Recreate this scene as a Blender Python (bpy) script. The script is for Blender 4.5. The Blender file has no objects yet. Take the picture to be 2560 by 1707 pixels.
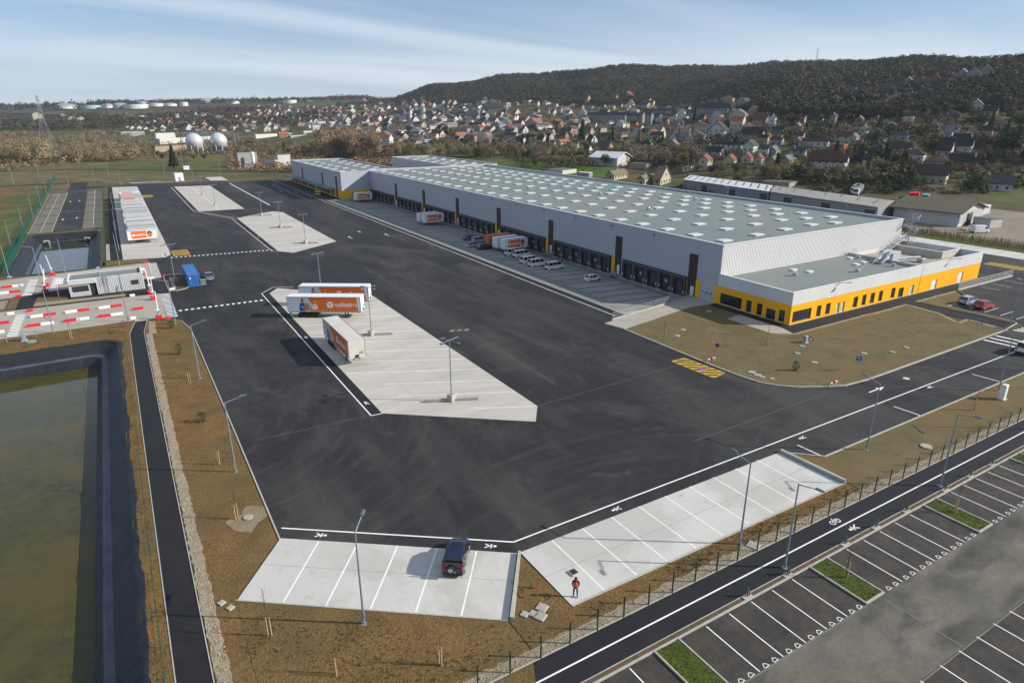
import bpy, math, random, numpy as np
from mathutils import Vector, Matrix
random.seed(7); NR = np.random.RandomState(11)
scene = bpy.context.scene
COL = scene.collection

# ------------------------------------------------------------------ camera (metres; x = along the office front, y = along the long dock front)
F_PX = 1611.0; PITCH = math.radians(19.53); ROLL = math.radians(.2); AZ = math.radians(30.95)
CAM = Vector((-97.27, -67.36, 35.5))
def _site(x, y, z): return Vector((x*math.cos(AZ)+y*math.sin(AZ), -x*math.sin(AZ)+y*math.cos(AZ), z))
_r0 = Vector((1,0,0)); _f0 = Vector((0,math.cos(PITCH),-math.sin(PITCH))); _d0 = Vector((0,-math.sin(PITCH),-math.cos(PITCH)))
_r = _r0*math.cos(ROLL)+_d0*math.sin(ROLL); _d = _d0*math.cos(ROLL)-_r0*math.sin(ROLL)
C_R, C_D, C_F = (_site(*v) for v in (_r, _d, _f0))
cam_d = bpy.data.cameras.new('camera'); cam = bpy.data.objects.new('camera', cam_d); COL.objects.link(cam)
cam_d.sensor_width = 36; cam_d.lens = F_PX/2560*36; cam_d.clip_end = 20000; cam_d.clip_start = .5
mw = Matrix.Identity(4)
for i in range(3):
    mw[i][0] = C_R[i]; mw[i][1] = -C_D[i]; mw[i][2] = -C_F[i]; mw[i][3] = CAM[i]
cam.matrix_world = mw; scene.camera = cam
scene.render.resolution_x = 1024; scene.render.resolution_y = 682

# ------------------------------------------------------------------ sky, sun, exposure
SUN_EL = math.radians(27.5); SUN_H = (.824, -.567)
sun_dir = Vector((SUN_H[0]*math.cos(SUN_EL), SUN_H[1]*math.cos(SUN_EL), math.sin(SUN_EL)))
w = bpy.data.worlds.new('World'); scene.world = w; w.use_nodes = True
nt = w.node_tree; nt.nodes.clear()
def N(t, typ, **kw):
    n = t.nodes.new(typ)
    for k, v in kw.items():
        if k in n.inputs: n.inputs[k].default_value = v
        else: setattr(n, k, v)
    return n
sky = N(nt, 'ShaderNodeTexSky', sky_type='NISHITA', sun_disc=False, sun_elevation=SUN_EL, sun_rotation=math.atan2(SUN_H[0], SUN_H[1]), altitude=50, air_density=1.0, dust_density=.25, ozone_density=2.2)
tc = N(nt, 'ShaderNodeTexCoord'); sep = N(nt, 'ShaderNodeSeparateXYZ'); nt.links.new(tc.outputs['Generated'], sep.inputs[0])
def math_n(t, op, a, b=None, clamp=False):
    n = t.nodes.new('ShaderNodeMath'); n.operation = op; n.use_clamp = clamp
    for i, v in enumerate((a, b)):
        if v is None: continue
        if isinstance(v, (int, float)): n.inputs[i].default_value = v
        else: t.links.new(v, n.inputs[i])
    return n.outputs[0]
zc = math_n(nt, 'ADD', math_n(nt, 'MAXIMUM', sep.outputs[2], 0.0), .09)
cx_ = math_n(nt, 'DIVIDE', sep.outputs[0], zc); cy_ = math_n(nt, 'DIVIDE', sep.outputs[1], zc)
comb = N(nt, 'ShaderNodeCombineXYZ'); nt.links.new(cx_, comb.inputs[0]); nt.links.new(cy_, comb.inputs[1])
mp = N(nt, 'ShaderNodeMapping'); mp.inputs['Rotation'].default_value = (0,0,math.radians(-48)); mp.inputs['Scale'].default_value = (.12,.34,1); mp.inputs['Location'].default_value = (2.3,.7,0)
nt.links.new(comb.outputs[0], mp.inputs[0])
cn = N(nt, 'ShaderNodeTexNoise', Scale=1.5, Detail=7.0, Roughness=.5, Distortion=.5); nt.links.new(mp.outputs[0], cn.inputs['Vector'])
cr = N(nt, 'ShaderNodeValToRGB'); cr.color_ramp.elements[0].position = .38; cr.color_ramp.elements[1].position = .72
cr.color_ramp.elements[0].color = (.04,.04,.04,1); cr.color_ramp.elements[1].color = (.8,.8,.8,1)
nt.links.new(cn.outputs[0], cr.inputs[0])
tint = N(nt, 'ShaderNodeMixRGB', blend_type='MULTIPLY'); tint.inputs[0].default_value = 1; tint.inputs[2].default_value = (.84,1.02,1.34,1); nt.links.new(sky.outputs[0], tint.inputs[1])
hz = N(nt, 'ShaderNodeMapRange', interpolation_type='SMOOTHSTEP'); hz.inputs[1].default_value = -.02; hz.inputs[2].default_value = .2; hz.inputs[3].default_value = .92; hz.inputs[4].default_value = 0; nt.links.new(sep.outputs[2], hz.inputs[0])
hmix = N(nt, 'ShaderNodeMixRGB'); hmix.inputs[2].default_value = (6.3,7.5,8.8,1); nt.links.new(hz.outputs[0], hmix.inputs[0]); nt.links.new(tint.outputs[0], hmix.inputs[1])
mixc = N(nt, 'ShaderNodeMixRGB'); mixc.inputs[2].default_value = (9.4, 10.2, 11.0, 1)
nt.links.new(cr.outputs[0], mixc.inputs[0]); nt.links.new(hmix.outputs[0], mixc.inputs[1])
bg = N(nt, 'ShaderNodeBackground', Strength=.068); nt.links.new(mixc.outputs[0], bg.inputs[0])
wo = N(nt, 'ShaderNodeOutputWorld'); nt.links.new(bg.outputs[0], wo.inputs[0])
sd = bpy.data.lights.new('sun', 'SUN'); sd.energy = 5.0; sd.angle = math.radians(.53); sd.color = (1, .93, .82)
so = bpy.data.objects.new('sun', sd); COL.objects.link(so); so.rotation_euler = (-sun_dir).to_track_quat('-Z', 'Y').to_euler(); so.location = (0,0,200)
scene.view_settings.view_transform = 'Standard'; scene.view_settings.look = 'None'; scene.view_settings.gamma = 1
scene.view_settings.exposure = .38
scene.render.engine = 'CYCLES'
cy = scene.cycles; cy.use_denoising = True; cy.max_bounces = 5; cy.diffuse_bounces = 2; cy.glossy_bounces = 3; cy.transparent_max_bounces = 6; cy.volume_bounces = 0
cy.caustics_reflective = False; cy.caustics_refractive = False; cy.use_adaptive_sampling = True; cy.adaptive_threshold = .015

# ------------------------------------------------------------------ materials
MATS = {}
def lin(r, g, b): return tuple(((c/255+.055)/1.055)**2.4 if c > 10 else c/255/12.92 for c in (r, g, b))
def mat(name, c, rough=.75, c2=None, scale=.6, stretch=None, fine=0.15, fscale=9., bump=0., bscale=30., metal=0., spec=.4, coord='world', lo=.35, hi=.65, trans=0., rot=0., coat=0., detail=6.):
    if name in MATS: return MATS[name]
    m = bpy.data.materials.new(name); m.use_nodes = True; t = m.node_tree; t.nodes.clear()
    out = N(t, 'ShaderNodeOutputMaterial'); p = N(t, 'ShaderNodeBsdfPrincipled'); t.links.new(p.outputs[0], out.inputs[0])
    p.inputs['Roughness'].default_value = rough; p.inputs['Metallic'].default_value = metal; p.inputs['Specular IOR Level'].default_value = spec
    if coat: p.inputs['Coat Weight'].default_value = coat; p.inputs['Coat Roughness'].default_value = .06
    if coord == 'world': src = N(t, 'ShaderNodeNewGeometry').outputs['Position']
    else: src = N(t, 'ShaderNodeTexCoord').outputs['Object']
    if c2 is None: c2 = tuple(x*.8 for x in c)
    mpn = N(t, 'ShaderNodeMapping'); t.links.new(src, mpn.inputs[0])
    if stretch: mpn.inputs['Scale'].default_value = stretch
    mpn.inputs['Rotation'].default_value = (0,0,rot)
    n1 = N(t, 'ShaderNodeTexNoise', Scale=scale, Detail=detail, Roughness=.62, Distortion=.3); t.links.new(mpn.outputs[0], n1.inputs['Vector'])
    r1 = N(t, 'ShaderNodeValToRGB'); e = r1.color_ramp.elements; e[0].position = lo; e[1].position = hi; e[0].color = (*c, 1); e[1].color = (*c2, 1)
    t.links.new(n1.outputs[0], r1.inputs[0]); last = r1.outputs[0]
    if fine:
        n2 = N(t, 'ShaderNodeTexNoise', Scale=fscale, Detail=4.0, Roughness=.7); t.links.new(src, n2.inputs['Vector'])
        mr = N(t, 'ShaderNodeMapRange'); mr.inputs[1].default_value = .25; mr.inputs[2].default_value = .75; mr.inputs[3].default_value = 1-fine; mr.inputs[4].default_value = 1+fine
        t.links.new(n2.outputs[0], mr.inputs[0])
        mx = N(t, 'ShaderNodeMixRGB', blend_type='MULTIPLY'); mx.inputs[0].default_value = 1
        t.links.new(last, mx.inputs[1]); t.links.new(mr.outputs[0], mx.inputs[2]); last = mx.outputs[0]
    t.links.new(last, p.inputs['Base Color'])
    if bump:
        nb = N(t, 'ShaderNodeTexNoise', Scale=bscale, Detail=4.0, Roughness=.65); t.links.new(src, nb.inputs['Vector'])
        b = N(t, 'ShaderNodeBump'); b.inputs['Strength'].default_value = 1; b.inputs['Distance'].default_value = bump
        t.links.new(nb.outputs[0], b.inputs['Height']); t.links.new(b.outputs[0], p.inputs['Normal'])
    MATS[name] = m; m['p'] = 1
    return m
def pnode(m): return next(n for n in m.node_tree.nodes if n.type == 'BSDF_PRINCIPLED')
def layer(m, c, scale, lo, hi, stretch=None, rot=0., amount=1., dist=.4, detail=5.):
    """lay another stain colour over a material's base colour"""
    t = m.node_tree; p = pnode(m); old = p.inputs['Base Color'].links[0].from_socket
    src = N(t, 'ShaderNodeNewGeometry').outputs['Position']; mpn = N(t, 'ShaderNodeMapping'); t.links.new(src, mpn.inputs[0])
    mpn.inputs['Rotation'].default_value = (0,0,rot); mpn.inputs['Location'].default_value = (random.uniform(-50,50), random.uniform(-50,50), 0)
    if stretch: mpn.inputs['Scale'].default_value = stretch
    n1 = N(t, 'ShaderNodeTexNoise', Scale=scale, Detail=detail, Roughness=.6, Distortion=dist); t.links.new(mpn.outputs[0], n1.inputs['Vector'])
    mr = N(t, 'ShaderNodeMapRange'); mr.inputs[1].default_value = lo; mr.inputs[2].default_value = hi; mr.inputs[3].default_value = 0; mr.inputs[4].default_value = amount
    t.links.new(n1.outputs[0], mr.inputs[0])
    mx = N(t, 'ShaderNodeMixRGB'); mx.inputs[2].default_value = (*c, 1)
    t.links.new(mr.outputs[0], mx.inputs[0]); t.links.new(old, mx.inputs[1]); t.links.new(mx.outputs[0], p.inputs['Base Color'])
    return m

asphalt = mat('asphalt', (.0135,.0145,.0175), .82, (.022,.0225,.0245), .12, fine=.35, fscale=3., bump=.004, bscale=60, spec=.3)
layer(asphalt, (.05,.048,.044), .05, .47, .68, (1.6,.35,1), 0, .85)
layer(asphalt, (.075,.07,.06), .09, .52, .75, (1,.4,1), .55, .6, 1.5); layer(asphalt, (.06,.057,.05), .35, .58, .75, (1,.12,1), .8, .4, 2.)
layer(asphalt, (.065,.062,.054), .2, .58, .78, (.2,1,1), -.5, .4, 2.0); layer(asphalt, (.013,.014,.017), .5, .58, .75, (1,.08,1), .3, .5, 1.5)
layer(asphalt, (.14,.125,.1), .8, .7, .84, None, 0, .5)
layer(asphalt, (.014,.015,.018), .35, .6, .75, (1.2,.1,1), .1, .6)
def arcs(m, c, centre, freq, lo, hi, amount, r0, r1):
    """tyre arcs: streaks that run in rings about a turning point"""
    t = m.node_tree; p = pnode(m); old = p.inputs['Base Color'].links[0].from_socket; src = N(t, 'ShaderNodeNewGeometry').outputs['Position']; sp = N(t, 'ShaderNodeSeparateXYZ'); t.links.new(src, sp.inputs[0])
    dx = math_n(t, 'SUBTRACT', sp.outputs[0], centre[0]); dy = math_n(t, 'SUBTRACT', sp.outputs[1], centre[1]); rr = math_n(t, 'SQRT', math_n(t, 'ADD', math_n(t, 'MULTIPLY', dx, dx), math_n(t, 'MULTIPLY', dy, dy))); an = math_n(t, 'ARCTAN2', dy, dx)
    cb = N(t, 'ShaderNodeCombineXYZ'); t.links.new(math_n(t, 'MULTIPLY', rr, freq), cb.inputs[0]); t.links.new(math_n(t, 'MULTIPLY', an, 2.2), cb.inputs[1])
    n1 = N(t, 'ShaderNodeTexNoise', Scale=1.0, Detail=3.0, Roughness=.55); t.links.new(cb.outputs[0], n1.inputs['Vector'])
    mr = N(t, 'ShaderNodeMapRange'); mr.inputs[1].default_value = lo; mr.inputs[2].default_value = hi; mr.inputs[3].default_value = 0; mr.inputs[4].default_value = amount; t.links.new(n1.outputs[0], mr.inputs[0])
    f1 = N(t, 'ShaderNodeMapRange', interpolation_type='SMOOTHSTEP'); f1.inputs[1].default_value = r1*.6; f1.inputs[2].default_value = r1; f1.inputs[3].default_value = 1; f1.inputs[4].default_value = 0; t.links.new(rr, f1.inputs[0])
    f0 = N(t, 'ShaderNodeMapRange', interpolation_type='SMOOTHSTEP'); f0.inputs[1].default_value = r0*.6; f0.inputs[2].default_value = r0; t.links.new(rr, f0.inputs[0])
    k = math_n(t, 'MULTIPLY', math_n(t, 'MULTIPLY', mr.outputs[0], f1.outputs[0]), f0.outputs[0]); mx = N(t, 'ShaderNodeMixRGB'); mx.inputs[2].default_value = (*c, 1); t.links.new(k, mx.inputs[0]); t.links.new(old, mx.inputs[1]); t.links.new(mx.outputs[0], p.inputs['Base Color'])
arcs(asphalt, (.075,.069,.058), (-95,12), 1.0, .52, .8, .5, 10, 44); arcs(asphalt, (.07,.065,.056), (-62,-52), .8, .52, .8, .5, 18, 56); arcs(asphalt, (.07,.065,.056), (-36,-2), 1.2, .55, .82, .4, 5, 28); arcs(asphalt, (.05,.048,.045), (-75,100), .7, .55, .8, .4, 8, 50); arcs(asphalt, (.065,.061,.054), (-20,-62), .8, .52, .8, .5, 28, 64)
layer(asphalt, (.10,.092,.078), .35, .6, .8, None, 0, .45, 1.2)
dark_asph = mat('dark_asphalt', (.011,.012,.016), .85, (.017,.018,.021), .3, fine=.2, fscale=4., bump=.004, bscale=60, spec=.3)
layer(dark_asph, (.09,.08,.06), 1.1, .66, .82, None, 0, .5)
lane_asphalt = mat('worn_asphalt', (.10,.095,.08), .88, (.16,.15,.12), .22, fine=.18, fscale=3., bump=.005, bscale=50, spec=.25)
layer(lane_asphalt, (.04,.04,.04), .35, .48, .68, (.35,1,1), 0, .9)
layer(lane_asphalt, (.17,.16,.12), .5, .6, .8, (.4,1,1), 0, .7)
stall_asphalt = mat('stall_asphalt', (.03,.029,.028), .85, (.06,.052,.044), .5, fine=.25, fscale=3., bump=.005, bscale=50, spec=.3)
layer(stall_asphalt, (.09,.08,.06), 1.3, .55, .8, None, 0, .5)
concrete = mat('concrete', (.52,.52,.49), .8, (.45,.44,.41), .25, fine=.07, fscale=5., bump=.003, bscale=30, lo=.3, hi=.7)
layer(concrete, (.33,.30,.25), .5, .62, .85, None, 0, .6); layer(concrete, (.30,.28,.24), .9, .62, .72, None, 0, .5); layer(concrete, (.38,.37,.34), .12, .5, .6, None, 0, .6); layer(concrete, (.30,.28,.25), .6, .62, .8, (1,.12,1), .9, .35, 1.)
island_conc = mat('island_concrete', (.50,.475,.43), .8, (.385,.365,.325), .3, (.25,1,1), .07, 5., .003, 30, lo=.3, hi=.7)
layer(island_conc, (.32,.29,.24), .3, .6, .8, (.3,1,1), 0, .6); layer(island_conc, (.22,.2,.17), .8, .7, .82, (.4,1,1), 0, .5)
gate_conc = mat('gate_concrete', (.37,.34,.29), .8, (.31,.28,.24), .3, fine=.07, fscale=5., lo=.3, hi=.7)
apron_conc = mat('apron_concrete', (.20,.215,.20), .8, (.15,.165,.15), .15, (1,.3,1), .08, 4., lo=.3, hi=.7)
layer(apron_conc, (.12,.13,.115), .3, .5, .8, (.25,1,1), 0, .6)
kerb_m = mat('kerb_concrete', (.42,.41,.37), .8, (.33,.32,.28), 1.5, fine=.1)
soil = mat('soil', (.182,.113,.045), .95, (.122,.079,.034), .3, fine=.45, fscale=4., bump=.09, bscale=5., spec=.1)
layer(soil, (.11,.09,.045), .08, .5, .68, None, 0, .65); layer(soil, (.20,.16,.10), .5, .6, .8, None, 0, .7); layer(soil, (.06,.045,.025), 2.2, .58, .8, None, 0, .7)
soil2 = mat('seeded_soil', (.155,.122,.066), .95, (.115,.10,.05), .2, fine=.3, fscale=5., bump=.06, bscale=6., spec=.1)
layer(soil2, (.16,.105,.05), .1, .5, .66, None, 0, .85); layer(soil2, (.06,.06,.025), .4, .55, .75, None, 0, .6); layer(soil2, (.17,.14,.09), .7, .65, .85, None, 0, .5)
gravel = mat('gravel', (.33,.28,.20), .9, (.22,.18,.125), 1.6, fine=.45, fscale=7., bump=.06, bscale=9., spec=.2)
mulch = mat('mulch', (.14,.10,.065), .95, (.09,.066,.045), 2., fine=.45, fscale=12., bump=.05, bscale=14, spec=.1)
lawn = mat('lawn', (.080,.105,.022), .95, (.060,.080,.020), .9, fine=.4, fscale=7., bump=.06, bscale=18, spec=.1)
layer(lawn, (.11,.10,.03), .9, .55, .75, None, 0, .6)
paint = mat('white_paint', (.82,.82,.80), .7, (.70,.70,.68), 1.2, fine=.08, fscale=8.)
paint_worn = mat('worn_paint', (.58,.58,.57), .7, (.42,.42,.41), 1.2, fine=.15, fscale=8.)
faint_line = mat('sealed_joint', (.10,.096,.088), .8, (.06,.06,.058), .6, fine=.2)
ypaint = mat('yellow_paint', (.62,.42,.03), .7, (.52,.34,.03), 1., fine=.1)
liner = mat('pond_liner', (.012,.0145,.019), .5, (.023,.026,.032), .35, (.3,1,1), .15, 2., bump=.2, bscale=.7, spec=.25)
layer(liner, (.06,.065,.075), .5, .6, .8, (.2,1,1), 0, .4)
silt = mat('liner_bench', (.075,.09,.11), .6, (.04,.05,.07), .5, fine=.2, bump=.05, bscale=2.)
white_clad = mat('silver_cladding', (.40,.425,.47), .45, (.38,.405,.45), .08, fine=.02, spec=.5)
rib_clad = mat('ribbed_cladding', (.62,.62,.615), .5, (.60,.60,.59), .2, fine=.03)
coping = mat('coping', (.74,.74,.74), .4, (.68,.68,.68), .5, fine=.03)
yellow = mat('yellow_panel', (.86,.43,.004), .42, (.82,.405,.004), .15, fine=.03, spec=.45)
roof_m = mat('roof_membrane', (.190,.212,.195), .8, (.160,.190,.180), .035, fine=.05, fscale=2.)
layer(roof_m, (.145,.195,.19), .02, .45, .56, None, .5, .8); layer(roof_m, (.16,.17,.16), .3, .62, .85, (.15,1,1), 0, .35)
sky_m = mat('skylight_acrylic', (.62,.63,.62), .4, (.55,.56,.55), .4, fine=.02)
dark_frame = mat('dark_shelter', (.016,.016,.018), .75, (.026,.026,.028), 1.2, fine=.2)
door_dark = mat('dock_door', (.045,.047,.052), .6, (.035,.037,.042), 1., fine=.1)
col_m = mat('perforated_panel', (.030,.021,.020), .6, (.042,.028,.025), .8, fine=.2)
glass_d = mat('window_glass', (.015,.018,.022), .06, (.02,.024,.03), .5, fine=0, spec=1.)
glass_l = mat('frosted_glass', (.42,.55,.55), .2, (.36,.5,.5), .5, fine=0)
win_white = mat('white_metal', (.74,.74,.74), .45, (.68,.68,.68), 1., fine=.04)
frame_m = mat('dark_metal', (.02,.02,.022), .5, (.03,.03,.032), 1., fine=.1)
galv = mat('galvanised_steel', (.42,.44,.46), .42, (.34,.36,.38), 2., fine=.1, metal=.6)
lamp_grey = mat('lamp_grey', (.25,.29,.34), .45, (.21,.25,.30), 2., fine=.06, metal=.3)
chrome = mat('bright_duct', (.8,.82,.84), .22, (.7,.72,.75), 1., fine=.05, metal=.9)
red_m = mat('red_plastic', (.62,.02,.03), .5, (.52,.02,.03), 2., fine=.06)
wht_m = mat('white_plastic', (.78,.77,.74), .5, (.70,.69,.66), 2., fine=.06)
black_m = mat('black_rubber', (.012,.012,.013), .85, (.02,.02,.02), 4., fine=.2)
green_m = mat('green_steel', (.012,.075,.05), .55, (.01,.06,.04), 2., fine=.1)
green_pl = mat('green_plastic', (.01,.22,.09), .5, (.01,.18,.08), 2., fine=.05)
wood_m = mat('stake_wood', (.52,.40,.24), .8, (.42,.31,.18), 3., fine=.2)
bark = mat('bark', (.075,.058,.042), .9, (.055,.043,.032), 4., fine=.25, coord='obj')

# ------------------------------------------------------------------ mesh builders
class MB:
    def __init__(s): s.v = []; s.f = []; s.mi = []; s.cur = 0
    def add(s, vs, fs):
        o = len(s.v); s.v += [tuple(v) for v in vs]
        for f in fs: s.f.append(tuple(i+o for i in f)); s.mi.append(s.cur)
        return s
    def box(s, x0, x1, y0, y1, z0, z1):
        return s.add([(x0,y0,z0),(x1,y0,z0),(x1,y1,z0),(x0,y1,z0),(x0,y0,z1),(x1,y0,z1),(x1,y1,z1),(x0,y1,z1)],
                     [(3,2,1,0),(4,5,6,7),(0,1,5,4),(1,2,6,5),(2,3,7,6),(3,0,4,7)])
    def cbox(s, c, sx, sy, sz): return s.box(c[0]-sx/2, c[0]+sx/2, c[1]-sy/2, c[1]+sy/2, c[2], c[2]+sz)
    def bbox(s, x0, x1, y0, y1, z0, z1, b=.05):
        """box with chamfered top edges and corners"""
        def ring(d, z): return [(x0+d,y0,z),(x1-d,y0,z),(x1,y0+d,z),(x1,y1-d,z),(x1-d,y1,z),(x0+d,y1,z),(x0,y1-d,z),(x0,y0+d,z)]
        def ring2(d, z): return [(x0+d+b,y0+b,z),(x1-d-b,y0+b,z),(x1-b,y0+d+b,z),(x1-b,y1-d-b,z),(x1-d-b,y1-b,z),(x0+d+b,y1-b,z),(x0+b,y1-d-b,z),(x0+b,y0+d+b,z)]
        R = [ring(b, z0), ring(b, z1-b), ring2(b*.4, z1)]
        vs = [v for r in R for v in r]; fs = [tuple(range(7,-1,-1)), tuple(range(16,24))]
        for k in range(2):
            for i in range(8): fs.append((k*8+i, k*8+(i+1)%8, k*8+8+(i+1)%8, k*8+8+i))
        return s.add(vs, fs)
    def poly(s, pts, z=0.):
        vs = [(p[0],p[1],p[2] if len(p) > 2 else z) for p in pts]; return s.add(vs, [tuple(range(len(vs)))])
    def prism(s, pts, z0, z1):
        n = len(pts); a = sum(pts[i][0]*pts[(i+1)%n][1]-pts[(i+1)%n][0]*pts[i][1] for i in range(n))
        if a < 0: pts = pts[::-1]
        vs = [(p[0],p[1],z0) for p in pts]+[(p[0],p[1],z1) for p in pts]
        return s.add(vs, [tuple(range(n-1,-1,-1)), tuple(range(n,2*n))]+[(i,(i+1)%n,n+(i+1)%n,n+i) for i in range(n)])
    def tube(s, a, b, r, r2=None, n=6, cap=True):
        a = Vector(a); b = Vector(b); r2 = r if r2 is None else r2; d = (b-a)
        if d.length < 1e-6: return s
        d.normalize(); u = d.orthogonal().normalized(); w_ = d.cross(u)
        vs = [a+(u*math.cos(i*2*math.pi/n)+w_*math.sin(i*2*math.pi/n))*r for i in range(n)]+[b+(u*math.cos(i*2*math.pi/n)+w_*math.sin(i*2*math.pi/n))*r2 for i in range(n)]
        fs = [(i,(i+1)%n,n+(i+1)%n,n+i) for i in range(n)]
        if cap: fs += [tuple(range(n-1,-1,-1)), tuple(range(n,2*n))]
        return s.add(vs, fs)
    def path(s, pts, r, n=6):
        for i in range(len(pts)-1): s.tube(pts[i], pts[i+1], r, n=n)
        return s
    def lathe(s, c, prof, n=16, axis='z'):
        vs = []; k = len(prof)
        for i in range(n):
            a = 2*math.pi*i/n
            for (r, h) in prof:
                if axis == 'z': vs.append((c[0]+r*math.cos(a), c[1]+r*math.sin(a), c[2]+h))
                elif axis == 'y': vs.append((c[0]+r*math.cos(a), c[1]+h, c[2]-r*math.sin(a)))
                else: vs.append((c[0]+h, c[1]+r*math.cos(a), c[2]+r*math.sin(a)))
        fs = []
        for i in range(n):
            j = (i+1)%n
            for q in range(k-1): fs.append((i*k+q, j*k+q, j*k+q+1, i*k+q+1))
        return s.add(vs, fs)
    def line(s, a, b, w_, z):
        a = Vector((a[0],a[1])); b = Vector((b[0],b[1])); d = (b-a).normalized(); n = Vector((-d.y, d.x))*w_/2
        return s.poly([a-n, b-n, b+n, a+n], z)
    def build(s, name, m=None, parent=None, smooth=False, **tags):
        me = bpy.data.meshes.new(name); me.from_pydata(s.v, [], s.f); me.update()
        ms = m if isinstance(m, (list, tuple)) else [m]
        for q in ms: me.materials.append(q)
        if len(ms) > 1: me.polygons.foreach_set('material_index', s.mi)
        if smooth: me.polygons.foreach_set('use_smooth', [True]*len(me.polygons))
        return ob(name, me, parent, **tags)
def ob(name, data, parent=None, loc=None, rz=None, **tags):
    o = bpy.data.objects.new(name, data); COL.objects.link(o)
    if parent is not None: o.parent = parent
    if loc is not None: o.location = loc
    if rz is not None: o.rotation_euler = (0,0,rz)
    for k, v in tags.items():
        if v is not None: o[k] = v
    return o
def thing(name, label, category, loc=(0,0,0), rz=0., group=None): return ob(name, None, None, loc, rz, label=label, category=category, group=group)
def struct(mb, name, m, parent=None): return mb.build(name, m, parent, **({} if parent else {'kind': 'structure'}))
def copy_tree(o, parent=None):
    c = o.copy(); COL.objects.link(c); c.parent = parent
    for ch in o.children: copy_tree(ch, c)
    return c
def dup(o, loc, rz=0., label=None, group=None, scale=None):
    c = copy_tree(o); c.location = loc; c.rotation_euler = (0,0,rz)
    if label: c['label'] = label
    if group: c['group'] = group
    if scale: c.scale = (scale,)*3 if isinstance(scale, (int, float)) else scale
    return c
def smooth_by_angle(o, deg=35):
    me = o.data; me.polygons.foreach_set('use_smooth', [True]*len(me.polygons))
    try: me.set_sharp_from_angle(angle=math.radians(deg))
    except Exception: pass

# ------------------------------------------------------------------ photo pixel -> place
ZR = {'R1':(2240,280,7.128),'R2':(1920,280,7.128),'R3':(1600,260,7.128),'R4':(1280,240,7.128),'R5':(960,230,7.35),'R6':(640,230,7.35),'R7':(320,230,7.35),'R8':(0,230,7.35)}
def raydir(u, v): return (C_R*((u-1280)/F_PX) + C_D*((v-853.5)/F_PX) + C_F)
def cam_xy(x, y):
    a, b = x-CAM.x, y-CAM.y
    return a*math.cos(AZ)-b*math.sin(AZ), a*math.sin(AZ)+b*math.cos(AZ)
def from_cam(X, Y):
    v = _site(X, Y, 0); return CAM.x+v.x, CAM.y+v.y
TER = [(-900,[(0,0),(900,0),(1600,20),(2200,44),(4000,60),(7000,124),(12000,140)]),
       (0,[(0,0),(900,0),(1600,22),(2200,46),(4000,64),(7000,124),(12000,140)]),
       (300,[(0,0),(900,0),(1500,24),(2000,52),(3000,76),(7000,90),(12000,90)]),
       (640,[(0,0),(800,0),(1300,17),(1700,40),(2000,56),(2800,79),(12000,84)]),
       (900,[(0,0),(600,0),(1000,15),(1500,44),(2000,60),(2600,84),(12000,88)]),
       (970,[(0,0),(520,0),(950,16),(1400,40),(1700,53),(2050,72),(12000,84)]),
       (1100,[(0,0),(440,0),(600,4),(900,18),(1200,35),(1400,49),(1550,68),(1800,99),(12000,104)]),
       (1300,[(0,0),(440,0),(600,6),(900,22),(1100,37),(1300,60),(1650,116),(12000,118)]),
       (1600,[(0,0),(430,0),(570,9),(880,24),(1050,45),(1200,67),(1500,122),(12000,123)]),
       (2000,[(0,0),(300,0),(350,5),(400,15),(470,24),(540,32),(650,45),(900,78),(1350,118),(12000,122)]),
       (2300,[(0,0),(285,0),(330,7),(360,14),(400,22),(470,32),(560,46),(650,59),(850,84),(1150,108),(12000,112)]),
       (2560,[(0,0),(275,0),(320,4),(345,10),(395,21),(450,33),(560,55),(700,76),(1000,96),(12000,103)]),
       (3400,[(0,0),(275,0),(320,4),(345,10),(395,21),(450,33),(560,55),(700,76),(1000,96),(12000,103)])]
def hill_bumps(x, y):
    return 3.*math.sin(x*.011+1.3)*math.sin(y*.009+.4)+2.*math.sin(x*.023+y*.017)+1.5*math.sin(y*.04-x*.013)
def _smooth(tab, Y):
    acc = 0.
    for k in (-1, 0, 1):
        yy = Y*(1+.03*k)
        for i in range(len(tab)-1):
            if yy <= tab[i+1][0] or i == len(tab)-2:
                a, b = tab[i], tab[i+1]; f = (yy-a[0])/(b[0]-a[0]); acc += a[1]+(b[1]-a[1])*min(f, 1); break
    return acc/3
def terrain(x, y):
    X, Y = cam_xy(x, y)
    if Y < 240: return 0.
    u = 1280+X/Y*F_PX*1.06
    u = max(-899, min(3399, u))
    for i in range(len(TER)-1):
        if u <= TER[i+1][0]:
            f = (u-TER[i][0])/(TER[i+1][0]-TER[i][0]); f = f*f*(3-2*f)
            z = _smooth(TER[i][1], Y)*(1-f)+_smooth(TER[i+1][1], Y)*f; break
    return z+hill_bumps(x, y)*min(1, max(0, (z-12)/40))
def hit(u, v, extra=0.):
    """where a pixel's line of sight meets the land"""
    d = raydir(u, v); h = math.hypot(d.x, d.y); d = d/h; r = 30.; pr_ = r
    while r < 9000:
        p = CAM+d*r
        if p.z <= terrain(p.x, p.y)+extra:
            lo, hi = pr_, r
            for _ in range(14):
                m = (lo+hi)/2; q = CAM+d*m
                if q.z <= terrain(q.x, q.y)+extra: hi = m
                else: lo = m
            q = CAM+d*hi; return q.x, q.y, terrain(q.x, q.y), hi
        pr_ = r; r *= 1.012
    q = CAM+d*9000; return q.x, q.y, terrain(q.x, q.y), 9000
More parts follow.
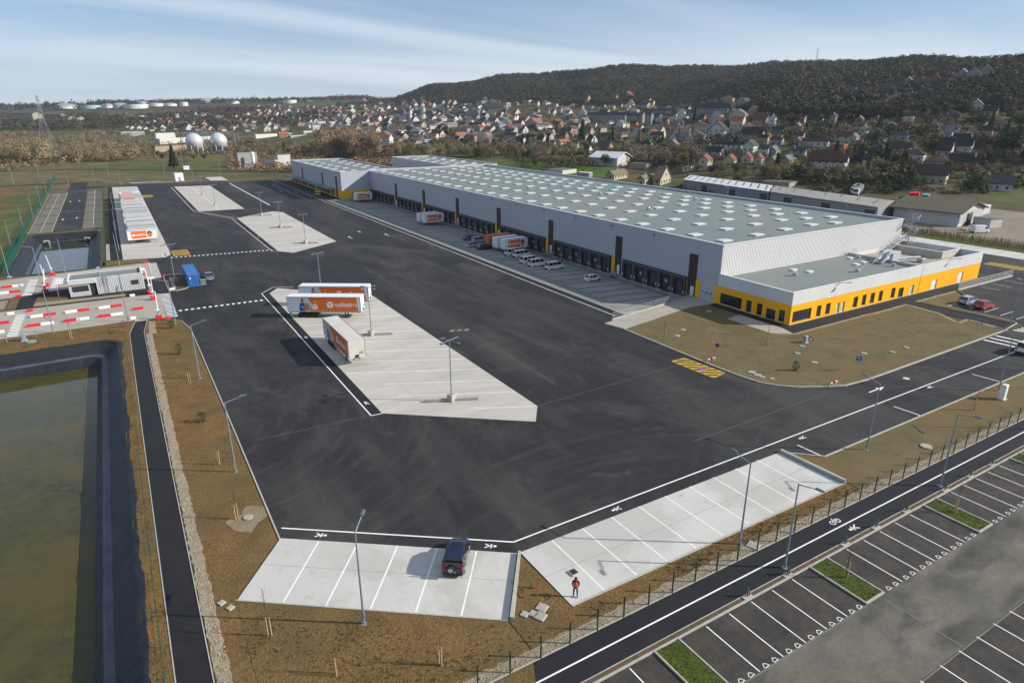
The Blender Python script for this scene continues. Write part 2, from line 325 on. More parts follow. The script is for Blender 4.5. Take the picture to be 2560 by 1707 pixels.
# ================================================================== the land
P1 = (-165., -101.2, -80., 54.5); P2 = (-122.6, -104.3, 117.6, 180.6); AP = (-20.4, .6, 20.9, 217.)
def lines(a, b, step, grow, far_lo, far_hi, extra):
    L = list(np.arange(a, b+.1, step)); d = step; x = b
    while x < far_hi: d *= grow; x += d; L.append(x)
    d = step; x = a
    while x > far_lo: d *= grow; x -= d; L.append(x)
    L = sorted(L); out = []
    for q in L:
        if all(abs(q-e) > step*.35 for e in extra): out.append(q)
    return np.array(sorted(out+list(extra)))
GS = lines(-420., 900., 12., 1.055, -7000., 9000., (P1[0], P1[1], P2[0], P2[1], AP[0], AP[1]))
GT = lines(-160., 1500., 12., 1.05, -2500., 11000., (P1[2], P1[3], P2[2], P2[3], AP[2], AP[3]))
def in_rect(x, y, r): return r[0] < x < r[1] and r[2] < y < r[3]
def cover(x, y):
    X, Y = cam_xy(x, y); u = 1280+X/max(Y, 1)*F_PX*1.06
    if Y < 1: return (.09,.08,.04)
    if x < -126 and 90 < y < 345 and Y < 420:
        e = -126-x; n = 6*math.sin(y*.05)+4*math.sin(y*.13+1)
        return (.085,.105,.03) if e < 11+n*.6+.02*(y-100) else ((.16,.085,.05) if e < 60 else (.13,.10,.055))
    if u < 560 and 330 < Y < 620:
        return (.125,.105,.055) if math.sin(x*.03)+math.sin(y*.025+x*.01) > -.7 else (.085,.10,.035)
    if u < 560 and Y < 1000: return (.11,.095,.055)
    if 540 < u < 905 and 1820 < Y < 2230 and u > 560+(2200-Y)*.25: return (.045,.105,.02)
    if 430 < u < 600 and 1480 < Y < 1600: return (.24,.17,.10)
    if 1240 < u < 1560 and 395 < Y < 470: return (.055,.105,.018)
    if Y > 2800: return (.055,.06,.045)
    if terrain(x, y) > 44: return (.06,.05,.033)
    return (.075,.085,.03) if math.sin(x*.045+2)+math.sin(y*.037) > .1 else (.085,.075,.042)
vs = []; cols = []
for y in GT:
    for x in GS:
        vs.append((x, y, terrain(x, y)-.06)); cols.append((*cover(x, y), 1.))
ns = len(GS); fs = []
for j in range(len(GT)-1):
    for i in range(ns-1):
        cxx = (GS[i]+GS[i+1])/2; cyy = (GT[j]+GT[j+1])/2
        if any(in_rect(cxx, cyy, r) for r in (P1, P2, AP)): continue
        fs.append((j*ns+i, j*ns+i+1, (j+1)*ns+i+1, (j+1)*ns+i))
me = bpy.data.meshes.new('ground'); me.from_pydata(vs, [], fs); me.update()
ca = me.color_attributes.new('cover', 'FLOAT_COLOR', 'POINT'); ca.data.foreach_set('color', [c for q in cols for c in q])
me.polygons.foreach_set('use_smooth', [True]*len(me.polygons))
gm = mat('ground_cover', (.09,.085,.04), .95, fine=.3, fscale=.5, bump=.2, bscale=.6, spec=.1)
t = gm.node_tree; p = pnode(gm); at = N(t, 'ShaderNodeAttribute', attribute_name='cover')
g0 = N(t, 'ShaderNodeNewGeometry').outputs['Position']
na = N(t, 'ShaderNodeTexNoise', Scale=.07, Detail=8.0, Roughness=.7); t.links.new(g0, na.inputs['Vector'])
mra = N(t, 'ShaderNodeMapRange'); mra.inputs[1].default_value = .3; mra.inputs[2].default_value = .7; mra.inputs[3].default_value = .55; mra.inputs[4].default_value = 1.4
t.links.new(na.outputs[0], mra.inputs[0])
mxa = N(t, 'ShaderNodeMixRGB', blend_type='MULTIPLY'); mxa.inputs[0].default_value = 1; t.links.new(at.outputs['Color'], mxa.inputs[1]); t.links.new(mra.outputs[0], mxa.inputs[2])
nb_ = N(t, 'ShaderNodeTexNoise', Scale=.02, Detail=6.0, Roughness=.6); t.links.new(g0, nb_.inputs['Vector'])
mrb = N(t, 'ShaderNodeMapRange'); mrb.inputs[1].default_value = .52; mrb.inputs[2].default_value = .66; mrb.inputs[3].default_value = 0; mrb.inputs[4].default_value = .5; t.links.new(nb_.outputs[0], mrb.inputs[0])
mxb = N(t, 'ShaderNodeMixRGB'); mxb.inputs[2].default_value = (.12,.075,.045,1); t.links.new(mrb.outputs[0], mxb.inputs[0]); t.links.new(mxa.outputs[0], mxb.inputs[1]); t.links.new(mxb.outputs[0], p.inputs['Base Color'])
me.materials.append(gm); ob('ground', me, kind='structure')

# ================================================================== paved surfaces of the yard
yard = struct(MB().poly([(-90.2,-15.5),(-73.3,-28.2),(-39.6,-28.4),(-36.1,-31.6),(140,-31.6),(140,-21.3),(-11.7,-21.6),(-16.4,-21.2),(-19.6,-19.7),(-22.3,-18.2),(-24.2,-16.4),(-25.4,-14.3),(-25.9,-10.7),(-26.1,-6),(-26.1,13.7),(-26.8,18.1),(-20.35,19.4),(-20.35,216.9),(-17.5,222),(-13.0,222),(-13.0,306),(-18,330),(-44,323),(-88,328),(-93.5,328),(-93.5,62),(-91.4,59.4),(-90.5,53.3)], 0.), 'yard_asphalt', asphalt)
struct(MB().poly([(36.2,-21.28),(97,-21.28),(97,-3.2),(36.2,-3.2)], .001).poly([(65.2,-3.18),(97,-3.18),(97,320),(68.2,320),(68.2,221.5),(65.2,221.5)], .001), 'car_park_asphalt', asphalt)
struct(MB().poly([(-3.0,-3.0),(31,-3.0),(30.2,-10),(30.6,-14.4),(30.0,-20.2),(34.6,-19.8),(33.9,-3.0),(75,-3.0),(75,-.3),(65.2,-.3),(65.2,0),(-1.9,0)], .03).poly([(-2.1,16.8),(-2.1,0.02),(0,.02),(0,16.8)], .03), 'office_footpath', dark_asph)
# strips outside the fence, along y = -38 .. -60
struct(MB().poly([(-140,-41.7),(120,-41.7),(120,-38.65),(-140,-38.65)], .01), 'cycle_path', dark_asph)
struct(MB().poly([(-140,-42.16),(120,-42.16),(120,-41.78),(-140,-41.78)], .03), 'planting_strip', mulch)
struct(MB().poly([(-140,-47.2),(120,-47.2),(120,-42.3),(-140,-42.3)], .0), 'parking_stalls', stall_asphalt)
struct(MB().poly([(-140,-53.2),(120,-53.2),(120,-47.2),(-140,-47.2)], .0), 'parking_lane', lane_asphalt)
struct(MB().poly([(-140,-66),(120,-66),(120,-53.2),(-140,-53.2)], .0), 'parking_stalls_opposite', stall_asphalt)
struct(MB().poly([(-99.5,-75),(-97.4,-75),(-97.4,55.6),(-96.7,62.7),(-98.4,64.6),(-99.6,56.2)], .01), 'maintenance_path', dark_asph)
soil_v = struct(MB().poly([(-101.3,-75),(-99.6,-75),(-99.7,56.2),(-98.5,64.3),(-140,64.3),(-140,54.4),(-103.6,54.4),(-101.4,52)], .02)
  .poly([(-96.3,-75),(-95,-36),(-94.95,-21.7),(-90.35,-15.5),(-90.5,53.3),(-91.4,59.4),(-93.6,61.6),(-96.6,62.7),(-97.35,55.6),(-97.3,-75)], .02)
  .poly([(-96.28,-75),(-78.0,-37.7),(-78.0,-34.5),(-94.93,-21.75),(-94.98,-36)], .02)
  .poly([(-77.9,-34.5),(-77.9,-37.7),(-39.05,-37.7),(-39.05,-36.0),(-73.1,-35.75),(-73.25,-28.3)], .02), 'soil_verge', soil)
struct(MB().poly([(-39.0,-28.5),(-36.1,-31.75),(120,-31.75),(120,-37.7),(-38.9,-37.7)], .02)
  .poly([(-25.75,13.6),(-6.2,17.3),(-2.2,16.8),(-2.2,9.0),(-3.2,9.2),(-6.1,8.7),(-6.3,-1.1),(-3.3,-3.5),(19,-3.6),(30.4,-3.5),(29.7,-10),(26.6,-14.6),(30.2,-14.8),(29.6,-20.9),(-11.7,-21.3),(-16.2,-20.9),(-19.4,-19.4),(-22,-17.9),(-23.9,-16.1),(-25.1,-14.1),(-25.55,-10.7),(-25.75,-6)], .05)
  .poly([(34.6,-3.6),(49.5,-3.6),(44.9,-7.7),(36.2,-8.2),(36.0,-19.4),(35,-19.4)], .05), 'seeded_verge', soil2)
# gravel strips
def strip(pts, wid, z, jit=.12, step=.5):
    mb = MB(); P = []
    for i in range(len(pts)-1):
        a, b = Vector(pts[i]), Vector(pts[i+1]); n = max(1, int((b-a).length/step)); d = (b-a).normalized(); q = Vector((-d.y, d.x))
        for k in range(n+1):
            c = a.lerp(b, k/n); P.append((c+q*(wid/2+random.uniform(-jit, jit)), c-q*(wid/2+random.uniform(-jit, jit))))
    vs = [(v.x, v.y, z) for pr_ in P for v in pr_]
    return mb.add(vs, [(2*i, 2*i+1, 2*i+3, 2*i+2) for i in range(len(P)-1)])
struct(strip([(-96.85,-75),(-96.85,54)], .95, .04), 'gravel_strip', gravel)
struct(strip([(-96.2,54),(-96.0,62)], 1.1, .04), 'gravel_strip', gravel)
struct(strip([(-100,-38.1),(80,-38.1)], 1.0, .04), 'gravel_strip', gravel)
struct(strip([(-6,-1.3),(-3.0,-3.45),(19,-3.4),(19.4,-3.7),(30.7,-3.4),(29.9,-10),(26.7,-14.7),(30.4,-14.6),(29.9,-20.4)], .6, .062, .08), 'gravel_strip', gravel)
struct(strip([(34.2,-3.35),(49.8,-3.3)], .6, .06, .08), 'gravel_strip', gravel)
# loose stones on the gravel, small real pebbles
def pebbles(name, zones, n, size):
    V = []; Fc = []
    for _ in range(n):
        z = random.choice(zones); x = random.uniform(z[0], z[1]); y = random.uniform(z[2], z[3]); r = random.uniform(*size); o = len(V)
        for k in range(5):
            a = k*1.257+random.random(); V.append((x+r*math.cos(a), y+r*math.sin(a), .03))
        V.append((x+random.uniform(-.3,.3)*r, y+random.uniform(-.3,.3)*r, .04+r*random.uniform(.5, .9)))
        Fc += [(o+k, o+(k+1)%5, o+5) for k in range(5)]
    me_ = bpy.data.meshes.new(name); me_.from_pydata(V, [], Fc); me_.materials.append(mat('pebble', (.36,.31,.23), .9, (.22,.18,.13), 3., fine=.35, fscale=5.)); return ob(name, me_, kind='stuff', label='pale stones in the gravel strips beside the paths', category='gravel')
pebbles('gravel_stones', [(-97.25,-96.4,-45,55)]*2+[(-84,40,-38.55,-37.65)]*3+[(-3,30,-3.7,-3.15)], 5200, (.04,.11))
def clods():
    V = []; Fc = []
    zs = [(-95,-78,-37,-24),(-96,-91,-35,25),(-78,-73,-37,-29),(-101,-99.8,-35,50),(-78,-39,-37.5,-36.1)]
    for _ in range(3600):
        z = random.choice(zs); x = random.uniform(z[0], z[1]); y = random.uniform(z[2], z[3]); r = random.uniform(.03,.11)
        if x > -97 and -22.4-(x+94.9)*.75 < y < -10 and -95.5 < x < -72.5: continue
        if x > -74 and y > -36: continue
        o = len(V)
        for k in range(4):
            a = k*1.571+random.random(); V.append((x+r*math.cos(a), y+r*math.sin(a), .01))
        V.append((x, y, .02+r*random.uniform(.4,.9))); Fc += [(o+k, o+(k+1)%4, o+4) for k in range(4)]
    me_ = bpy.data.meshes.new('soil_clods'); me_.from_pydata(V, [], Fc); me_.materials.append(soil); ob('soil_clods', me_, kind='stuff', label='brown clods of earth on the bare soil', category='soil')
clods()

# ---- concrete parking bays, islands
def slab(name, pts, m, z=.012): return struct(MB().poly(pts, z), name, m)
bay1 = slab('concrete_bay', [(-94.8,-21.7),(-90.2,-15.5),(-73.35,-28.15),(-77.9,-34.4)], concrete)
bay2 = slab('concrete_bay', [(-73.05,-28.2),(-39.6,-28.45),(-39.4,-35.85),(-73.0,-35.6)], concrete)
isl = slab('concrete_island', [(-71.3,74.4),(-73.6,70.9),(-73.6,3.9),(-58.4,-8.1),(-55.8,-4.5),(-55.8,58)], island_conc)
isl2 = slab('concrete_island', [(-71.5,315),(-55.0,311.5),(-55.2,208.4),(-71.6,210)], island_conc)
isl3 = slab('concrete_island', [(-61.9,184.3),(-47.4,195.4),(-44.4,190.8),(-44.5,121),(-59.2,110.8),(-62.3,115.2)], island_conc)
rank = slab('concrete_rank', [(-99.1,330),(-87.8,327.3),(-87.75,126.7),(-89.3,122.6),(-99.0,124.8)], island_conc)
slab('concrete_pad', [(-51,339),(-42.3,334.8),(-42.1,362),(-51,363)], island_conc)
gate_near = slab('gate_lane', [(-150,64.4),(-93.5,63.2),(-93.3,82.9),(-150,84.5)], gate_conc)
gate_far = slab('gate_lane', [(-150,95),(-119,95),(-110,98.0),(-93.7,98.6),(-93.3,118.2),(-125,114.5),(-150,112)], gate_conc)
rear = slab('concrete_parking', [(96.5,2),(96.5,300),(105.5,300),(105.5,-30),(96.5,-30)], concrete)
slab('office_paving', [(-2.2,9.1),(-6.1,8.6),(-6.2,-1.1),(-3.2,-3.3),(-2.2,-.5)], gate_conc, .055)
def plines(parent, segs, w_, m, z, name='painted_line'):
    for a, b in segs: MB().line(a, b, w_, z).build(name, m, parent)
L1 = [((-91.8,-23.8),(-87.4,-17.7)),((-89.1,-25.9),(-84.6,-19.8)),((-86.3,-28.0),(-81.7,-21.9)),((-83.5,-30.1),(-78.9,-24.0)),((-80.7,-32.2),(-76.15,-26.1))]
plines(bay1, L1, .14, paint, .018)
plines(bay2, [((x,-28.3),(x,-35.6)) for x in np.arange(-69.8,-40,3.35)], .12, paint, .018)
plines(bay1, [((-92.2,-18.4),(-75.4,-31.0))], .05, mat('slab_joint', (.30,.29,.27), .9, (.27,.26,.24), 1.), .016, 'slab_joint')
plines(bay2, [((-73.0,-31.9),(-39.5,-32.1))], .05, MATS['slab_joint'], .016, 'slab_joint')
for t_ in (-4.5,.8,5.6,10.5,15.4,20.5,25.7,31.4,36.6,41.5,46.7,51.9,57.1):
    plines(isl, [((-55.95,t_),(-73.2 if t_ > 8 else (-70 if t_ > 0 else -63),t_+(8.6 if t_ > 8 else (7.0 if t_ > 0 else 3.6))))], .13, paint, .018)
for t_ in np.arange(-2,60,5.2): plines(isl, [((-56.4,t_+3),(-73.,t_+11.5))], .05, MATS['slab_joint'], .016, 'slab_joint')
plines(isl, [((-68.2,4),(-68.2,66)),((-62.2,-1),(-62.2,62))], .05, MATS['slab_joint'], .016, 'slab_joint')
for t_ in np.arange(120,178,5.2): plines(isl3, [((-44.8,t_),(-61.5,t_+8.3))], .13, paint, .018)
plines(isl2, [((-64.1,305),(-64.1,210.2))], .18, paint, .018)
for t_ in np.arange(215,300,10.4): plines(isl2, [((-55.4,t_),(-71,t_+7))], .06, MATS['slab_joint'], .018, 'slab_joint')
for t_ in np.arange(128,300,3.4): plines(rank, [((-88.2,t_),(-98.6,t_+.4))], .12, paint_worn, .018)
plines(rear, [((96.9,t_),(105.2,t_)) for t_ in np.arange(-8,62,3.4)], .12, paint, .018)
# yard markings
struct(MB().poly([(-75.0,71.5),(-75.0,4.0),(-73.62,3.95),(-73.62,70.9),(-71.4,74.4),(-71.9,75.6)], .004), 'dark_asphalt_strip', dark_asph)
struct(MB().poly([(-21.95,20.6),(-20.45,20.6),(-20.45,216.8),(-21.85,210)], .004), 'dark_asphalt_strip', dark_asph)  # band coloured darker between the dock kerb and the white line
struct(MB().poly([(-73.15,314),(-73.2,211.1),(-71.65,210.1),(-71.55,314.8)], .004).poly([(-63.65,184.6),(-63.7,116.5),(-62.35,115.3),(-61.95,184.2)], .004), 'dark_asphalt_strip', dark_asph)
plines(yard, [((-71.9,75.7),(-75.1,71.5)),((-75.05,71.5),(-75.0,4.0)),((-75.0,4.0),(-73.6,3.85)),((-71.9,75.7),(-68,73.5)),((-73.0,314.4),(-73.2,211.1)),((-73.2,211.1),(-63.6,184.7)),((-71.6,210),(-61.9,184.3)),((-63.6,184.7),(-63.7,116.5)),((-63.7,116.5),(-62.3,115.2)),((-44.0,318.4),(-44.5,213.5)),((-89.8,-14.0),(-72.8,-26.7)),((-72.8,-26.7),(60,-26.9)),((-22.2,20.5),(-21.9,210)),((-21.9,210),(-20.3,326)),((-26.9,227),(-26.1,298.5)),((-36.3,-28.4),(-36.2,-31.5)),((-17,-28.3),(-16.8,-31.5)),((3.2,-28),(3.5,-31.5)),((-46.,321.5),(-88.5,331))], .16, paint, .008)
plines(yard, [((-44.3,318),(-44.4,214))], .6, paint_worn, .006)
plines(yard, [((-49.8,.0),(-48.9,74)),((-44.4,50),(-43.9,76)),((-32.5,40),(-31.9,62)),((-88.5,4.8),(-75,4.1)),((-55.7,-4.5),(-27,-3.3)),((-46,-21.7),(-19,-21.2)),((-33,62),(-33,118)),((-88,150),(-63,150)),((-88,205),(-72,206))], .12, faint_line, .005, 'asphalt_joint')
for k in range(24): MB().line((-88.2+k*1.06,121.5-k*.15),(-87.65+k*1.06,121.42-k*.15), .85, .008).build('painted_dash', paint, yard)
for k in range(15): MB().line((-91.1+k*1.05,66.9-k*.05),(-90.55+k*1.05,66.87-k*.05), .85, .008).build('painted_dash', paint, yard)
for k in range(22): MB().line((-42.7+k*1.1,333.9+k*.1),(-42.1+k*1.1,333.95+k*.1), .7, .008).build('painted_dash', paint, yard)
def hatch(quad, n, parent, z):
    a, b, c, d = (Vector(q) for q in quad); border = [(a,b),(b,c),(c,d),(d,a)]
    plines(parent, [(p_, q_) for p_, q_ in border], .16, ypaint, z, 'painted_line')
    d_ = Vector((.80,-.60)); nn = Vector((.60,.80)); qs = [a, b, c, d]; lo = min(q.dot(nn) for q in qs); hi_ = max(q.dot(nn) for q in qs); k = lo+.55
    while k < hi_-.2:
        xs = []
        for p_, q_ in border:
            u0, u1 = p_.dot(nn)-k, q_.dot(nn)-k
            if u0*u1 < 0: xs.append(p_.lerp(q_, u0/(u0-u1)))
        if len(xs) == 2 and (xs[0]-xs[1]).length > .5: plines(parent, [(xs[0], xs[1])], .42, ypaint, z+.002, 'hatch_stripe')
        k += .92
hatch([(-29.8,-1.9),(-27.2,-1.8),(-26.6,-9.2),(-29.3,-9.7)], 8, yard, .007)
hatch([(-87.3,131.6),(-83.5,131.0),(-83.5,122.9),(-87.3,123.1)], 9, yard, .007)
hatch([(-87.6,281.2),(-83.7,281.0),(-83.7,272),(-87.5,271)], 9, yard, .007)
hatch([(82.7,6.5),(86.5,6.4),(86.6,-4),(82.6,-4)], 9, yard, .01)
disc = mat('no_stopping_disc', (.35,.07,.16), .7, (.12,.12,.35), 1.5, fine=.1)
def flatdisc(c, rx, ry, m, z, name, parent):
    MB().poly([(c[0]+rx*math.cos(a*.5236), c[1]+ry*math.sin(a*.5236)) for a in range(12)], z).build(name, m, parent)
flatdisc((-28.3,-6.4), .55, .8, disc, .012, 'painted_disc', yard); flatdisc((-85.4,127), .5, .8, disc, .012, 'painted_disc', yard)
# zebra crossings at the gate
for k in range(19): MB().line((-93.35+k*.03*0,63.5+k*1.03),(-91.6,63.2+k*1.03), .5, .022).build('zebra_stripe', paint, gate_near)
for k in range(18): MB().line((-93.7,98.9+k*1.03),(-91.9,98.6+k*1.03), .5, .022).build('zebra_stripe', paint, gate_far)
for k in range(15): MB().line((-117.6,65.6+k*1.0),(-116.1,65.2+k*1.0), .5, .022).build('zebra_stripe', paint, gate_near)
for k in range(16): MB().line((-117.9,96.2+k*1.0),(-116.2,96.0+k*1.0), .5, .022).build('zebra_stripe', paint, gate_far)
for k in range(13): MB().line((-113.3,98.6+k*1.0),(-111.9,98.6+k*1.0), .5, .022).build('zebra_stripe', paint, gate_far)
for k, x in enumerate((20.9,22.9,24.9)): MB().line((x,-21.5),(x+.4,-25.8), .5, .008).build('painted_line', paint, yard)
for k in range(5): MB().line((30.8+k*1.2,-21.6-k*.1),(32.4+k*1.2,-26.2), .5, .008).build('zebra_stripe', paint, yard)
for y in np.arange(-19,-4,2.6): plines(yard, [((38.2,y),(43.4,y))], .12, paint, .012)
plines(yard, [((57.9,-4.4),(58.3,-7.8)),((68.5,-4.2),(68.5,-7.7)),((63.,-4.2),(63,-7.7)),((60,-14),(60,-20)),((66,-14),(66,-20))], .12, paint, .012)
# pictograms
def walker(c, rz, s, parent, z):
    mb = MB(); M2 = Matrix.Rotation(rz, 2)
    def seg(a, b, w_): mb.line(Vector(c)+M2@(Vector(a)*s), Vector(c)+M2@(Vector(b)*s), w_*s, z)
    seg((-.12,.28),(.12,.28),.24); seg((0,.15),(0,-.2),.2); seg((0,-.2),(.28,-.62),.12); seg((0,-.2),(-.25,-.6),.12); seg((0,.1),(.28,-.12),.1); seg((0,.1),(-.26,-.1),.1)
    mb.build('walker_mark', paint, parent)
a1 = math.atan2(-12.6, 17.)
walker((-86.9,-17.0), a1-1.57, 1.0, yard, .009); walker((-74.7,-26.2), a1-1.57, 1.0, yard, .009); walker((-62.,-27.5), 1.57, 1.0, yard, .009); walker((-34.5,-27.6), 1.57, 1.0, yard, .009); walker((-6.9,-27.4), 1.57, 1.0, yard, .009)
for q in ((-74.3,8.),(-74.3,38.5),(-73.2,70),(-72.3,296),(-72.4,250),(-72.4,214),(-62.8,181),(-62.9,140)): walker(q, 0, 1.0, yard, .009)
def arrow(c, rz, L, parent, z, name='arrow_mark'):
    M2 = Matrix.Rotation(rz, 2); P = [(-L/2,-.09),(.1*L,-.09),(.05*L,-.42),(L/2,0),(.05*L,.42),(.1*L,.09),(-L/2,.09)]
    MB().poly([Vector(c)+M2@Vector(q) for q in P], z).build(name, paint, parent)
arrow((-13.7,-24.1), 0, 3.6, yard, .009); arrow((-39.1,125), 1.57, 4, yard, .009); arrow((-28,123.4), 1.57, 4, yard, .009); arrow((-33.4,133.2), 1.57, 3, yard, .009)
for q in ((-29.5,262),(-24,255),(-24,300),(-29.5,300)): arrow(q, 1.57, 4, yard, .009)
flatdisc((-6.4,-24), .45, .45, paint_worn, .009, 'manhole_mark', yard)
for q in ((-51.8,28.6),(-50.6,28.2),(-49.4,27.8),(-55.0,25.8)): MB().line((q[0]-.5,q[1]-.3),(q[0]+.5,q[1]+.3), .7, .009).build('asphalt_patch', mat('patch', (.22,.2,.17), .9), yard)
# stalls outside the fence
stalls = [o for o in COL.objects if o.name == 'parking_stalls'][0]; opp = [o for o in COL.objects if o.name == 'parking_stalls_opposite'][0]; cyc = [o for o in COL.objects if o.name == 'cycle_path'][0]
lane_o = [o for o in COL.objects if o.name == 'parking_lane'][0]
beds = (-53.7+17.1*k for k in range(-2, 5)); beds = list(beds)
for k in range(-14, 34):
    x = -51.2+2.435*k
    if any(b-.6 < x < b+2.9 for b in beds): continue
    plines(stalls, [((x,-42.45),(x,-47.2))], .09, paint, .006)
for k in range(-12, 30): plines(opp, [((-45.1+2.45*k,-53.2),(-45.1+2.45*k,-58.1))], .09, paint, .006)
plines(lane_o, [((-51.9,-47.6),(-51.8,-53.2)),((-90,-53.3),(60,-53.3)),((-70,-47.3),(-53.8,-47.3))], .1, mat('lane_joint', (.17,.165,.15), .9), .005, 'asphalt_joint')
def icon(c, parent, z):
    mb = MB(); P = [(c[0]+dx*.8, c[1]+dy*.8) for dx, dy in ((-.22,-.2),(.2,-.16),(.26,-.02),(.05,.2),(-.05,.22),(-.26,-.05))]
    for i in range(6): mb.line(P[i], P[(i+1)%6], .055, z)
    mb.line((c[0]+.2,c[1]+.02),(c[0]+.27,c[1]-.16), .06, z).line((c[0]+.2,c[1]+.02),(c[0]+.12,c[1]+.14), .05, z); mb.build('stall_mark', paint, parent)
for k in range(-14, 34):
    x = -51.2+2.435*k
    if any(b-.6 < x+1.2 < b+2.5 for b in beds): continue
    for d in (.75, 1.7): icon((x+d,-47.05), stalls, .007)
plines(cyc, [((-100,-40.2),(110,-40.2))], .13, paint, .016)
walker((-45.6,-40.95), 1.57, 1.1, cyc, .016)
def bike(c, parent, z):
    mb = MB()
    for dx in (-.35,.35):
        P = [(c[0]+dx+.26*math.cos(a*.785), c[1]+.26*math.sin(a*.785)) for a in range(8)]
        for i in range(8): mb.line(P[i], P[(i+1)%8], .09, z)
    mb.line((c[0]-.35,c[1]),(c[0]+.05,c[1]+.3), .09, z).line((c[0]+.05,c[1]+.3),(c[0]+.35,c[1]), .09, z).line((c[0]-.1,c[1]+.05),(c[0]+.1,c[1]+.5), .09, z)
    mb.build('bicycle_mark', paint, parent)
bike((-46.0,-39.5), cyc, .016)
# kerbs
def kerb(pts, w_=.16, h=.13, name='kerb', m=None, z0=-.03):
    mb = MB()
    for i in range(len(pts)-1):
        a, b = Vector(pts[i]), Vector(pts[i+1]); d = (b-a).normalized(); n = Vector((-d.y, d.x))*w_/2
        mb.prism([a-n, b-n, b+n, a+n], z0, h)
    return struct(mb, name, m or kerb_m)
kerb([(-90.3,-15.6),(-90.3,14.9),(-90.4,53.3),(-91.3,59.3),(-93.6,61.8)], .14, .1)
kerb([(-26.0,13.5),(-26.0,-6),(-25.8,-10.7),(-25.3,-14.2),(-24.1,-16.3),(-22.2,-18.1),(-19.5,-19.6),(-16.3,-21.1),(-11.7,-21.5),(29.9,-21.0)], .22, .14)
kerb([(-39.5,-28.5),(-36.1,-31.68),(120,-31.68)], .16, .12)
kerb([(-140,-42.24),(120,-42.24)], .14, .12); kerb([(-140,-41.74),(120,-41.74)], .06, .06); kerb([(-140,-38.62),(120,-38.62)], .08, .06)
kerb([(-99.6,-75),(-99.68,56.2),(-98.4,64.5)], .08, .06); kerb([(-97.4,-75),(-97.5,55.6),(-96.7,62.7)], .08, .06)
kerb([(30.3,-20.8),(35.5,-20.2),(36.3,-18.5),(36.2,-8.3),(44.9,-7.9)], .16, .13)
kerb([(-94.9,-21.7),(-77.95,-34.45)], .12, .05)
struct(MB().prism([(-73.3,-28.3),(-73.1,-28.4),(-77.6,-34.7),(-77.85,-34.5)], 0, .35), 'bay_wall', kerb_m)
struct(MB().prism([(-39.5,-28.5),(-39.2,-28.5),(-39.0,-36.1),(-39.3,-36.1)], 0, .4), 'bay_wall', kerb_m)
kerb([(-73.0,-35.7),(-39.2,-36.0)], .18, .06)
for b in beds:
    q = MB().poly([(b+.1,-47.1),(b+2.3,-47.1),(b+2.3,-42.4),(b+.1,-42.4)], .1).build('grass_bed', lawn, None, kind='structure')
    kb = MB().prism([(b,-47.25),(b+2.4,-47.25),(b+2.4,-47.1),(b,-47.1)], 0, .14).prism([(b,-47.1),(b+.12,-47.1),(b+.12,-42.3),(b,-42.3)], 0, .14).prism([(b+2.28,-47.1),(b+2.4,-47.1),(b+2.4,-42.3),(b+2.28,-42.3)], 0, .14); kb.build('kerb', kerb_m, q)
    mg = MB()
    for _ in range(420):
        x = random.uniform(b+.15, b+2.25); y = random.uniform(-47.05,-42.4); h = random.uniform(.05,.14); a = random.uniform(0, 6.3)
        mg.add([(x-.03*math.cos(a),y-.03*math.sin(a),.1),(x+.03*math.cos(a),y+.03*math.sin(a),.1),(x+random.uniform(-.05,.05),y+random.uniform(-.05,.05),.1+h)], [(0,1,2)])
    mg.build('grass_tufts', lawn, q, kind='stuff')
# far roads
struct(strip([(-330,560),(-240,525),(-161.9,489.7),(-108.9,470.6),(-56.2,425),(-18,388),(30,356),(90,330)], 6.5, .03, 0, 20), 'access_road', asphalt)
struct(MB().poly([(-400,362),(-150,364),(-127,364),(-127,370),(-150,369.5),(-400,368)], .03), 'access_road', asphalt)
struct(MB().poly([(-117.2,184.5),(-109.4,186),(-109.8,322),(-110.4,364),(-117.9,364),(-117.6,313)], .02).poly([(-110.3,330),(-103.2,329.5),(-44.3,324.5),(-44.2,331),(-99,340),(-110.3,340)], .024).poly([(-127,364),(-117.9,364.02),(-104,364),(-104,370),(-127,370)], .022), 'staff_lane', asphalt)

# ================================================================== ponds
def ringpts(r, d, rad, step):
    x0, x1, y0, y1 = r[0]+d, r[1]-d, r[2]+d, r[3]-d; rad = max(.4, rad-d*.3); P = []
    nx, ny = max(8, int((r[1]-r[0])/step)), max(8, int((r[3]-r[2])/step))
    def seg(a, b, n): 
        for k in range(n): P.append((a[0]+(b[0]-a[0])*k/n, a[1]+(b[1]-a[1])*k/n))
    def arc(c, a0):
        for k in range(6): a = a0+k/6*math.pi/2; P.append((c[0]+rad*math.cos(a), c[1]+rad*math.sin(a)))
    seg((x0+rad,y0),(x1-rad,y0),nx); arc((x1-rad,y0+rad),-math.pi/2); seg((x1,y0+rad),(x1,y1-rad),ny); arc((x1-rad,y1-rad),0)
    seg((x1-rad,y1),(x0+rad,y1),nx); arc((x0+rad,y1-rad),math.pi/2); seg((x0,y1-rad),(x0,y0+rad),ny); arc((x0+rad,y0+rad),math.pi)
    return P
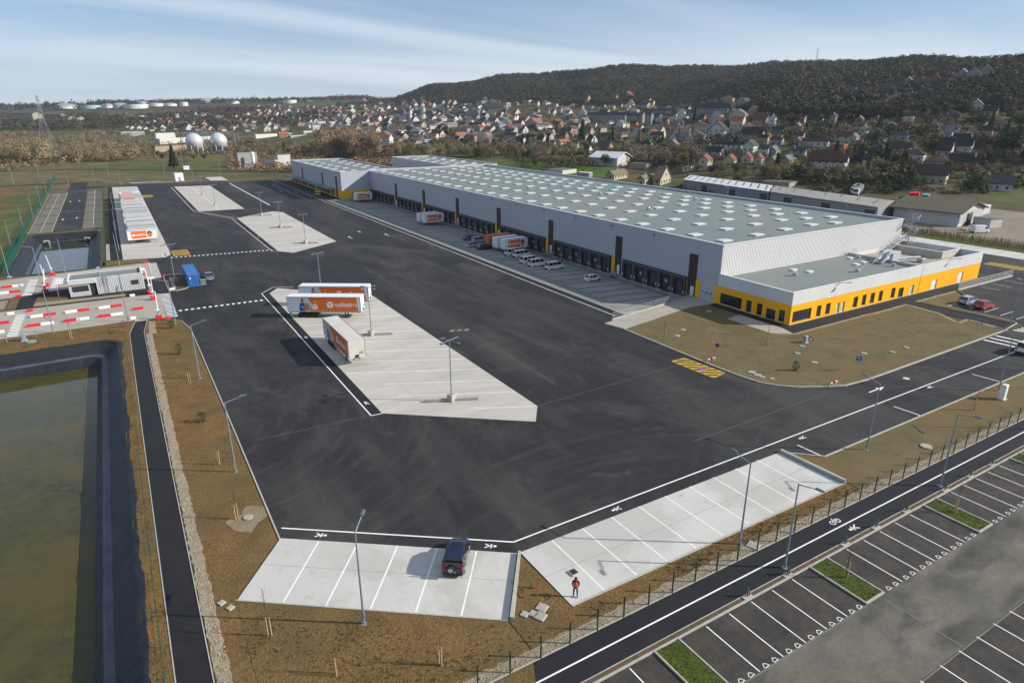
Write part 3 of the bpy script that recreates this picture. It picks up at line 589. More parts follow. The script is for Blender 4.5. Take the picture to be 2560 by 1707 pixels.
def pond(r, prof, water_z, wname, wm, water_d, label):
    V = []; Fc = []; mi = []; n = None
    for k, (d, z, m_, jit) in enumerate(prof):
        ring = ringpts(r, d, 3.2, 1.0); n = len(ring); ph = random.random()*9
        for i, q in enumerate(ring):
            j = jit*(math.sin(i*.9+ph)+math.sin(i*.37+ph*2)+random.uniform(-1,1)*1.2)
            V.append((q[0]+j*.5, q[1]+j*.5, z+(j*.35 if k > 1 else abs(j)*.2)))
        if k:
            for i in range(n): Fc.append(((k-1)*n+i, (k-1)*n+(i+1)%n, k*n+(i+1)%n, k*n+i)); mi.append(m_)
    Fc.append(tuple((len(prof)-1)*n+i for i in range(n))); mi.append(0)
    me_ = bpy.data.meshes.new('pond_liner'); me_.from_pydata(V, [], Fc); me_.materials.append(liner); me_.materials.append(silt); me_.polygons.foreach_set('material_index', mi)
    me_.polygons.foreach_set('use_smooth', [True]*len(me_.polygons))
    ob('pond_basin', me_, kind='structure')
    MB().poly(ringpts(r, water_d, 3, 4.), water_z).build(wname, wm, None, kind='structure')
def water(name, c, c2, scale):
    m = mat(name, c, .04, c2, scale, fine=.3, fscale=.8, spec=.3, bump=.004, bscale=1.2); return m
w1 = water('pond_water_brown', (.062,.056,.013), (.048,.05,.02), .05); layer(w1, (.085,.064,.014), .08, .5, .68); layer(w1, (.03,.03,.01), 1.6, .62, .75, None, 0, .6)
w2 = water('pond_water_grey', (.05,.055,.03), (.03,.035,.03), .12); layer(w2, (.085,.07,.03), .15, .6, .7)
pond(P1, [(-.25,.035,0,.16),(.1,.06,0,.1),(1.1,-.75,0,.05),(2.1,-1.45,0,.04),(2.25,-1.5,1,.02),(2.8,-1.6,1,.02),(3.0,-1.8,0,.03),(3.7,-3.02,0,.03),(6.,-4.2,0,0)], -3.0, 'pond_water', w1, 3.5, None)
pond(P2, [(-.3,.035,0,.12),(.1,.06,0,.08),(1.2,-1.2,0,.05),(2.2,-2.0,0,.03),(2.9,-2.1,1,.02),(3.3,-2.6,0,.03),(5,-3.6,0,0)], -2.5, 'pond_water', w2, 3.1, None)
# reservoir beyond the yard
struct(MB().poly([(-91,352),(-66,348),(-66,343),(-90,346)], .03), 'reservoir_water', w2)

# ================================================================== dock apron (slopes down to the docks), ramp
apron = struct(MB().poly([(-20.35,21.2,.0),(-.02,22.9,-1.1),(-.02,216.9,-1.1),(-20.35,216.9,.0)]), 'dock_apron', apron_conc)
struct(MB().box(-20.42,-20.2,19.2,217,-.1,.13), 'kerb', kerb_m)
def apz(x): return -1.1*(x+20.35)/20.35
def apline(a, b, w_, m, name='painted_line'):
    q = Vector((b[0]-a[0], b[1]-a[1])).normalized(); n = Vector((-q.y, q.x))*w_/2
    MB().poly([(a[0]-n.x,a[1]-n.y,apz(a[0])+.012),(b[0]-n.x,b[1]-n.y,apz(b[0])+.012),(b[0]+n.x,b[1]+n.y,apz(b[0])+.012),(a[0]+n.x,a[1]+n.y,apz(a[0])+.012)]).build(name, m, apron)
struct(MB().prism([(-26.8,18.1),(-25.7,13.7),(-6.2,17.35),(-2.1,16.85),(0,16.85),(0,22.8),(-11.5,20.9),(-20.5,19.3)], -.05, .03), 'ramp', gate_conc)
struct(MB().prism([(-24.4,18.7),(-24.4,18.95),(0,23.05),(0,22.75),(-11.5,20.85)], -1.3, .28), 'ramp_wall', kerb_m)
COLS = [(22.3,24.5),(45.5,47.7),(73.4,75.5),(101.2,103.4),(129.1,131.2),(157,159.1),(185,187.1),(217.2,219)]
DOORS = [[24.6+4.0*i for i in range(6)]]+[[c[1]+1.3+(n[0]-.9-c[1]-1.3)/6*i for i in range(7)] for c, n in zip(COLS[1:-1], COLS[2:])]
for sect in DOORS:
    for i in range(len(sect)-1):
        c = (sect[i]+sect[i+1])/2
        for d in (-.62,.62): apline((-16.2,c+d),(-2.2,c+d), .15, paint)
# ================================================================== warehouse
MX, MT0, MT1, MH = 61., 16.3, 221.5, 11.6
wh = thing('warehouse', 'long silver warehouse with many roof skylights and a row of dark loading docks', 'warehouse')
wall = MB().box(0,.3,MT0+.3,MT1,-1.3,MH-.05).box(MX-.3,MX,MT0+.3,MT1,-.2,MH-.05).box(.3,MX-.3,MT1-.3,MT1,-.2,MH-.05)
wall.build('wall', white_clad, wh)
MB().box(0,MX,MT0,MT0+.3,-.2,MH-.05).build('end_wall', rib_clad, wh)
rb = MB()
for x in np.arange(.25, MX-.2, .45): rb.add([(x,MT0,5.5),(x+.1,MT0-.05,5.5),(x+.26,MT0-.05,5.5),(x+.36,MT0,5.5),(x,MT0,MH-.1),(x+.1,MT0-.05,MH-.1),(x+.26,MT0-.05,MH-.1),(x+.36,MT0,MH-.1)], [(0,1,5,4),(1,2,6,5),(2,3,7,6)])
rb.build('cladding_ribs', rib_clad, wh, kind='stuff')
sj = MB()
for y in np.arange(22.3, MT1, 5.6): sj.box(-.012,-.001,y-.015,y+.015,0,MH-.1)
sj.build('panel_joint', mat('panel_joint', (.40,.41,.43), .6), wh)
rf = MB().poly([(.3,MT0+.3),(MX-.3,MT0+.3),(MX-.3,MT1-.3),(.3,MT1-.3)], MH-.62).build('roof', roof_m, wh)
for b in ((-.06,.38,MT0-.14,MT1+.05),(MX-.38,MX+.06,MT0-.14,MT1+.05),(.38,MX-.38,MT0-.14,MT0+.36),(.38,MX-.38,MT1-.36,MT1+.05)): MB().box(*b, MH-.06, MH+.04).build('coping', coping, rf)
def skylight_proto():
    mb = MB().box(-1.35,1.35,-.9,.9,0,.3); m2 = MB().add([(-1.45,-1.0,.3),(1.45,-1.0,.3),(1.45,1.0,.3),(-1.45,1.0,.3),(-1.4,-.95,.38),(1.4,-.95,.38),(1.4,.95,.38),(-1.4,.95,.38),(0,-.95,.44),(0,.95,.44)],
        [(0,1,5,8,4),(1,2,6,5),(2,3,7,9,6),(3,0,4,7),(4,8,9,7),(8,5,6,9)])
    me_ = bpy.data.meshes.new('skylight'); V = mb.v+m2.v; me_.from_pydata(V, [], mb.f+[tuple(i+8 for i in f) for f in m2.f]); me_.materials.append(sky_m); return me_
SKM = skylight_proto()
def skylight(x, y, z, parent, s=1.): 
    o = ob('skylight', SKM, parent, (x+random.uniform(-.12,.12),y+random.uniform(-.15,.15),z)); o.scale = (s, s, .75); return o
SKX = [(5.8,21.2),(16.8,22.4),(27.6,23.6),(37.8,24.4),(45.0,23.),(51.8,29.)]
for i, (x, y0) in enumerate(SKX):
    y = y0
    while y < MT1-4: skylight(x, y, MH-.62, rf); y += 8.05
for (x, y) in ((22.5,62),(33,96),(22.3,121),(41,148),(22.6,176),(48,70),(30,200)):
    MB().lathe((x,y,MH-.62), [(.0,.9),(.45,.9),(.55,.75),(.3,.6),(.3,0)], 10).box(x+.5,x+1.3,y-.3,y+.3,MH-.62,MH-.1).build('roof_vent', galv, rf)
for y in np.arange(35, 215, 14.2): MB().box(-.22,0,y,y+.5,10.6,10.8).build('floodlight', frame_m, wh)
# docks
for sect in DOORS:
    for i in range(len(sect)-1):
        a, b = sect[i]+.12, sect[i+1]-.12
        sh = MB().box(-.62,-.02,a,a+.75,-.35,3.55).box(-.62,-.02,b-.75,b,-.35,3.55).box(-.62,-.02,a+.75,b-.75,2.75,3.55).build('dock_shelter', dark_frame, wh)
        MB().box(-.655,-.635,a,a+.07,-.3,3.5).box(-.655,-.635,b-.07,b,-.3,3.5).box(-.655,-.635,a+.07,b-.07,3.42,3.5).build('edge_trim', mat('trim_grey', (.32,.32,.33), .6), sh)
        MB().box(-.14,-.03,a+.75,b-.75,-.1,2.75).build('door', door_dark, sh)
        MB().box(-.17,-.145,(a+b)/2-.35,(a+b)/2+.35,1.4,1.9).build('pane', glass_l, sh) if i % 2 else None
        MB().box(-.75,-.02,a+.8,b-.8,-.45,-.12).build('leveller', frame_m, sh)
        for y in (a+.3, b-.45): MB().box(-.68,-.63,y,y+.14,.1,.75).build('guide_plate', wht_m, sh)
    MB().box(-.5,-.012,sect[0],sect[-1],3.57,3.72).build('dock_canopy_strip', frame_m, wh)
    MB().box(-.3,-.012,sect[0],sect[-1],-1.25,-.46).build('dock_plinth', kerb_m, wh)
for k, (a, b) in enumerate(COLS):
    cp = MB()
    for q in range(4): cp.box(-.14,-.004,a,b,.02+q*2.16,2.14+q*2.16)
    c = cp.build('perforated_column', col_m, wh)
    MB().box(-.17,-.142,a+.35,a+1.25,0,2.05).build('door', win_white, c)
    if 0 < k: MB().box(-.1,-.003,b+.05,b+1.2,0,3.6).build('yellow_panel', yellow, wh)
    if 0 < k < 7:
        st = thing('dock_stairs', 'grey steel stairs at the %s dark column of the docks from the office' % ['first','second','third','fourth','fifth','sixth','seventh'][k], 'stairs', (-.2, a, 0))
        mb = MB().box(-1.3,0,.2,1.5,-.08,.0)
        for s_ in range(5): mb.box(-1.3,-.1,1.5+s_*.28,1.78+s_*.28,-.28-s_*.2,-.2-s_*.2)
        mb.build('step', galv, st)
        for x in (-1.3,-.12): MB().path([(x,.2,1.0),(x,1.5,1.0),(x,2.9,-.1)], .03).tube((x,.2,-1),(x,.2,1),.03).tube((x,1.5,-1),(x,1.5,1),.03).tube((x,2.9,-1.1),(x,2.9,-.1),.03).tube((x,.2,.5),(x,1.5,.5),.02).build('handrail', galv, st)
MB().box(-.1,-.003,24.5,25.0,0,3.55).build('yellow_panel', yellow, wh); MB().box(-.1,-.003,21.05,22.28,0,3.55).build('yellow_panel', yellow, wh); MB().box(-.02,-.003,16.31,17.42,.0,3.645).build('yellow_panel', yellow, wh)
sdoor = MB().box(-.03,-.004,17.45,20.95,0,4.35).build('sectional_door', mat('door_grey', (.46,.48,.5), .5), wh)
for z in (1.1,2.2,3.3): MB().box(-.034,-.031,17.45,20.95,z,z+.03).build('seam', mat('panel_joint'), sdoor) if False else MB().box(-.036,-.031,17.45,20.95,z,z+.03).build('seam', MATS['panel_joint'], sdoor)
for y in (17.9,19.0,20.1): MB().box(-.045,-.031,y,y+.55,1.45,1.7).build('pane', glass_d, sdoor)
# the near wing
wg = thing('warehouse_wing', 'silver wing with yellow base and canopy, standing out from the warehouse front', 'warehouse')
a0, a1_, b0, b1 = -13.2, 14.5, 216.6, 306.
MB().box(a0,a0+.3,b0,b1,3.65,MH-.05).box(a0+.3,-.003,b0,b0+.3,3.65,MH-.05).box(a1_-.3,a1_,221.6,b1,0,MH-.05).box(a0+.3,a1_-.3,b1-.3,b1,0,MH-.05).build('wall', white_clad, wg)
MB().box(a0+.02,a0+.3,b0+.02,b1,.3,3.645).box(a0+.3,-.003,b0+.02,b0+.3,.3,3.645).build('yellow_base', yellow, wg)
MB().box(a0+.01,a0+.3,b0+.01,b1,-1.2,.295).box(a0+.3,-.003,b0+.01,b0+.3,-1.2,.295).build('plinth', kerb_m, wg)
wr = MB().poly([(a0+.3,b0+.3),(-.002,b0+.3),(-.002,221.56),(a1_-.3,221.56),(a1_-.3,b1-.3),(a0+.3,b1-.3)], MH-.62).build('roof', roof_m, wg)
for b in ((a0-.06,a0+.38,b0-.06,b1+.06),(a1_-.38,a1_+.06,221.6,b1+.06),(a0+.38,a1_-.38,b1-.38,b1+.06),(a0+.38,-.07,b0-.06,b0+.38)): MB().box(*b, MH-.06, MH+.04).build('coping', coping, wr)
for x, ys in ((-9.6,np.arange(226,300,12.4)),(-3.4,np.arange(229,300,12.4)),(5.8,np.arange(230,300,12.4)),(11,np.arange(227,300,12.4))):
    for y in ys: skylight(x, y, MH-.62, wr)
for y in (222.8,245,282.5): MB().box(a0-.14,a0-.003,y,y+1.9,.5,9.3).build('perforated_column', col_m, wg)
cnp = MB().add([(a0-3.2,226.5,3.55),(a0,226.5,3.75),(a0,312,3.75),(a0-3.2,312,3.55),(a0-3.2,226.5,3.4),(a0,226.5,3.6),(a0,312,3.6),(a0-3.2,312,3.4)], [(0,1,2,3),(7,6,5,4),(0,4,5,1),(3,7,4,0),(2,6,7,3)]).build('canopy', mat('canopy_metal', (.13,.21,.22), .5, (.10,.17,.18), .4), wg)
for y in np.arange(229, 304, 3.1): MB().box(a0-.12,a0-.005,y,y+.45,.5,3.3).build('door_pier', mat('yellow_shade_panel', (.66,.33,.006), .5), wg); MB().box(a0-.05,a0-.004,y+.6,y+2.9,.5,2.8).build('door', door_dark, wg) if int(y) % 4 else None
MB().box(-8.6,-6.9,b0-.05,b0-.003,.5,2.6).build('window', glass_d, wg); MB().box(-3.6,-2.7,b0-.05,b0-.003,1.6,2.6).build('window', glass_d, wg); MB().box(-5.4,-4.5,b0-.05,b0-.003,1.6,2.6).build('window', glass_d, wg)
yt = thing('scissor_lift', 'yellow scissor lift parked at the foot of the wing with the canopy', 'lift', (-18.6,236,0))
MB().bbox(-1.0,1.0,-1.6,1.6,.35,.95,.06).build('chassis', yellow, yt); MB().box(-.9,.9,-1.5,1.5,1.7,1.85).build('platform', yellow, yt)
m_ = MB()
for s_ in (-.8,.8):
    m_.tube((s_,-1.3,.95),(s_,1.3,1.7),.05).tube((s_,1.3,.95),(s_,-1.3,1.7),.05)
m_.build('scissor_arm', frame_m, yt)
m_ = MB()
for x in (-.9,.9):
    for y in (-1.5,0,1.5): m_.tube((x,y,1.85),(x,y,2.9),.03)
    for z in (2.4,2.9): m_.tube((x,-1.5,z),(x,1.5,z),.03)
m_.build('guard_rail', yellow, yt)
for x in (-1,1):
    for y in (-1.1,1.1): MB().lathe((x-.12 if x < 0 else x-.1,y,.35), [(0,0),(.35,0),(.35,.22),(0,.22)], 12, 'x').build('wheel', black_m, yt)
# the rear wing
wg2 = thing('warehouse_wing', 'plain silver wing with skylights behind the far end of the warehouse', 'warehouse')
a0, a1_, b0, b1 = 43.3, 67.8, 221.6, 302.5
MB().box(a0,a0+.3,b0,b1,0,MH-.05).box(a1_-.3,a1_,b0,b1,0,MH-.05).box(a0+.3,a1_-.3,b1-.3,b1,0,MH-.05).box(MX+.01,a1_-.3,b0,b0+.3,0,MH-.05).build('wall', white_clad, wg2)
wr = MB().poly([(a0+.3,b0+.0),(a1_-.3,b0+.0),(a1_-.3,b1-.3),(a0+.3,b1-.3)], MH-.62).build('roof', roof_m, wg2)
for b in ((a0-.06,a0+.38,b0+.1,b1+.06),(a1_-.38,a1_+.06,b0+.1,b1+.06),(a0+.38,a1_-.38,b1-.38,b1+.06)): MB().box(*b, MH-.06, MH+.04).build('coping', coping, wr)
for x, y0 in ((48,231),(54,227),(60,233),(64.5,228)):
    for y in np.arange(y0, 299, 12.2): skylight(x, y, MH-.62, wr)
MB().box(a0-.1,a0-.003,244,246,3,9).build('perforated_column', col_m, wg2)
lk = thing('link_block', 'low silver block between the two far wings of the warehouse', 'building')
MB().box(14.6,43.2,221.7,262,0,8.4).build('wall', white_clad, lk); MB().poly([(14.9,222),(42.9,222),(42.9,261.7),(14.9,261.7)], 8.42).build('roof', roof_m, lk)

# ================================================================== office block
off = thing('office_block', 'low office block with yellow lower walls and grey top at the warehouse end', 'office')
OX, OT, OH, YH = 65.3, 16.3, 6.0, 3.65
def wallrun(axis, pos, a, b, openings, z0, z1, thick, name, m, parent, sign):
    """wall along an axis with real openings (a0,a1,z0,z1)"""
    mb = MB(); xs = sorted(set([a, b]+[q for o in openings for q in o[:2]]))
    for i in range(len(xs)-1):
        u0, u1 = xs[i], xs[i+1]; c = (u0+u1)/2; op = [o for o in openings if o[0] < c < o[1]]
        segs = [(z0, z1)] if not op else [(z0, max(z0, op[0][2])), (min(z1, op[0][3]), z1)]
        for s0, s1 in segs:
            if s1-s0 < .01: continue
            if axis == 'x': mb.box(u0, u1, pos, pos+thick, s0, s1)
            else: mb.box(pos, pos+thick, u0, u1, s0, s1)
    return mb.build(name, m, parent)
def opening(axis, pos, o, kind, parent, depth=.16):
    u0, u1, z0, z1 = o
    def B(a, b, d0, d1, c, d):
        return MB().box(a, b, pos+d0, pos+d1, c, d) if axis == 'x' else MB().box(pos+d0, pos+d1, a, b, c, d)
    if kind == 'door_w': B(u0,u1,depth-.02,depth+.04,z0,z1).build('door', win_white, parent); return
    n = {'w4':4,'w1':1,'d2':2,'dd':1,'fr':1}[kind]; f = .07
    wd = B(u0,u1,depth,depth+.05,z0,z0+f); wd2 = B(u0,u1,depth,depth+.05,z1-f,z1); wd.add(wd2.v, wd2.f)
    for k in range(n+1):
        c = u0+(u1-u0)*k/n; c = min(max(c, u0+f/2), u1-f/2); q = B(c-f/2,c+f/2,depth,depth+.05,z0+f,z1-f); wd.add(q.v, q.f)
    if kind == 'w1' : q = B(u0+f,u1-f,depth,depth+.05,z0+.75,z0+.75+f); wd.add(q.v, q.f)
    wo_ = wd.build('door' if kind in ('dd','d2','fr') else 'window', frame_m if kind != 'fr' else win_white, parent)
    for k in range(n):
        g0, g1 = u0+(u1-u0)*k/n+f*.5, u0+(u1-u0)*(k+1)/n-f*.5
        B(g0,g1,depth+.02,depth+.035,z0+f,z1-f).build('pane', {'dd':frame_m,'fr':glass_l}.get(kind, glass_d), wo_)
OR_ = [((.6,5.8,.38,2.45),'w4'),((7.35,8.65,.38,2.5),'w1'),((10.0,11.35,.38,2.5),'w1'),((13.2,14.2,.12,2.1),'fr'),((14.8,15.8,.12,2.1),'fr'),((18.4,19.8,.38,2.5),'w1'),((21.2,22.5,.38,2.5),'w1'),((23.9,25.3,.38,2.5),'w1'),((26.7,28.,.38,2.5),'w1'),((30.9,32.3,.38,2.5),'w1'),((33.6,35.35,.12,2.12),'d2'),((37.6,39.1,.12,2.12),'fr'),((45.85,47.85,.1,2.15),'door_w'),((56.3,58.4,.1,2.5),'door_w')]
OL_ = [((10.6,15.8,.25,2.38),'w4'),((8.35,9.55,.2,2.45),'dd'),((5.95,7.15,.25,2.44),'w1'),((3.1,5.05,.05,2.03),'d2'),((1.15,2.35,.28,2.43),'w1')]
wallrun('x', 0., 0., OX, [o for o, k in OR_], .12, YH-.002, .25, 'yellow_wall', yellow, off, 1)
wallrun('y', 0., .25, 16.3, [o for o, k in OL_], .12, YH-.002, .25, 'yellow_wall', yellow, off, 1)
for o, k in OR_: opening('x', 0., o, k, off)
for o, k in OL_: opening('y', 0., o, k, off)
MB().box(-.01,OX,-.01,.25,-.15,.118).box(-.01,.25,.25,16.3,-.15,.118).build('plinth', kerb_m, off)
MB().box(-.02,OX+.02,-.02,.25,YH,OH-.05).box(-.02,.25,.25,OT-.002,YH,OH-.05).box(OX-.25,OX,.26,16.0,.12,OH-.05).build('parapet_wall', mat('office_cladding', (.60,.62,.62), .45, (.56,.58,.58), .2, fine=.02), off)
MB().box(.26,OX-.26,.3,.35,.2,YH).box(.35,.4,.3,16,.2,YH).build('inner_wall', mat('inner_wall', (.35,.33,.3), .8), off)
jm = MB()
for x in (11.95,23.5,35.8,47.3,58.0): jm.box(x-.012,x+.012,-.026,-.021,YH,OH-.1).box(x-.012,x+.012,-.006,-.002,2.6,YH-.01)
jm.box(-.02,OX,-.026,-.021,4.8,4.815).build('panel_joint', MATS['panel_joint'], off)
MB().box(40.92,40.98,-.035,-.021,.15,OH-.05).build('downpipe', frame_m, off)
wl = MB()
for s0, s1 in ((0,.6),(5.8,7.35),(8.65,10),(11.35,13.2),(15.8,18.4),(19.8,21.2),(22.5,23.9),(25.3,26.7),(28,30.9),(32.3,33.6),(35.35,37.6),(39.1,45.8),(47.9,56.2),(58.5,OX)): wl.box(s0+.02,s1-.02,-.008,-.002,1.38,1.40)
wl.build('panel_joint', mat('yellow_joint', (.9,.66,.2), .5), off)
orf = MB().poly([(.25,.25),(40.6,.25),(40.6,OT-.14),(.25,OT-.14)], OH-.75).build('roof', mat('office_roof', (.165,.19,.18), .8, (.18,.205,.2), .12, fine=.06), off)
MB().poly([(40.85,.25),(OX-.25,.25),(OX-.25,OT-.14),(40.85,OT-.14)], OH-1.5).build('roof', mat('gravel_roof', (.34,.30,.24), .95, (.28,.245,.2), .6, fine=.2), off)
MB().box(40.6,40.85,.25,OT-.14,OH-1.6,OH-.2).build('upstand', white_clad, orf)
MB().box(57.5,57.75,4.6,OT-.14,OH-1.55,OH).box(57.75,OX-.25,4.6,4.85,OH-1.55,OH).build('upstand', mat('cream_render', (.50,.47,.42), .8), orf)
for b in ((-.08,OX+.06,-.08,.3),(-.08,.3,.3,OT-.01),(OX-.3,OX+.06,.3,OT-.01)): MB().box(*b, OH-.05, OH+.03).build('coping', coping, orf)
for b in ((57.4,57.85,4.5,OT-.14),(57.85,OX-.3,4.5,4.95)): MB().box(*b, OH+.002, OH+.05).build('coping', coping, orf)
for (x, y, s_) in ((18.5,10,.5),(17.2,12.8,.5),(32.6,9.2,.5),(35.8,9.5,.5),(37.4,13.2,.5)): skylight(x, y, OH-.75, orf, s_)
for (x, y) in ((13.4,9.8),(26.5,5.2),(37.5,4.2),(38.6,12.6)): MB().lathe((x,y,OH-.75), [(.2,0),(.2,.5),(.45,.5),(.4,.75),(0,.8)], 10).box(x+.3,x+1.1,y-.25,y+.25,OH-.75,OH-.35).build('roof_vent', galv, orf)
MB().path([(37.0,8.0,OH-.5),(37.6,7.6,OH+.2),(39.6,8.2,OH+.25),(40.0,8.3,OH+.9),(43.0,8.9,OH+.95)], .3, 10).path([(37.4,6.6,OH-.5),(38,6.4,OH+.1),(40.2,7.0,OH+.15),(40.6,7.2,OH+.9),(43,7.8,OH+.9)], .3, 10).build('air_duct', chrome, orf)
MB().path([(44.5,8.,OH-.6),(51,6.0,OH-.6)], .28, 10).build('air_duct', chrome, orf); MB().path([(27,5.3,OH-.5),(38.5,9.3,OH-.5)], .07).build('pipe', galv, orf)
MB().bbox(43,46,7.5,10.5,OH-1.5,OH+1.0).build('air_handler', white_clad, orf); MB().bbox(49.5,51,4.6,5.8,OH-1.5,OH-.6).build('air_handler', galv, orf)
for x in (12.4, 51.0): MB().path([(x,-.05,OH-.2),(x,-.3,OH+.2),(x+1.2,-1.4,OH+.3)], .06).bbox(x+1.0,x+1.7,-1.9,-1.3,OH+.25,OH+.35,.02).build('wall_lamp', galv, off)
ld = MB()
for y in (14.6,15.2): ld.tube((39.6,y,OH-.7),(40.7,y,OH+.9),.03).tube((40.7,y,OH+.9),(42,y,OH-.4),.03)
for k in range(5): ld.tube((39.6+k*.25,14.6,OH-.7+k*.36),(39.6+k*.25,15.2,OH-.7+k*.36),.025)
ld.build('access_ladder', galv, orf)
# spiral escape stair at the rear corner
ss = thing('spiral_staircase', 'grey spiral fire escape at the rear corner of the warehouse', 'staircase', (62.8,15.2,0))
MB().tube((0,0,0),(0,0,13),.12,n=8).build('pole', galv, ss)
for i in range(60):
    a = i*.42; z = .2*i; r = 1.5
    MB().add([(.1*math.cos(a),.1*math.sin(a),z),(r*math.cos(a-.2),r*math.sin(a-.2),z),(r*math.cos(a+.22),r*math.sin(a+.22),z),(.1*math.cos(a),.1*math.sin(a),z+.05),(r*math.cos(a-.2),r*math.sin(a-.2),z+.05),(r*math.cos(a+.22),r*math.sin(a+.22),z+.05)], [(2,1,0),(3,4,5),(0,1,4,3),(1,2,5,4),(2,0,3,5)]).build('step', galv, ss)
hr = MB(); pts = [(1.5*math.cos(i*.42),1.5*math.sin(i*.42),.2*i+1.05) for i in range(64)]
hr.path(pts, .035, 5).path([(q[0],q[1],q[2]-.5) for q in pts], .025, 4)
for q in pts[::2]: hr.tube((q[0],q[1],q[2]-1),q,.025,n=4)
hr.build('handrail', galv, ss)
ls = thing('escape_stairs', 'straight grey steel stairs climbing from the office roof along the warehouse end wall', 'stairs', (0,0,0))
for i in range(16): MB().box(53.5+i*.48,54.0+i*.48,14.9,15.9,OH-1.4+i*.18,OH-1.34+i*.18).build('step', galv, ls)
m_ = MB()
for y in (14.9,15.9):
    m_.tube((53.5,y,OH-.4),(61.2,y,OH+2.5),.035).tube((53.5,y,OH-1.5),(61.2,y,OH+1.4),.05).tube((53.5,y,OH-.9),(61.2,y,OH+2.),.02)
    for k in range(6): m_.tube((53.5+k*1.5,y,OH-1.4+k*.565),(53.5+k*1.5,y,OH-.4+k*.565),.025)
m_.build('handrail', galv, ls)
# railings
def railing(pts, label, h=1.1, z=0, mids=2, m=None):
    r_ = thing('railing', label, 'railing'); m = m or galv
    for i in range(len(pts)-1):
        a = Vector((*pts[i][:2], pts[i][2] if len(pts[i]) > 2 else z)); b = Vector((*pts[i+1][:2], pts[i+1][2] if len(pts[i+1]) > 2 else z)); n = max(1, int((b-a).length/1.9))
        for k in range(n+1): c = a.lerp(b, k/n); MB().tube(c, c+Vector((0,0,h)), .03).build('post', m, r_)
        q = MB()
        for k in range(mids+1): q.tube(a+Vector((0,0,h*(k+1)/(mids+1))), b+Vector((0,0,h*(k+1)/(mids+1))), .025)
        q.build('rail', m, r_)
railing([(-24.3,18.85,.28),(-11.5,20.95,.28),(-.3,22.9,.28)], 'galvanised railing along the top of the ramp wall beside the dock apron')
struct(MB().prism([(50.2,-3.3),(74,-3.3),(74,-3.05),(50.2,-3.05)], -.1, .42), 'ramp_wall', kerb_m)
struct(MB().prism([(50.2,-3.3),(50.4,-3.1),(45.2,-7.9),(45.0,-8.1)], -.1, .35), 'ramp_wall', kerb_m)
railing([(50.3,-3.18,.42),(74,-3.18,.42)], 'long galvanised railing on the low wall beside the office footpath')
# ================================================================== lamp posts, masts
def lamp_proto(h=8.0, arm=1.7):
    r_ = ob('street_lamp', None)
    MB().tube((0,0,0),(0,0,h),.095,.055,8).build('pole', lamp_grey, r_)
    MB().box(-.2,.2,-.2,.2,0,.03).box(-.07,.07,-.1,-.06,.6,1.0).build('base_plate', lamp_grey, r_)
    MB().tube((0,0,h-.05),(arm,0,h+.32),.05,.04,6).build('arm', lamp_grey, r_)
    MB().add([(arm-.25,-.15,h+.3),(arm+.45,-.12,h+.38),(arm+.45,.12,h+.38),(arm-.25,.15,h+.3),(arm-.25,-.1,h+.42),(arm+.42,-.08,h+.46),(arm+.42,.08,h+.46),(arm-.25,.1,h+.42)], [(3,2,1,0),(4,5,6,7),(0,1,5,4),(1,2,6,5),(2,3,7,6),(3,0,4,7)]).build('lamp_head', mat('lamp_head', (.10,.13,.17), .4, (.08,.1,.13), 3.), r_)
    return r_
LP = lamp_proto()
def lamps(items, first):
    for i, (x, y, rz, label) in enumerate(items):
        o = LP if (first and i == 0) else copy_tree(LP)
        o.location = (x, y, 0); o.rotation_euler = (0,0,rz); o['label'] = label; o['category'] = 'street lamp'; o['group'] = 'grey single-arm street lamps'
PI = math.pi
lamps([(-56.1,-37.2,PI/2,'tall grey lamp post between the fence and the wide concrete bay row'),
 (-55.4,-41.25,-PI/2,'grey lamp post on the cycle path edge beside the first grass bed'),
 (-31.5,-41.3,-PI/2,'grey lamp post on the cycle path edge near the second grass bed'),
 (-30.7,-33.1,PI/2,'grey lamp post on the verge just past the end wall of the concrete bays'),
 (-.1,-32.8,PI/2,'grey lamp post beside the white cabinet on the road verge'),
 (14,-32.9,PI/2,'grey lamp post on the road verge beyond the white cabinet'),
 (-8,-41.3,-PI/2,'grey lamp post on the cycle path edge near the third grass bed'),
 (-87.2,-29.2,math.atan2(.81,.59),'grey lamp post in the bare soil below the short concrete bays'),
 (-91.8,28.2,0,'grey lamp post on the verge halfway between gate and concrete bays'),
 (-91.7,-1.5,0,'grey lamp post on the verge near the short concrete bays'),
 (-92.4,58,PI,'grey lamp post at the curve of the verge by the gate crossing'),
 (-99.6,64.3,PI/2,'grey lamp post at the head of the maintenance path'),
 (-110.9,63.8,PI/2,'grey lamp post on the near side of the gate lane with blocks'),
 (-115.4,107.5,PI,'grey lamp post beside the far gate lane crossing'),
 (-111.1,115.2,-PI/2,'grey lamp post between the far gate lane and the small pond'),
 (-121.6,113.4,-PI/2,'grey lamp post at the corner of the small pond by the green fence'),
 (-99.9,116.9,-PI/2,'grey lamp post at the end of the trailer rank by the gatehouse'),
 (-99.6,139.4,0,'grey lamp post between the trailer rank and the small pond'),
 (-99.6,168,0,'grey lamp post behind the foremost swap body of the rank'),
 (-99.6,215,0,'grey lamp post behind the middle of the swap body rank')], True)
for y in (157,192,226.6,263.8,303,345): lamps([(-125.2,y,0,'thin grey lamp post along the green fence of the staff car park')], False)
for x, y in ((-144,373),(-119,359),(-106.7,355),(-135,410),(-100,415),(-70,398),(-40,380),(-95,338),(-60,336),(-150,430),(-20,366)): lamps([(x,y,-PI/2,'thin grey lamp post along the access roads beyond the yard')], False)
for x, y in ((68,250),(69,200),(75,160),(108.6,23),(108,60),(108,110),(34.5,-19.6)): lamps([(x,y,PI,'thin grey lamp post along the road behind the warehouse')], False)
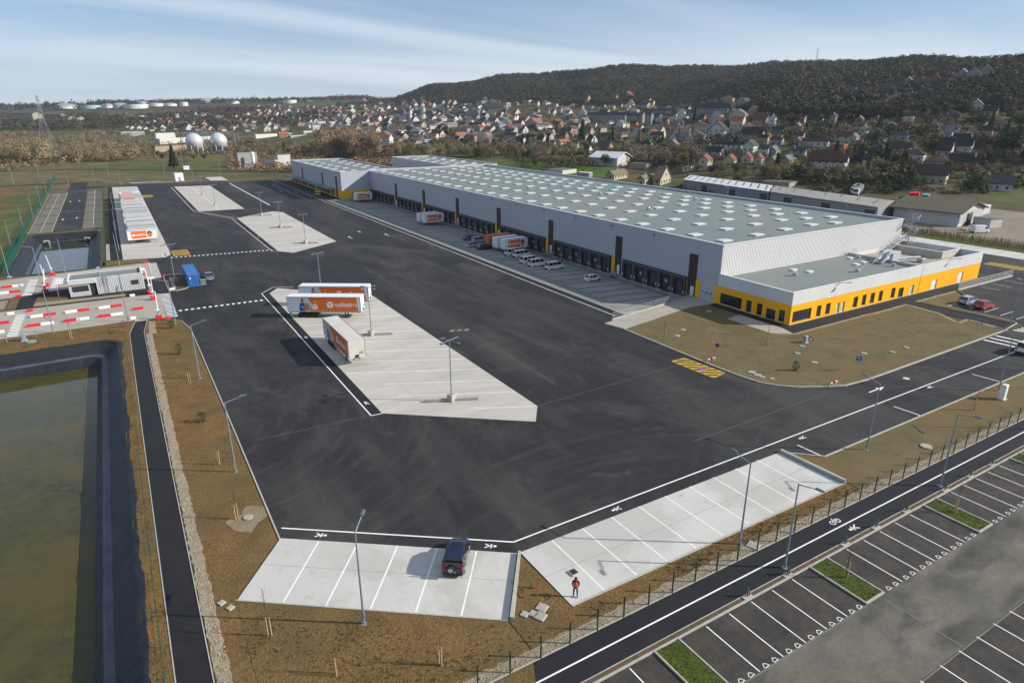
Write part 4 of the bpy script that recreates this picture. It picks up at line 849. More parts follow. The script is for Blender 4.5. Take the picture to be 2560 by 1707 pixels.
def mast_proto(h=8.4):
    r_ = ob('light_mast', None)
    MB().tube((0,0,.9),(0,0,h),.09,.06,8).build('pole', lamp_grey, r_)
    MB().bbox(-.45,.45,-.45,.45,0,.95,.04).build('footing', kerb_m, r_)
    MB().tube((-1.5,0,h),(1.5,0,h),.045).tube((0,-1.5,h),(0,1.5,h),.045).build('crossarm', lamp_grey, r_)
    for a in range(4):
        c = Vector((1.45*math.cos(a*PI/2), 1.45*math.sin(a*PI/2), h-.02)); MB().bbox(c.x-.22,c.x+.22,c.y-.22,c.y+.22,h-.12,h-.02,.03).build('lamp_head', MATS['lamp_head'], r_)
    return r_
MP = mast_proto(); first = True
for x, y, lb in ((-64.5,2.7,'cross-headed light mast at the near end of the island with three semi-trailers'),(-64.5,33.6,'cross-headed light mast in the middle of the island with three semi-trailers'),(-64.2,65.5,'cross-headed light mast behind the far orange semi-trailer'),(-53,122.4,'light mast at the near end of the second concrete island'),(-53,154.5,'light mast in the middle of the second concrete island'),(-53,185.6,'light mast at the far end of the second concrete island'),(-63.7,224.3,'light mast at the near end of the farthest concrete island'),(-63.4,267.3,'light mast in the middle of the farthest concrete island'),(-89.6,92.4,'light mast on the planted island beside the blue container')):
    o = MP if first else copy_tree(MP); first = False; o.location = (x,y,0); o['label'] = lb; o['category'] = 'light mast'; o['group'] = 'cross-headed light masts'; o.rotation_euler = (0,0,.4)
for x, y in ((-64.5,2.7),(-64.5,33.6),(-53,122.4),(-53,154.5),(-53,185.6)):
    k = MB().prism([(x-3.1,y+1.65),(x-3.2,y+1.2),(x+3.1,y-1.65),(x+3.2,y-1.2)], .012, .35).build('kerb_island', mat('kerb_island', (.36,.34,.30), .85, (.30,.28,.24), 1.), None, kind='structure')

# ================================================================== fences
def wire_fence(pts, label, h, m, group=None, step=2.465, wires=6, r=.03, wr=.012, zs=0):
    f = thing('wire_fence', label, 'fence', (0,0,0), 0, group)
    for i in range(len(pts)-1):
        a, b = Vector((*pts[i],0)), Vector((*pts[i+1],0)); n = int((b-a).length/step); d = (b-a).normalized()
        for k in range(n+1): c = a+d*step*k; MB().box(c.x-r,c.x+r,c.y-r,c.y+r,0,h).build('post', m, f)
        for q in range(wires): z = h*(q+1)/wires-.04; MB().tube((a.x,a.y,z),(b.x,b.y,z),wr,n=3,cap=False).build('wire', m, f)
    return f
dgreen = mat('dark_green_steel', (.010,.026,.017), .55, (.012,.03,.02), 2.)
wire_fence([(-85.2,-38.62),(60,-38.62)], 'dark green wire fence beside the cycle path', 1.9, dgreen, wires=6, wr=.009, r=.042)
wire_fence([(-100.15,-60),(-100.35,53)], 'green wire fence on the soil edge of the large pond', 1.3, green_m, step=4, wires=4, r=.02, wr=.008)
wire_fence([(-102,58.3),(-140,60)], 'thin wire fence between the large pond and the gate lane', 1.3, dgreen, step=5, wires=3, r=.02, wr=.008)
def mesh_fence(a, b, label, h=2.0):
    f = thing('panel_fence', label, 'fence'); a = Vector((*a,0)); b = Vector((*b,0)); d = (b-a); L = d.length; d.normalize(); n = int(L/2.5)
    for k in range(n+1): c = a+d*2.5*k; MB().box(c.x-.04,c.x+.04,c.y-.04,c.y+.04,0,h+.1).build('post', green_m, f)
    mb = MB()
    for k in range(int(L/.14)): c = a+d*.14*k; mb.add([(c.x-.006,c.y-.012,0),(c.x+.006,c.y+.012,0),(c.x+.006,c.y+.012,h),(c.x-.006,c.y-.012,h)], [(0,1,2,3)])
    for z in np.arange(.1, h+.1, .3): mb.tube((a.x,a.y,z),(b.x,b.y,z),.014,n=3,cap=False)
    mb.build('mesh_wires', green_m, f, kind='stuff')
mesh_fence((-124.2,112), (-126.9,400), 'green welded mesh fence between the staff car park and the field')
mesh_fence((-123.0,118), (-123.9,183), 'green welded mesh fence along the bank of the small pond')
mesh_fence((-102.9,120), (-102.9,320), 'green welded mesh fence between the staff car park and the swap bodies')
# low gate at the pond
lg = thing('field_gate', 'dark metal gate with a red tag at the corner of the large pond', 'gate', (-102.6,57.2,0), 0)
MB().path([(0,0,.2),(2.4,0,.2),(2.4,0,1.2),(0,0,1.2),(0,0,.2),(2.4,0,1.2)], .03).path([(2.4,0,0),(2.4,0,2.4),(1.6,0,1.2)], .03).build('frame', frame_m, lg); MB().box(2.3,2.5,-.05,.05,.2,.9).build('tag', red_m, lg)

# ================================================================== staff car park (left)
cpk = thing
sa = slab('staff_parking', [(-123.6,183),(-117.2,185),(-117.6,313),(-124.6,312)], mat('grass_paver', (.085,.08,.055), .9, (.06,.058,.04), .5, fine=.2))
sb = slab('staff_parking', [(-109.3,187),(-102.9,188),(-103.1,321),(-109.8,321)], MATS['grass_paver'])
for k in range(52):
    y = 185.5+k*2.45
    if k % 9 == 8: continue
    plines(sa, [((-123.4,y),(-117.4,y+.2))], .42, mat('bay_kerb', (.58,.55,.46), .85, (.50,.47,.38), 1.), .05, 'bay_line'); plines(sb, [((-109.2,y+2.5),(-103.1,y+2.6))], .42, MATS['bay_kerb'], .05, 'bay_line')
plines(sa, [((-120.5,186),(-120.8,311)),((-117.4,185),(-117.6,313)),((-123.5,183),(-124.6,312))], .14, MATS['bay_kerb'], .06, 'bay_line'); plines(sb, [((-106.2,189),(-106.4,320))], .14, MATS['bay_kerb'], .06, 'bay_line')
for q in ((-115.6,214),(-111.5,216),(-115.2,272),(-112,274)): arrow(q, -1.57, 4.5, sa, .06)
for k in range(7): plines(sa, [((-117+k*1.1,237),(-116.5+k*1.1,237.1)),((-117+k*1.1,318),(-116.5+k*1.1,318.1))], .4, paint, .05, 'painted_dash')
slab('verge_strip', [(-104.2,120),(-103,120),(-103,187),(-104.2,187)], soil, .03); slab('concrete_strip', [(-102.7,126),(-101.8,126),(-101.9,152),(-102.7,152)], gate_conc, .04)
slab('rank_road', [(-101.7,126),(-99.1,126),(-99.3,329),(-100.9,329)], dark_asph, .025); slab('verge_strip', [(-103.6,118.8),(-93.5,119),(-93.4,122),(-99,124.5),(-103.5,124)], soil2, .03)
# ================================================================== gate: islands, blocks, barriers
slab('gate_island', [(-118,84.4),(-99,84.2),(-93.3,83.0),(-93.6,98.4),(-110,97.8),(-118,94.8)], dark_asph, .016)
slab('gravel_bed', [(-115.3,84.9),(-99.5,84.5),(-99.5,86.3),(-112,87.6),(-115,88)], gravel, .03); slab('verge_bed', [(-115.4,86.2),(-109.8,86.8),(-109.6,91.5),(-115,93)], soil2, .028)
slab('gravel_bed', [(-135,86),(-120,85.5),(-120,93),(-135,92)], gravel, .03); slab('verge_bed', [(-119.6,85.3),(-118.2,85.2),(-118.2,93.6),(-119.6,93.2)], soil2, .03)
ci = slab('planted_island', [(-91.3,84.2),(-88.6,84.1),(-87.3,86),(-87.2,97.5),(-88.4,100),(-91.3,100.2)], mulch, .1)
kerb([(-91.5,100),(-91.5,84),(-90.2,83.5),(-88.4,84),(-87.2,86),(-87.1,97.6),(-88.3,100.1),(-91.5,100.3)], .16, .13)
slab('concrete_strip', [(-90.6,86.0),(-89.9,86.0),(-89.9,97),(-90.6,97)], gate_conc, .11)
def block(x0, x1, y, m, lb): 
    o = MB().bbox(0,x1-x0-.03,-.28,.28,0,.42,.06).build('road_block', m, None, label=lb, category='road block', group='red and white plastic road blocks'); o.location = (x0,y,.012); return o
cl = {'r': red_m, 'w': wht_m}; nm = {'r': 'red', 'w': 'white'}
for y, row, wh_ in ((69.9,'rwrwrw','near'),(76.4,'wrwrwr','inner')):
    for i, (a, b) in enumerate(((-115.1,-113.1),(-113.1,-111.1),(-109.7,-107.7),(-107.7,-105.7),(-104.3,-102.3),(-102.3,-100.3))):
        block(a, b, y+.0*i, cl[row[i]], '%s block in the %s row of the near gate lane, %s pair from barrier' % (nm[row[i]], wh_, ('third','second','first')[i//2]))
block(-119.9,-118.0,74.6,red_m,'red road block of the near gate lane past the zebra crossing'); block(-119.9,-118.2,68.5,wht_m,'white road block past the zebra crossing of the near gate lane')
block(-98.7,-96.8,72,red_m,'lone red road block in front of the near barrier'); 
for a, b, y, c_, lb in ((-98.8,-97.8,83.5,'w','short white block beside the gatehouse gravel bed'),(-116,-115,81.4,'r','short red block at the gate island corner'),(-119,-117.9,80.9,'w','short white block at the zebra crossing end'),(-99.3,-98.3,65.5,'w','short white block at the head of the maintenance path'),
    (-122.4,-120.5,105.8,'r','red road block in the far gate lane, first row'),(-120.5,-118.5,106,'w','white road block in the far gate lane, first row'),(-122.2,-120.5,100.1,'w','white road block in the far gate lane, second row'),(-120.5,-118.5,100.1,'r','red road block in the far gate lane, second row'),(-118.9,-118,95.2,'r','short red block at the edge of the far gate lane'),
    (-94.9,-93.7,117.6,'r','red block at the far end of the far gate lane'),(-91.7,-90.6,98.6,'r','red block on the corner of the planted island'),(-91.4,-90.2,84.6,'w','white block on the near corner of the planted island'),(-95.6,-94.9,103.5,'r','small red block behind the gatehouse'),(-95.6,-94.8,109.5,'w','small white block behind the gatehouse'),(-94.9,-93.4,98.2,'w','white block beside the far zebra crossing'),(-93.9,-92.8,61.9,'r','short red block at the foot of the near barrier')): block(a, b, y, cl[c_], lb)
def barrier(x, y, dx, dy, lb):
    r_ = thing('lifting_barrier', lb, 'barrier', (x,y,0), 0, 'red lifting barriers with white arms')
    MB().bbox(-.55,.55,-.4,.4,0,.75,.06).build('plinth', red_m, r_); MB().bbox(-.22,.22,-.2,.2,.75,1.65,.04).build('cabinet', mat('cabinet_grey', (.3,.31,.33), .5), r_)
    MB().tube((0,0,1.3),(dx*.6,dy*.6,5.0),.07,.05,6).tube((.1,.1,1.3),(dx*.6+.1,dy*.6+.1,5.0),.04,.03,6).build('arm', wht_m, r_); MB().box(-.3,.3,-.1,.1,1.65,1.85).build('hood', wht_m, r_)
barrier(-94.7,62.9,.2,1.4,'raised barrier at the near end of the zebra crossing'); barrier(-94.7,78.2,.2,-1.,'raised barrier in the middle of the near gate lane'); barrier(-94.9,84.2,-.4,1.,'raised barrier beside the gatehouse corner')
barrier(-114.1,102.6,-.3,-1,'raised barrier in the far gate lane by the gatehouse entrance'); barrier(-113.9,96.2,.9,1.,'raised barrier in front of the gatehouse canopy'); barrier(-113.6,114.,-.6,-1.4,'raised barrier on the pond side of the far gate lane')
# gatehouse
gh = thing('gatehouse', 'small white ribbed gatehouse with a caged roof ladder', 'gatehouse', (0,0,0))
gx0, gx1, gy0, gy1, gz = -109.2, -95.7, 88.8, 96.0, 3.5
gcl = mat('gatehouse_cladding', (.44,.45,.46), .5, (.40,.41,.42), .4); gcr = mat('gatehouse_rib', (.66,.67,.68), .5, (.62,.63,.64), .4)  # rib shade put into the colour: wall between the ribs darker than the ribs
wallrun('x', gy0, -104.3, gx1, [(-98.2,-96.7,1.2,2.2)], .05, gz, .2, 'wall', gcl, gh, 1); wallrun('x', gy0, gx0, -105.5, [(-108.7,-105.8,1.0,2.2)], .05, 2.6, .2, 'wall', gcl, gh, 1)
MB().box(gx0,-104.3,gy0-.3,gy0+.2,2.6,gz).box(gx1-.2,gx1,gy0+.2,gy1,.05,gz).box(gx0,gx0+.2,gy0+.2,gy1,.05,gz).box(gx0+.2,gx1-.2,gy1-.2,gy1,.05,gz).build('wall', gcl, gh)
g_r = MB()
for x in np.arange(gx0+.1, gx1-.1, .3):
    if -104.3 < x+.05 < gx1: 
        for z0, z1 in (((.1,1.15),(2.25,gz)) if -98.3 < x < -96.6 else ((.1,gz),)): g_r.box(x,x+.12,gy0-.08,gy0-.002,z0,z1)
    elif x < -104.4: g_r.box(x,x+.12,gy0-.34,gy0-.302,2.65,gz); g_r.box(x,x+.12,gy0-.08,gy0-.002,.1,.95) if x < -105.6 else None
for y in np.arange(gy0+.2, gy1-.2, .3): g_r.box(gx1+.002,gx1+.04,y,y+.12,.1,gz)
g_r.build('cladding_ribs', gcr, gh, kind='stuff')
MB().box(-98.2,-96.7,gy0+.1,gy0+.14,1.2,2.2).build('window', glass_d, gh); MB().box(-108.7,-105.8,gy0+.1,gy0+.14,1.0,2.2).build('window', glass_d, gh); MB().box(-105.5,-104.3,gy0+.25,gy0+.3,.05,2.6).build('door', frame_m, gh)
MB().poly([(gx0+.2,gy0+.2),(gx1-.2,gy0+.2),(gx1-.2,gy1-.2),(gx0+.2,gy1-.2)], gz-.35).build('roof', MATS['office_roof'], gh)
for b in ((gx0-.05,gx1+.05,gy0-.08,gy0+.3),(gx0-.05,gx1+.05,gy1-.3,gy1+.05),(gx0-.05,gx0+.3,gy0+.3,gy1-.3),(gx1-.3,gx1+.05,gy0+.3,gy1-.3)): MB().box(*b, gz, gz+.06).build('coping', coping, gh)
MB().box(gx0-2.2,gx0-.06,gy0+.5,gy1-1.5,2.95,3.1).build('canopy', coping, gh)
for y in (gy0+.7, gy1-1.8): MB().tube((gx0-2.0,y,0),(gx0-2.0,y,2.95),.05).build('canopy_post', galv, gh)
cg = MB()
for x in (-102.9,-102.3): cg.tube((x,gy0-.15,0),(x,gy0-.15,gz+1.1),.03)
for z in np.arange(.3, gz+.6, .3): cg.tube((-102.9,gy0-.15,z),(-102.3,gy0-.15,z),.02)
for z in np.arange(2.3, 4.7, .5):
    P = [(-102.6+.45*math.cos(a), gy0-.15-.7*abs(math.sin(a)), z) for a in np.linspace(0, PI, 7)]; cg.path(P, .02, 4)
for a in np.linspace(0, PI, 5): cg.tube((-102.6+.45*math.cos(a),gy0-.15-.7*math.sin(a),2.3),(-102.6+.45*math.cos(a),gy0-.15-.7*math.sin(a),4.7),.02,n=4)
cg.build('caged_ladder', galv, gh); MB().lathe((-103.6,92.6,gz-.35), [(.15,0),(.15,.7),(.3,.7),(0,.95)], 10).build('roof_vent', galv, gh)

# ================================================================== blue container, bins, signs, posts
bc = thing('shipping_container', 'blue corrugated shipping container parked beside the gate', 'container', (-86.25,85.2,0), 0)
blue = mat('container_blue', (.035,.15,.42), .5, (.03,.12,.36), .8, fine=.1)
L_, W_, H_ = 12.2, 2.44, 2.6
def corr(axis, pos, a, b, z0, z1, sgn):
    mb = MB(); p_ = .28; k = a
    while k < b-.01:
        for (u0, u1, d0, d1) in ((k,k+.08,0,.05),(k+.08,k+.14,.05,.05),(k+.14,k+.22,.05,0),(k+.22,min(k+p_,b),0,0)):
            q = [(u0,pos+d0*sgn),(u1,pos+d1*sgn)]
            P = [(x,y) if axis == 'x' else (y,x) for x, y in q]
            mb.add([(*P[0],z0),(*P[1],z0),(*P[1],z1),(*P[0],z1)], [(0,1,2,3)])
        k += p_
    return mb
corr('y', -W_/2+.05, .1, L_-.1, .25, H_-.1, -1).build('side_wall', blue, bc); corr('y', W_/2-.05, .1, L_-.1, .25, H_-.1, 1).build('side_wall', blue, bc)
MB().box(-W_/2,W_/2,0.05,L_,H_-.12,H_-.02).build('roof', blue, bc)
fr = MB()
for x in (-W_/2, W_/2-.12):
    for y in (0, L_-.12): fr.box(x,x+.12,y,y+.12,.02,H_)
    fr.box(x,x+.12,.12,L_-.12,.02,.22).box(x,x+.12,.12,L_-.12,H_-.1,H_)
fr.box(-W_/2+.12,W_/2-.12,0,.1,.02,.2).box(-W_/2+.12,W_/2-.12,0,.1,H_-.12,H_).box(-W_/2+.12,W_/2-.12,L_-.1,L_,.02,H_); fr.build('frame', blue, bc)
for s_ in (-1, 1):
    d_ = MB().box(min(.02*s_,1.08*s_),max(.02*s_,1.08*s_),.04,.09,.2,H_-.12).build('door', blue, bc)
    q = MB()
    for z in (.5,.95,1.4,1.85,2.3): q.box(min(.06*s_,1.05*s_),max(.06*s_,1.05*s_),.015,.038,z-.06,z+.06)
    q.build('door_rib', mat('container_blue_light', (.06,.22,.52), .5), d_)
    q = MB()
    for x in (.3,.85): q.tube((x*s_,-.02,.15),(x*s_,-.02,H_-.1),.03)
    q.build('lock_rod', blue, d_)
MB().box(-.95,-.6,-.012,.014,1.75,2.1).build('label_plate', wht_m, bc)
wb = thing('waste_bin', 'grey wheeled bin with green and yellow lid beside the blue container', 'bin', (-84.55,85.6,0))
MB().add([(-.5,-.4,.1),(.5,-.4,.1),(.5,.4,.1),(-.5,.4,.1),(-.6,-.5,1.15),(.6,-.5,1.15),(.6,.5,1.15),(-.6,.5,1.15)], [(3,2,1,0),(0,1,5,4),(1,2,6,5),(2,3,7,6),(3,0,4,7)]).build('body', mat('bin_grey', (.22,.23,.24), .6), wb)
MB().bbox(-.65,.65,-.55,.0,1.15,1.3,.05).build('lid', green_pl, wb); MB().bbox(-.65,.65,.01,.55,1.15,1.3,.05).build('lid', mat('lid_yellow', (.6,.5,.05), .5), wb)
for x in (-.4,.4): MB().lathe((x,-.3,.1), [(0,-.03),(.1,-.03),(.1,.03),(0,.03)], 10, 'y').build('wheel', black_m, wb)
def cabinet(x, y, w_, d_, h, m, lb, slant=0.):
    o = thing('utility_cabinet', lb, 'cabinet', (x,y,0)); MB().bbox(-w_/2-.15,w_/2+.15,-d_/2-.15,d_/2+.15,0,.15,.03).build('base', kerb_m, o); MB().bbox(-w_/2,w_/2,-d_/2,d_/2,.15,h,.05).build('body', m, o); MB().box(-w_/2+.08,w_/2-.08,-d_/2-.015,-d_/2-.002,.3,h-.15).build('door', m, o)
cabinet(-2.9,-34.4,.75,.6,2.1,win_white,'tall white utility cabinet on the verge beside the lamp post'); cabinet(-5.4,-7.1,.6,.5,1.2,mat('cabinet_blue', (.25,.32,.4), .5),'short grey-blue cabinet in the lawn before the office corner'); cabinet(-114.8,61.2,.6,.5,1.3,mat('cabinet_blue'[:12], (.25,.32,.4), .5),'small grey cabinet on the soil below the near gate lane')
def sign_post(x, y, h, kind, lb):
    o = thing('road_sign', lb, 'sign', (x,y,0), -.9); MB().tube((0,0,0),(0,0,h),.035).build('post', galv, o)
    if kind == 'disc': MB().lathe((0,-.05,h-.3), [(0,0),(.33,0),(.33,-.02),(0,-.02)], 16, 'y').build('rim', red_m, o); MB().lathe((0,-.075,h-.3), [(0,0),(.26,0),(.26,-.01),(0,-.01)], 16, 'y').build('face', mat('sign_blue', (.03,.05,.35), .5), o); MB().add([(-.2,-.09,h-.14),(-.16,-.09,h-.1),(.2,-.09,h-.46),(.16,-.09,h-.5)], [(0,1,2,3)]).build('bar', red_m, o)
    elif kind == 'blue': MB().box(-.35,.35,-.07,-.04,h-.7,h).build('panel', mat('sign_blue2', (.02,.12,.5), .5), o); MB().box(-.05,.05,-.085,-.072,h-.55,h-.2).add([(-.16,-.08,h-.3),(.16,-.08,h-.3),(0,-.08,h-.1)], [(0,1,2)]).build('arrow', wht_m, o)
    elif kind == 'tri': MB().add([(-.45,-.05,h-.8),(.45,-.05,h-.8),(0,-.05,h)], [(0,1,2)]).build('rim', red_m, o); MB().add([(-.28,-.065,h-.7),(.28,-.065,h-.7),(0,-.065,h-.22)], [(0,1,2)]).build('face', wht_m, o)
    elif kind == 'round': MB().lathe((0,.05,h-.3), [(0,0),(.35,0),(.35,.02),(0,.02)], 16, 'y').build('panel', mat('sign_back', (.30,.31,.26), .5), o)
sign_post(-24.4,-5.5,3.0,'disc','no-stopping sign with blue face at the yellow hatched box'); sign_post(-9.7,-18.7,2.3,'blue','small blue square sign on the lawn by the road bend'); sign_post(22.7,-19.6,2.6,'tri','triangular warning sign at the lawn corner by the crossing'); sign_post(34.2,-19.6,3.2,'round','round sign seen from behind at the car park entrance'); sign_post(84.5,-3.6,3.0,'round','round sign at the end of the long railing behind the office'); sign_post(-84,352,2.6,'disc','round sign in front of the far reservoir'); sign_post(-4.2,-7.2,1.0,'tri','small red marker beside the short cabinet')
def hydrant(x, y, lb):
    o = thing('fire_hydrant', lb, 'hydrant', (x,y,0)); MB().lathe((0,0,0), [(.12,0),(.12,.55),(.2,.6),(.2,.75),(.1,.85),(0,.9)], 10).build('body', red_m, o)
    for s_ in (-1,1): MB().path([(s_*.5-.25,0,0),(s_*.5-.25,0,.6),(s_*.5+.25,0,.6),(s_*.5+.25,0,0)], .05).build('guard', wht_m, o)
hydrant(-25.0,-5.2,'red hydrant with white hoops beside the no-stopping sign'); hydrant(83.6,-2.6,'red hydrant with white hoops at the end of the long railing'); hydrant(-89.2,124.2,'red hydrant with white hoops at the near corner of the swap body rank'); hydrant(-17.6,-20.3,'red hydrant lying near the kerb at the road bend')
def marker(x, y, c, lb):
    o = thing('marker_post', lb, 'marker post', (x,y,0), 0, 'coloured marker posts'); MB().prism([(-.45,-.22),(.45,-.22),(.45,.22),(-.45,.22)], 0, .1).build('slab', kerb_m, o); MB().lathe((0,0,.1), [(.07,0),(.07,.7),(.05,.8),(0,.82)], 8).build('post', c, o); MB().lathe((.25,0,.1), [(.06,0),(.06,.3),(0,.36)], 8).build('cap', red_m, o)
for x, lb in ((-60.8,'leaning green marker post on the planting strip before the first grass bed'),(-56.0,'green marker post with red cap by the cycle path lamp'),(-48.3,'green and red marker after the first grass bed'),(-43.7,'green marker post midway between the first two grass beds'),(-38.8,'green marker post just before the second grass bed'),(-31.9,'low marker slab beside the second cycle path lamp'),(-27,'low marker slab beyond the second cycle path lamp'),(-22.5,'green marker post just before the third grass bed')): marker(x, -41.95, green_pl, lb)
gp = thing('marker_post', 'green hose reel post standing in the soil wedge between the concrete bays', 'marker post', (-74.6,-32.4,0)); MB().lathe((0,0,0), [(.06,0),(.06,.8),(0,.85)], 8).build('post', green_pl, gp); MB().lathe((.15,-.2,0), [(.05,0),(.05,.25),(0,.3)], 8).build('stub', red_m, gp)
MB().path([(-1.0+.35*math.cos(a),-.2+.5*math.sin(a),.04) for a in np.linspace(.5,4.5,12)], .035).build('hose', black_m, gp)
def manhole(x, y, w_, lb, m=None, rz=.5, rd=False):
    if rd: o = MB().lathe((0,0,0), [(0,.12),(w_*.6,.12),(w_*.62,.0)], 14).build('manhole_cover', m or kerb_m, None, label=lb, category='manhole cover', group='manhole covers')
    else:
        o = thing('manhole_cover', lb, 'manhole cover', group='manhole covers'); MB().bbox(-w_/2,w_/2,-w_/2,w_/2,0,.1,.02).build('frame', kerb_m, o); MB().box(-w_/2+.1,w_/2-.1,-w_/2+.1,w_/2-.1,.1,.115).build('lid', m or gate_conc, o)
    o.location = (x,y,.03); o.rotation_euler = (0,0,rz)
for x, y, w_ in ((-76.6,-34.6,.55),(-76.0,-34.9,.6),(-75.1,-34.7,.8),(-75.7,-35.4,.8)): manhole(x, y, w_, 'square concrete cover in the cluster beside the person in the orange vest')
manhole(-95.4,-22.4,.5,'square concrete cover at the outer corner of the short bays'); manhole(-95.9,-21.5,.5,'square concrete cover at the outer corner of the short bays')
manhole(-70.7,-32.7,.75,'dark square cover in the concrete bay behind the person', frame_m, .05); manhole(-55.3,-38.0,1.0,'flat stone cover on the gravel below the tall lamp', None, .3)
for x, y, g_ in ((-23.2,-11.2,.9),(-23.4,-12.4,.9),(-23.4,-13.2,.6),(-22.7,-14.3,.6)): manhole(x, y, g_, 'concrete cover in the row by the lawn kerb')
for x, y in ((-12.1,-13.5),(-2.1,-15.1),(-17.6,8.),(-20.7,6.2),(-5.5,13.4)): manhole(x, y, .8, 'pale square cover in the lawn before the office')
gcov = mat('pale_green_cover', (.22,.32,.24), .7)
for x, y in ((-7.4,-8),(-10.9,-9.7),(2.2,-17.1),(6.1,-17.1)): manhole(x, y, .75, 'pale green round cover in the lawn before the office', gcov, 0, True)
manhole(-24.4,-36.2,1.0,'round stone cover on the verge beside the wire fence', gate_conc, 0, True); manhole(-113.8,60,1.3,'pale green round cover on the soil by the near gate lane', gcov, 0, True); manhole(-92.1,-10.8,.7,'round cover in a pale patch of soil beside the yard kerb', gate_conc, 0, True)
for x, y in ((-117.2,61.5),(-113.2,61.9)):
    o = thing('vent_pipe', 'thin grey vent pipe on the soil by the near gate lane', 'vent pipe', (x,y,0), 0, 'vent pipes'); MB().tube((0,0,0),(0,0,1.1),.06).build('pipe', galv, o); MB().box(-.2,.2,-.12,.12,1.1,1.22).build('cap', galv, o)
MB().poly([(-92.1+(1.5+.5*math.sin(a*2.3)+.3*math.sin(a*5))*math.cos(a), -10.8+(1.9+.5*math.sin(a*1.7+1)+.3*math.sin(a*4+2))*math.sin(a)) for a in np.linspace(0,6.2,26)], .026).build('bare_patch', mat('pale_soil', (.19,.135,.075), .95, (.24,.2,.14), 1.2, fine=.4, fscale=5., bump=.06, bscale=6.), soil_v)
# pipes in pond 2
for x, y in ((-118.6,176),(-107.9,176)): 
    o = thing('outfall_pipe', 'short dark outfall pipe in the bank of the small pond', 'pipe', (x,y,-2.0), 0, 'outfall pipes'); MB().lathe((0,0,0), [(.0,-.9),(.55,-.9),(.55,1.),(0,1.)], 12, 'y').build('pipe', frame_m, o); MB().box(-.8,.8,.2,.7,-.8,.8).build('headwall', kerb_m, o)
# ================================================================== saplings and shrubs on the site
def sapling(x, y, h, lb, leafy=False):
    o = thing('sapling', lb, 'sapling', (x,y,0), random.uniform(0,6), 'staked saplings')
    MB().tube((.12,0,0),(.12,0,1.7),.04,.035,6).tube((-.12,.03,0),(-.12,.03,1.6),.04,.035,6).build('stake', wood_m, o)
    tr = MB(); tr.tube((0,0,0),(.03,.02,h),.03,.012,5)
    for k in range(16):
        z = h*random.uniform(.55,1); a = random.uniform(0,6.3); l = random.uniform(.25,.6); e = (l*.5*math.cos(a), l*.5*math.sin(a), z+l*.8); tr.tube((.02,.01,z), e, .008, .004, 3, False); tr.tube(((e[0]+.02)/2,(e[1]+.01)/2,(z+e[2])/2), (e[0]*.8+.1*math.cos(a+1),e[1]*.8+.1*math.sin(a+1),e[2]+.1), .006, .003, 3, False)
    tr.build('trunk', bark, o)
for x, y, h, lb in ((-93.0,-10.5,3.,'bare sapling with pale stakes beside the pale patch of soil'),(-93.4,-26.8,4.2,'tall bare sapling with stakes below the corner of the short bays'),(-90.3,-32.7,2.6,'bare staked sapling in the soil between the lamp and the gravel strip'),(-84.0,-35.6,2.4,'bare staked sapling in the soil beside the wire fence'),(-93.0,1.0,2.2,'bare staked sapling on the verge beside the lamp post'),(-93.2,26.9,2.6,'bare staked sapling on the verge near the upper lamp'),(-108.1,58.2,4.,'thin bare sapling between the large pond and the gate lane'),(-22.8,7.1,2.6,'bare staked sapling on the lawn nearest the ramp'),(-12.7,2.3,3.6,'tall bare sapling on the lawn before the office side wall'),(-12.0,-4.8,3.6,'tall bare sapling on the lawn before the office corner'),(-52.3,-44.6,3.4,'staked bare sapling in the first grass bed'),(-35.2,-44.5,3.,'staked bare sapling in the second grass bed'),(-18,-44.5,3.,'staked bare sapling in the third grass bed'),(-9.5,-34.2,2.6,'bare sapling on the verge beside the white cabinet')): sapling(x, y, h, lb)
leaf_dk = mat('shrub_leaf', (.055,.07,.018), .8, (.035,.05,.012), 5., fine=.3, coord='obj')
def shrub(x, y, h, lb, r=.55):
    o = thing('shrub', lb, 'shrub', (x,y,0), random.uniform(0,6), 'young evergreen shrubs'); mb = MB(); MB().tube((0,0,0),(0,0,h*.7),.04,.02,5).build('stem', bark, o)
    for _ in range(260):
        z = random.random(); rr = r*(.35+.65*math.sin(PI*min(1, z*.85+.1)))*math.sqrt(random.random()); a = random.uniform(0,6.3); c = Vector((rr*math.cos(a), rr*math.sin(a), .1+z*h)); q = Vector((random.uniform(-1,1),random.uniform(-1,1),random.uniform(-.2,1)))*.2; s_ = Vector((random.uniform(-1,1),random.uniform(-1,1),0))*.1
        mb.add([c-s_, c+s_, c+q], [(0,1,2)])
    mb.build('foliage', leaf_dk, o)
shrub(-93.2,55.7,1.5,'young evergreen shrub on the verge by the gate curve'); shrub(-93.3,40.5,1.7,'young evergreen shrub on the verge between the gate and the upper lamp'); shrub(-93.2,13.0,1.3,'young evergreen shrub on the verge above the middle lamp'); shrub(-17.2,-14.0,1.3,'young evergreen shrub on the lawn at the road bend')
tw = MB()
for _ in range(1500):
    x = random.uniform(-12,-6.3); y = random.uniform(-3.5,6); 
    if random.random() < .3: x = random.uniform(-6,-2); y = random.uniform(-7,-4)
    h = random.uniform(.1,.35); a = random.uniform(0,6.3); tw.add([(x,y,.05),(x+.03,y,.05),(x+h*.6*math.cos(a),y+h*.6*math.sin(a),.05+h)], [(0,1,2)])
tw.build('dry_scrub', mat('dry_scrub', (.12,.095,.055), .95, (.08,.06,.035), 2.), None, kind='stuff', label='low dry scrub on the slope before the office corner', category='scrub')
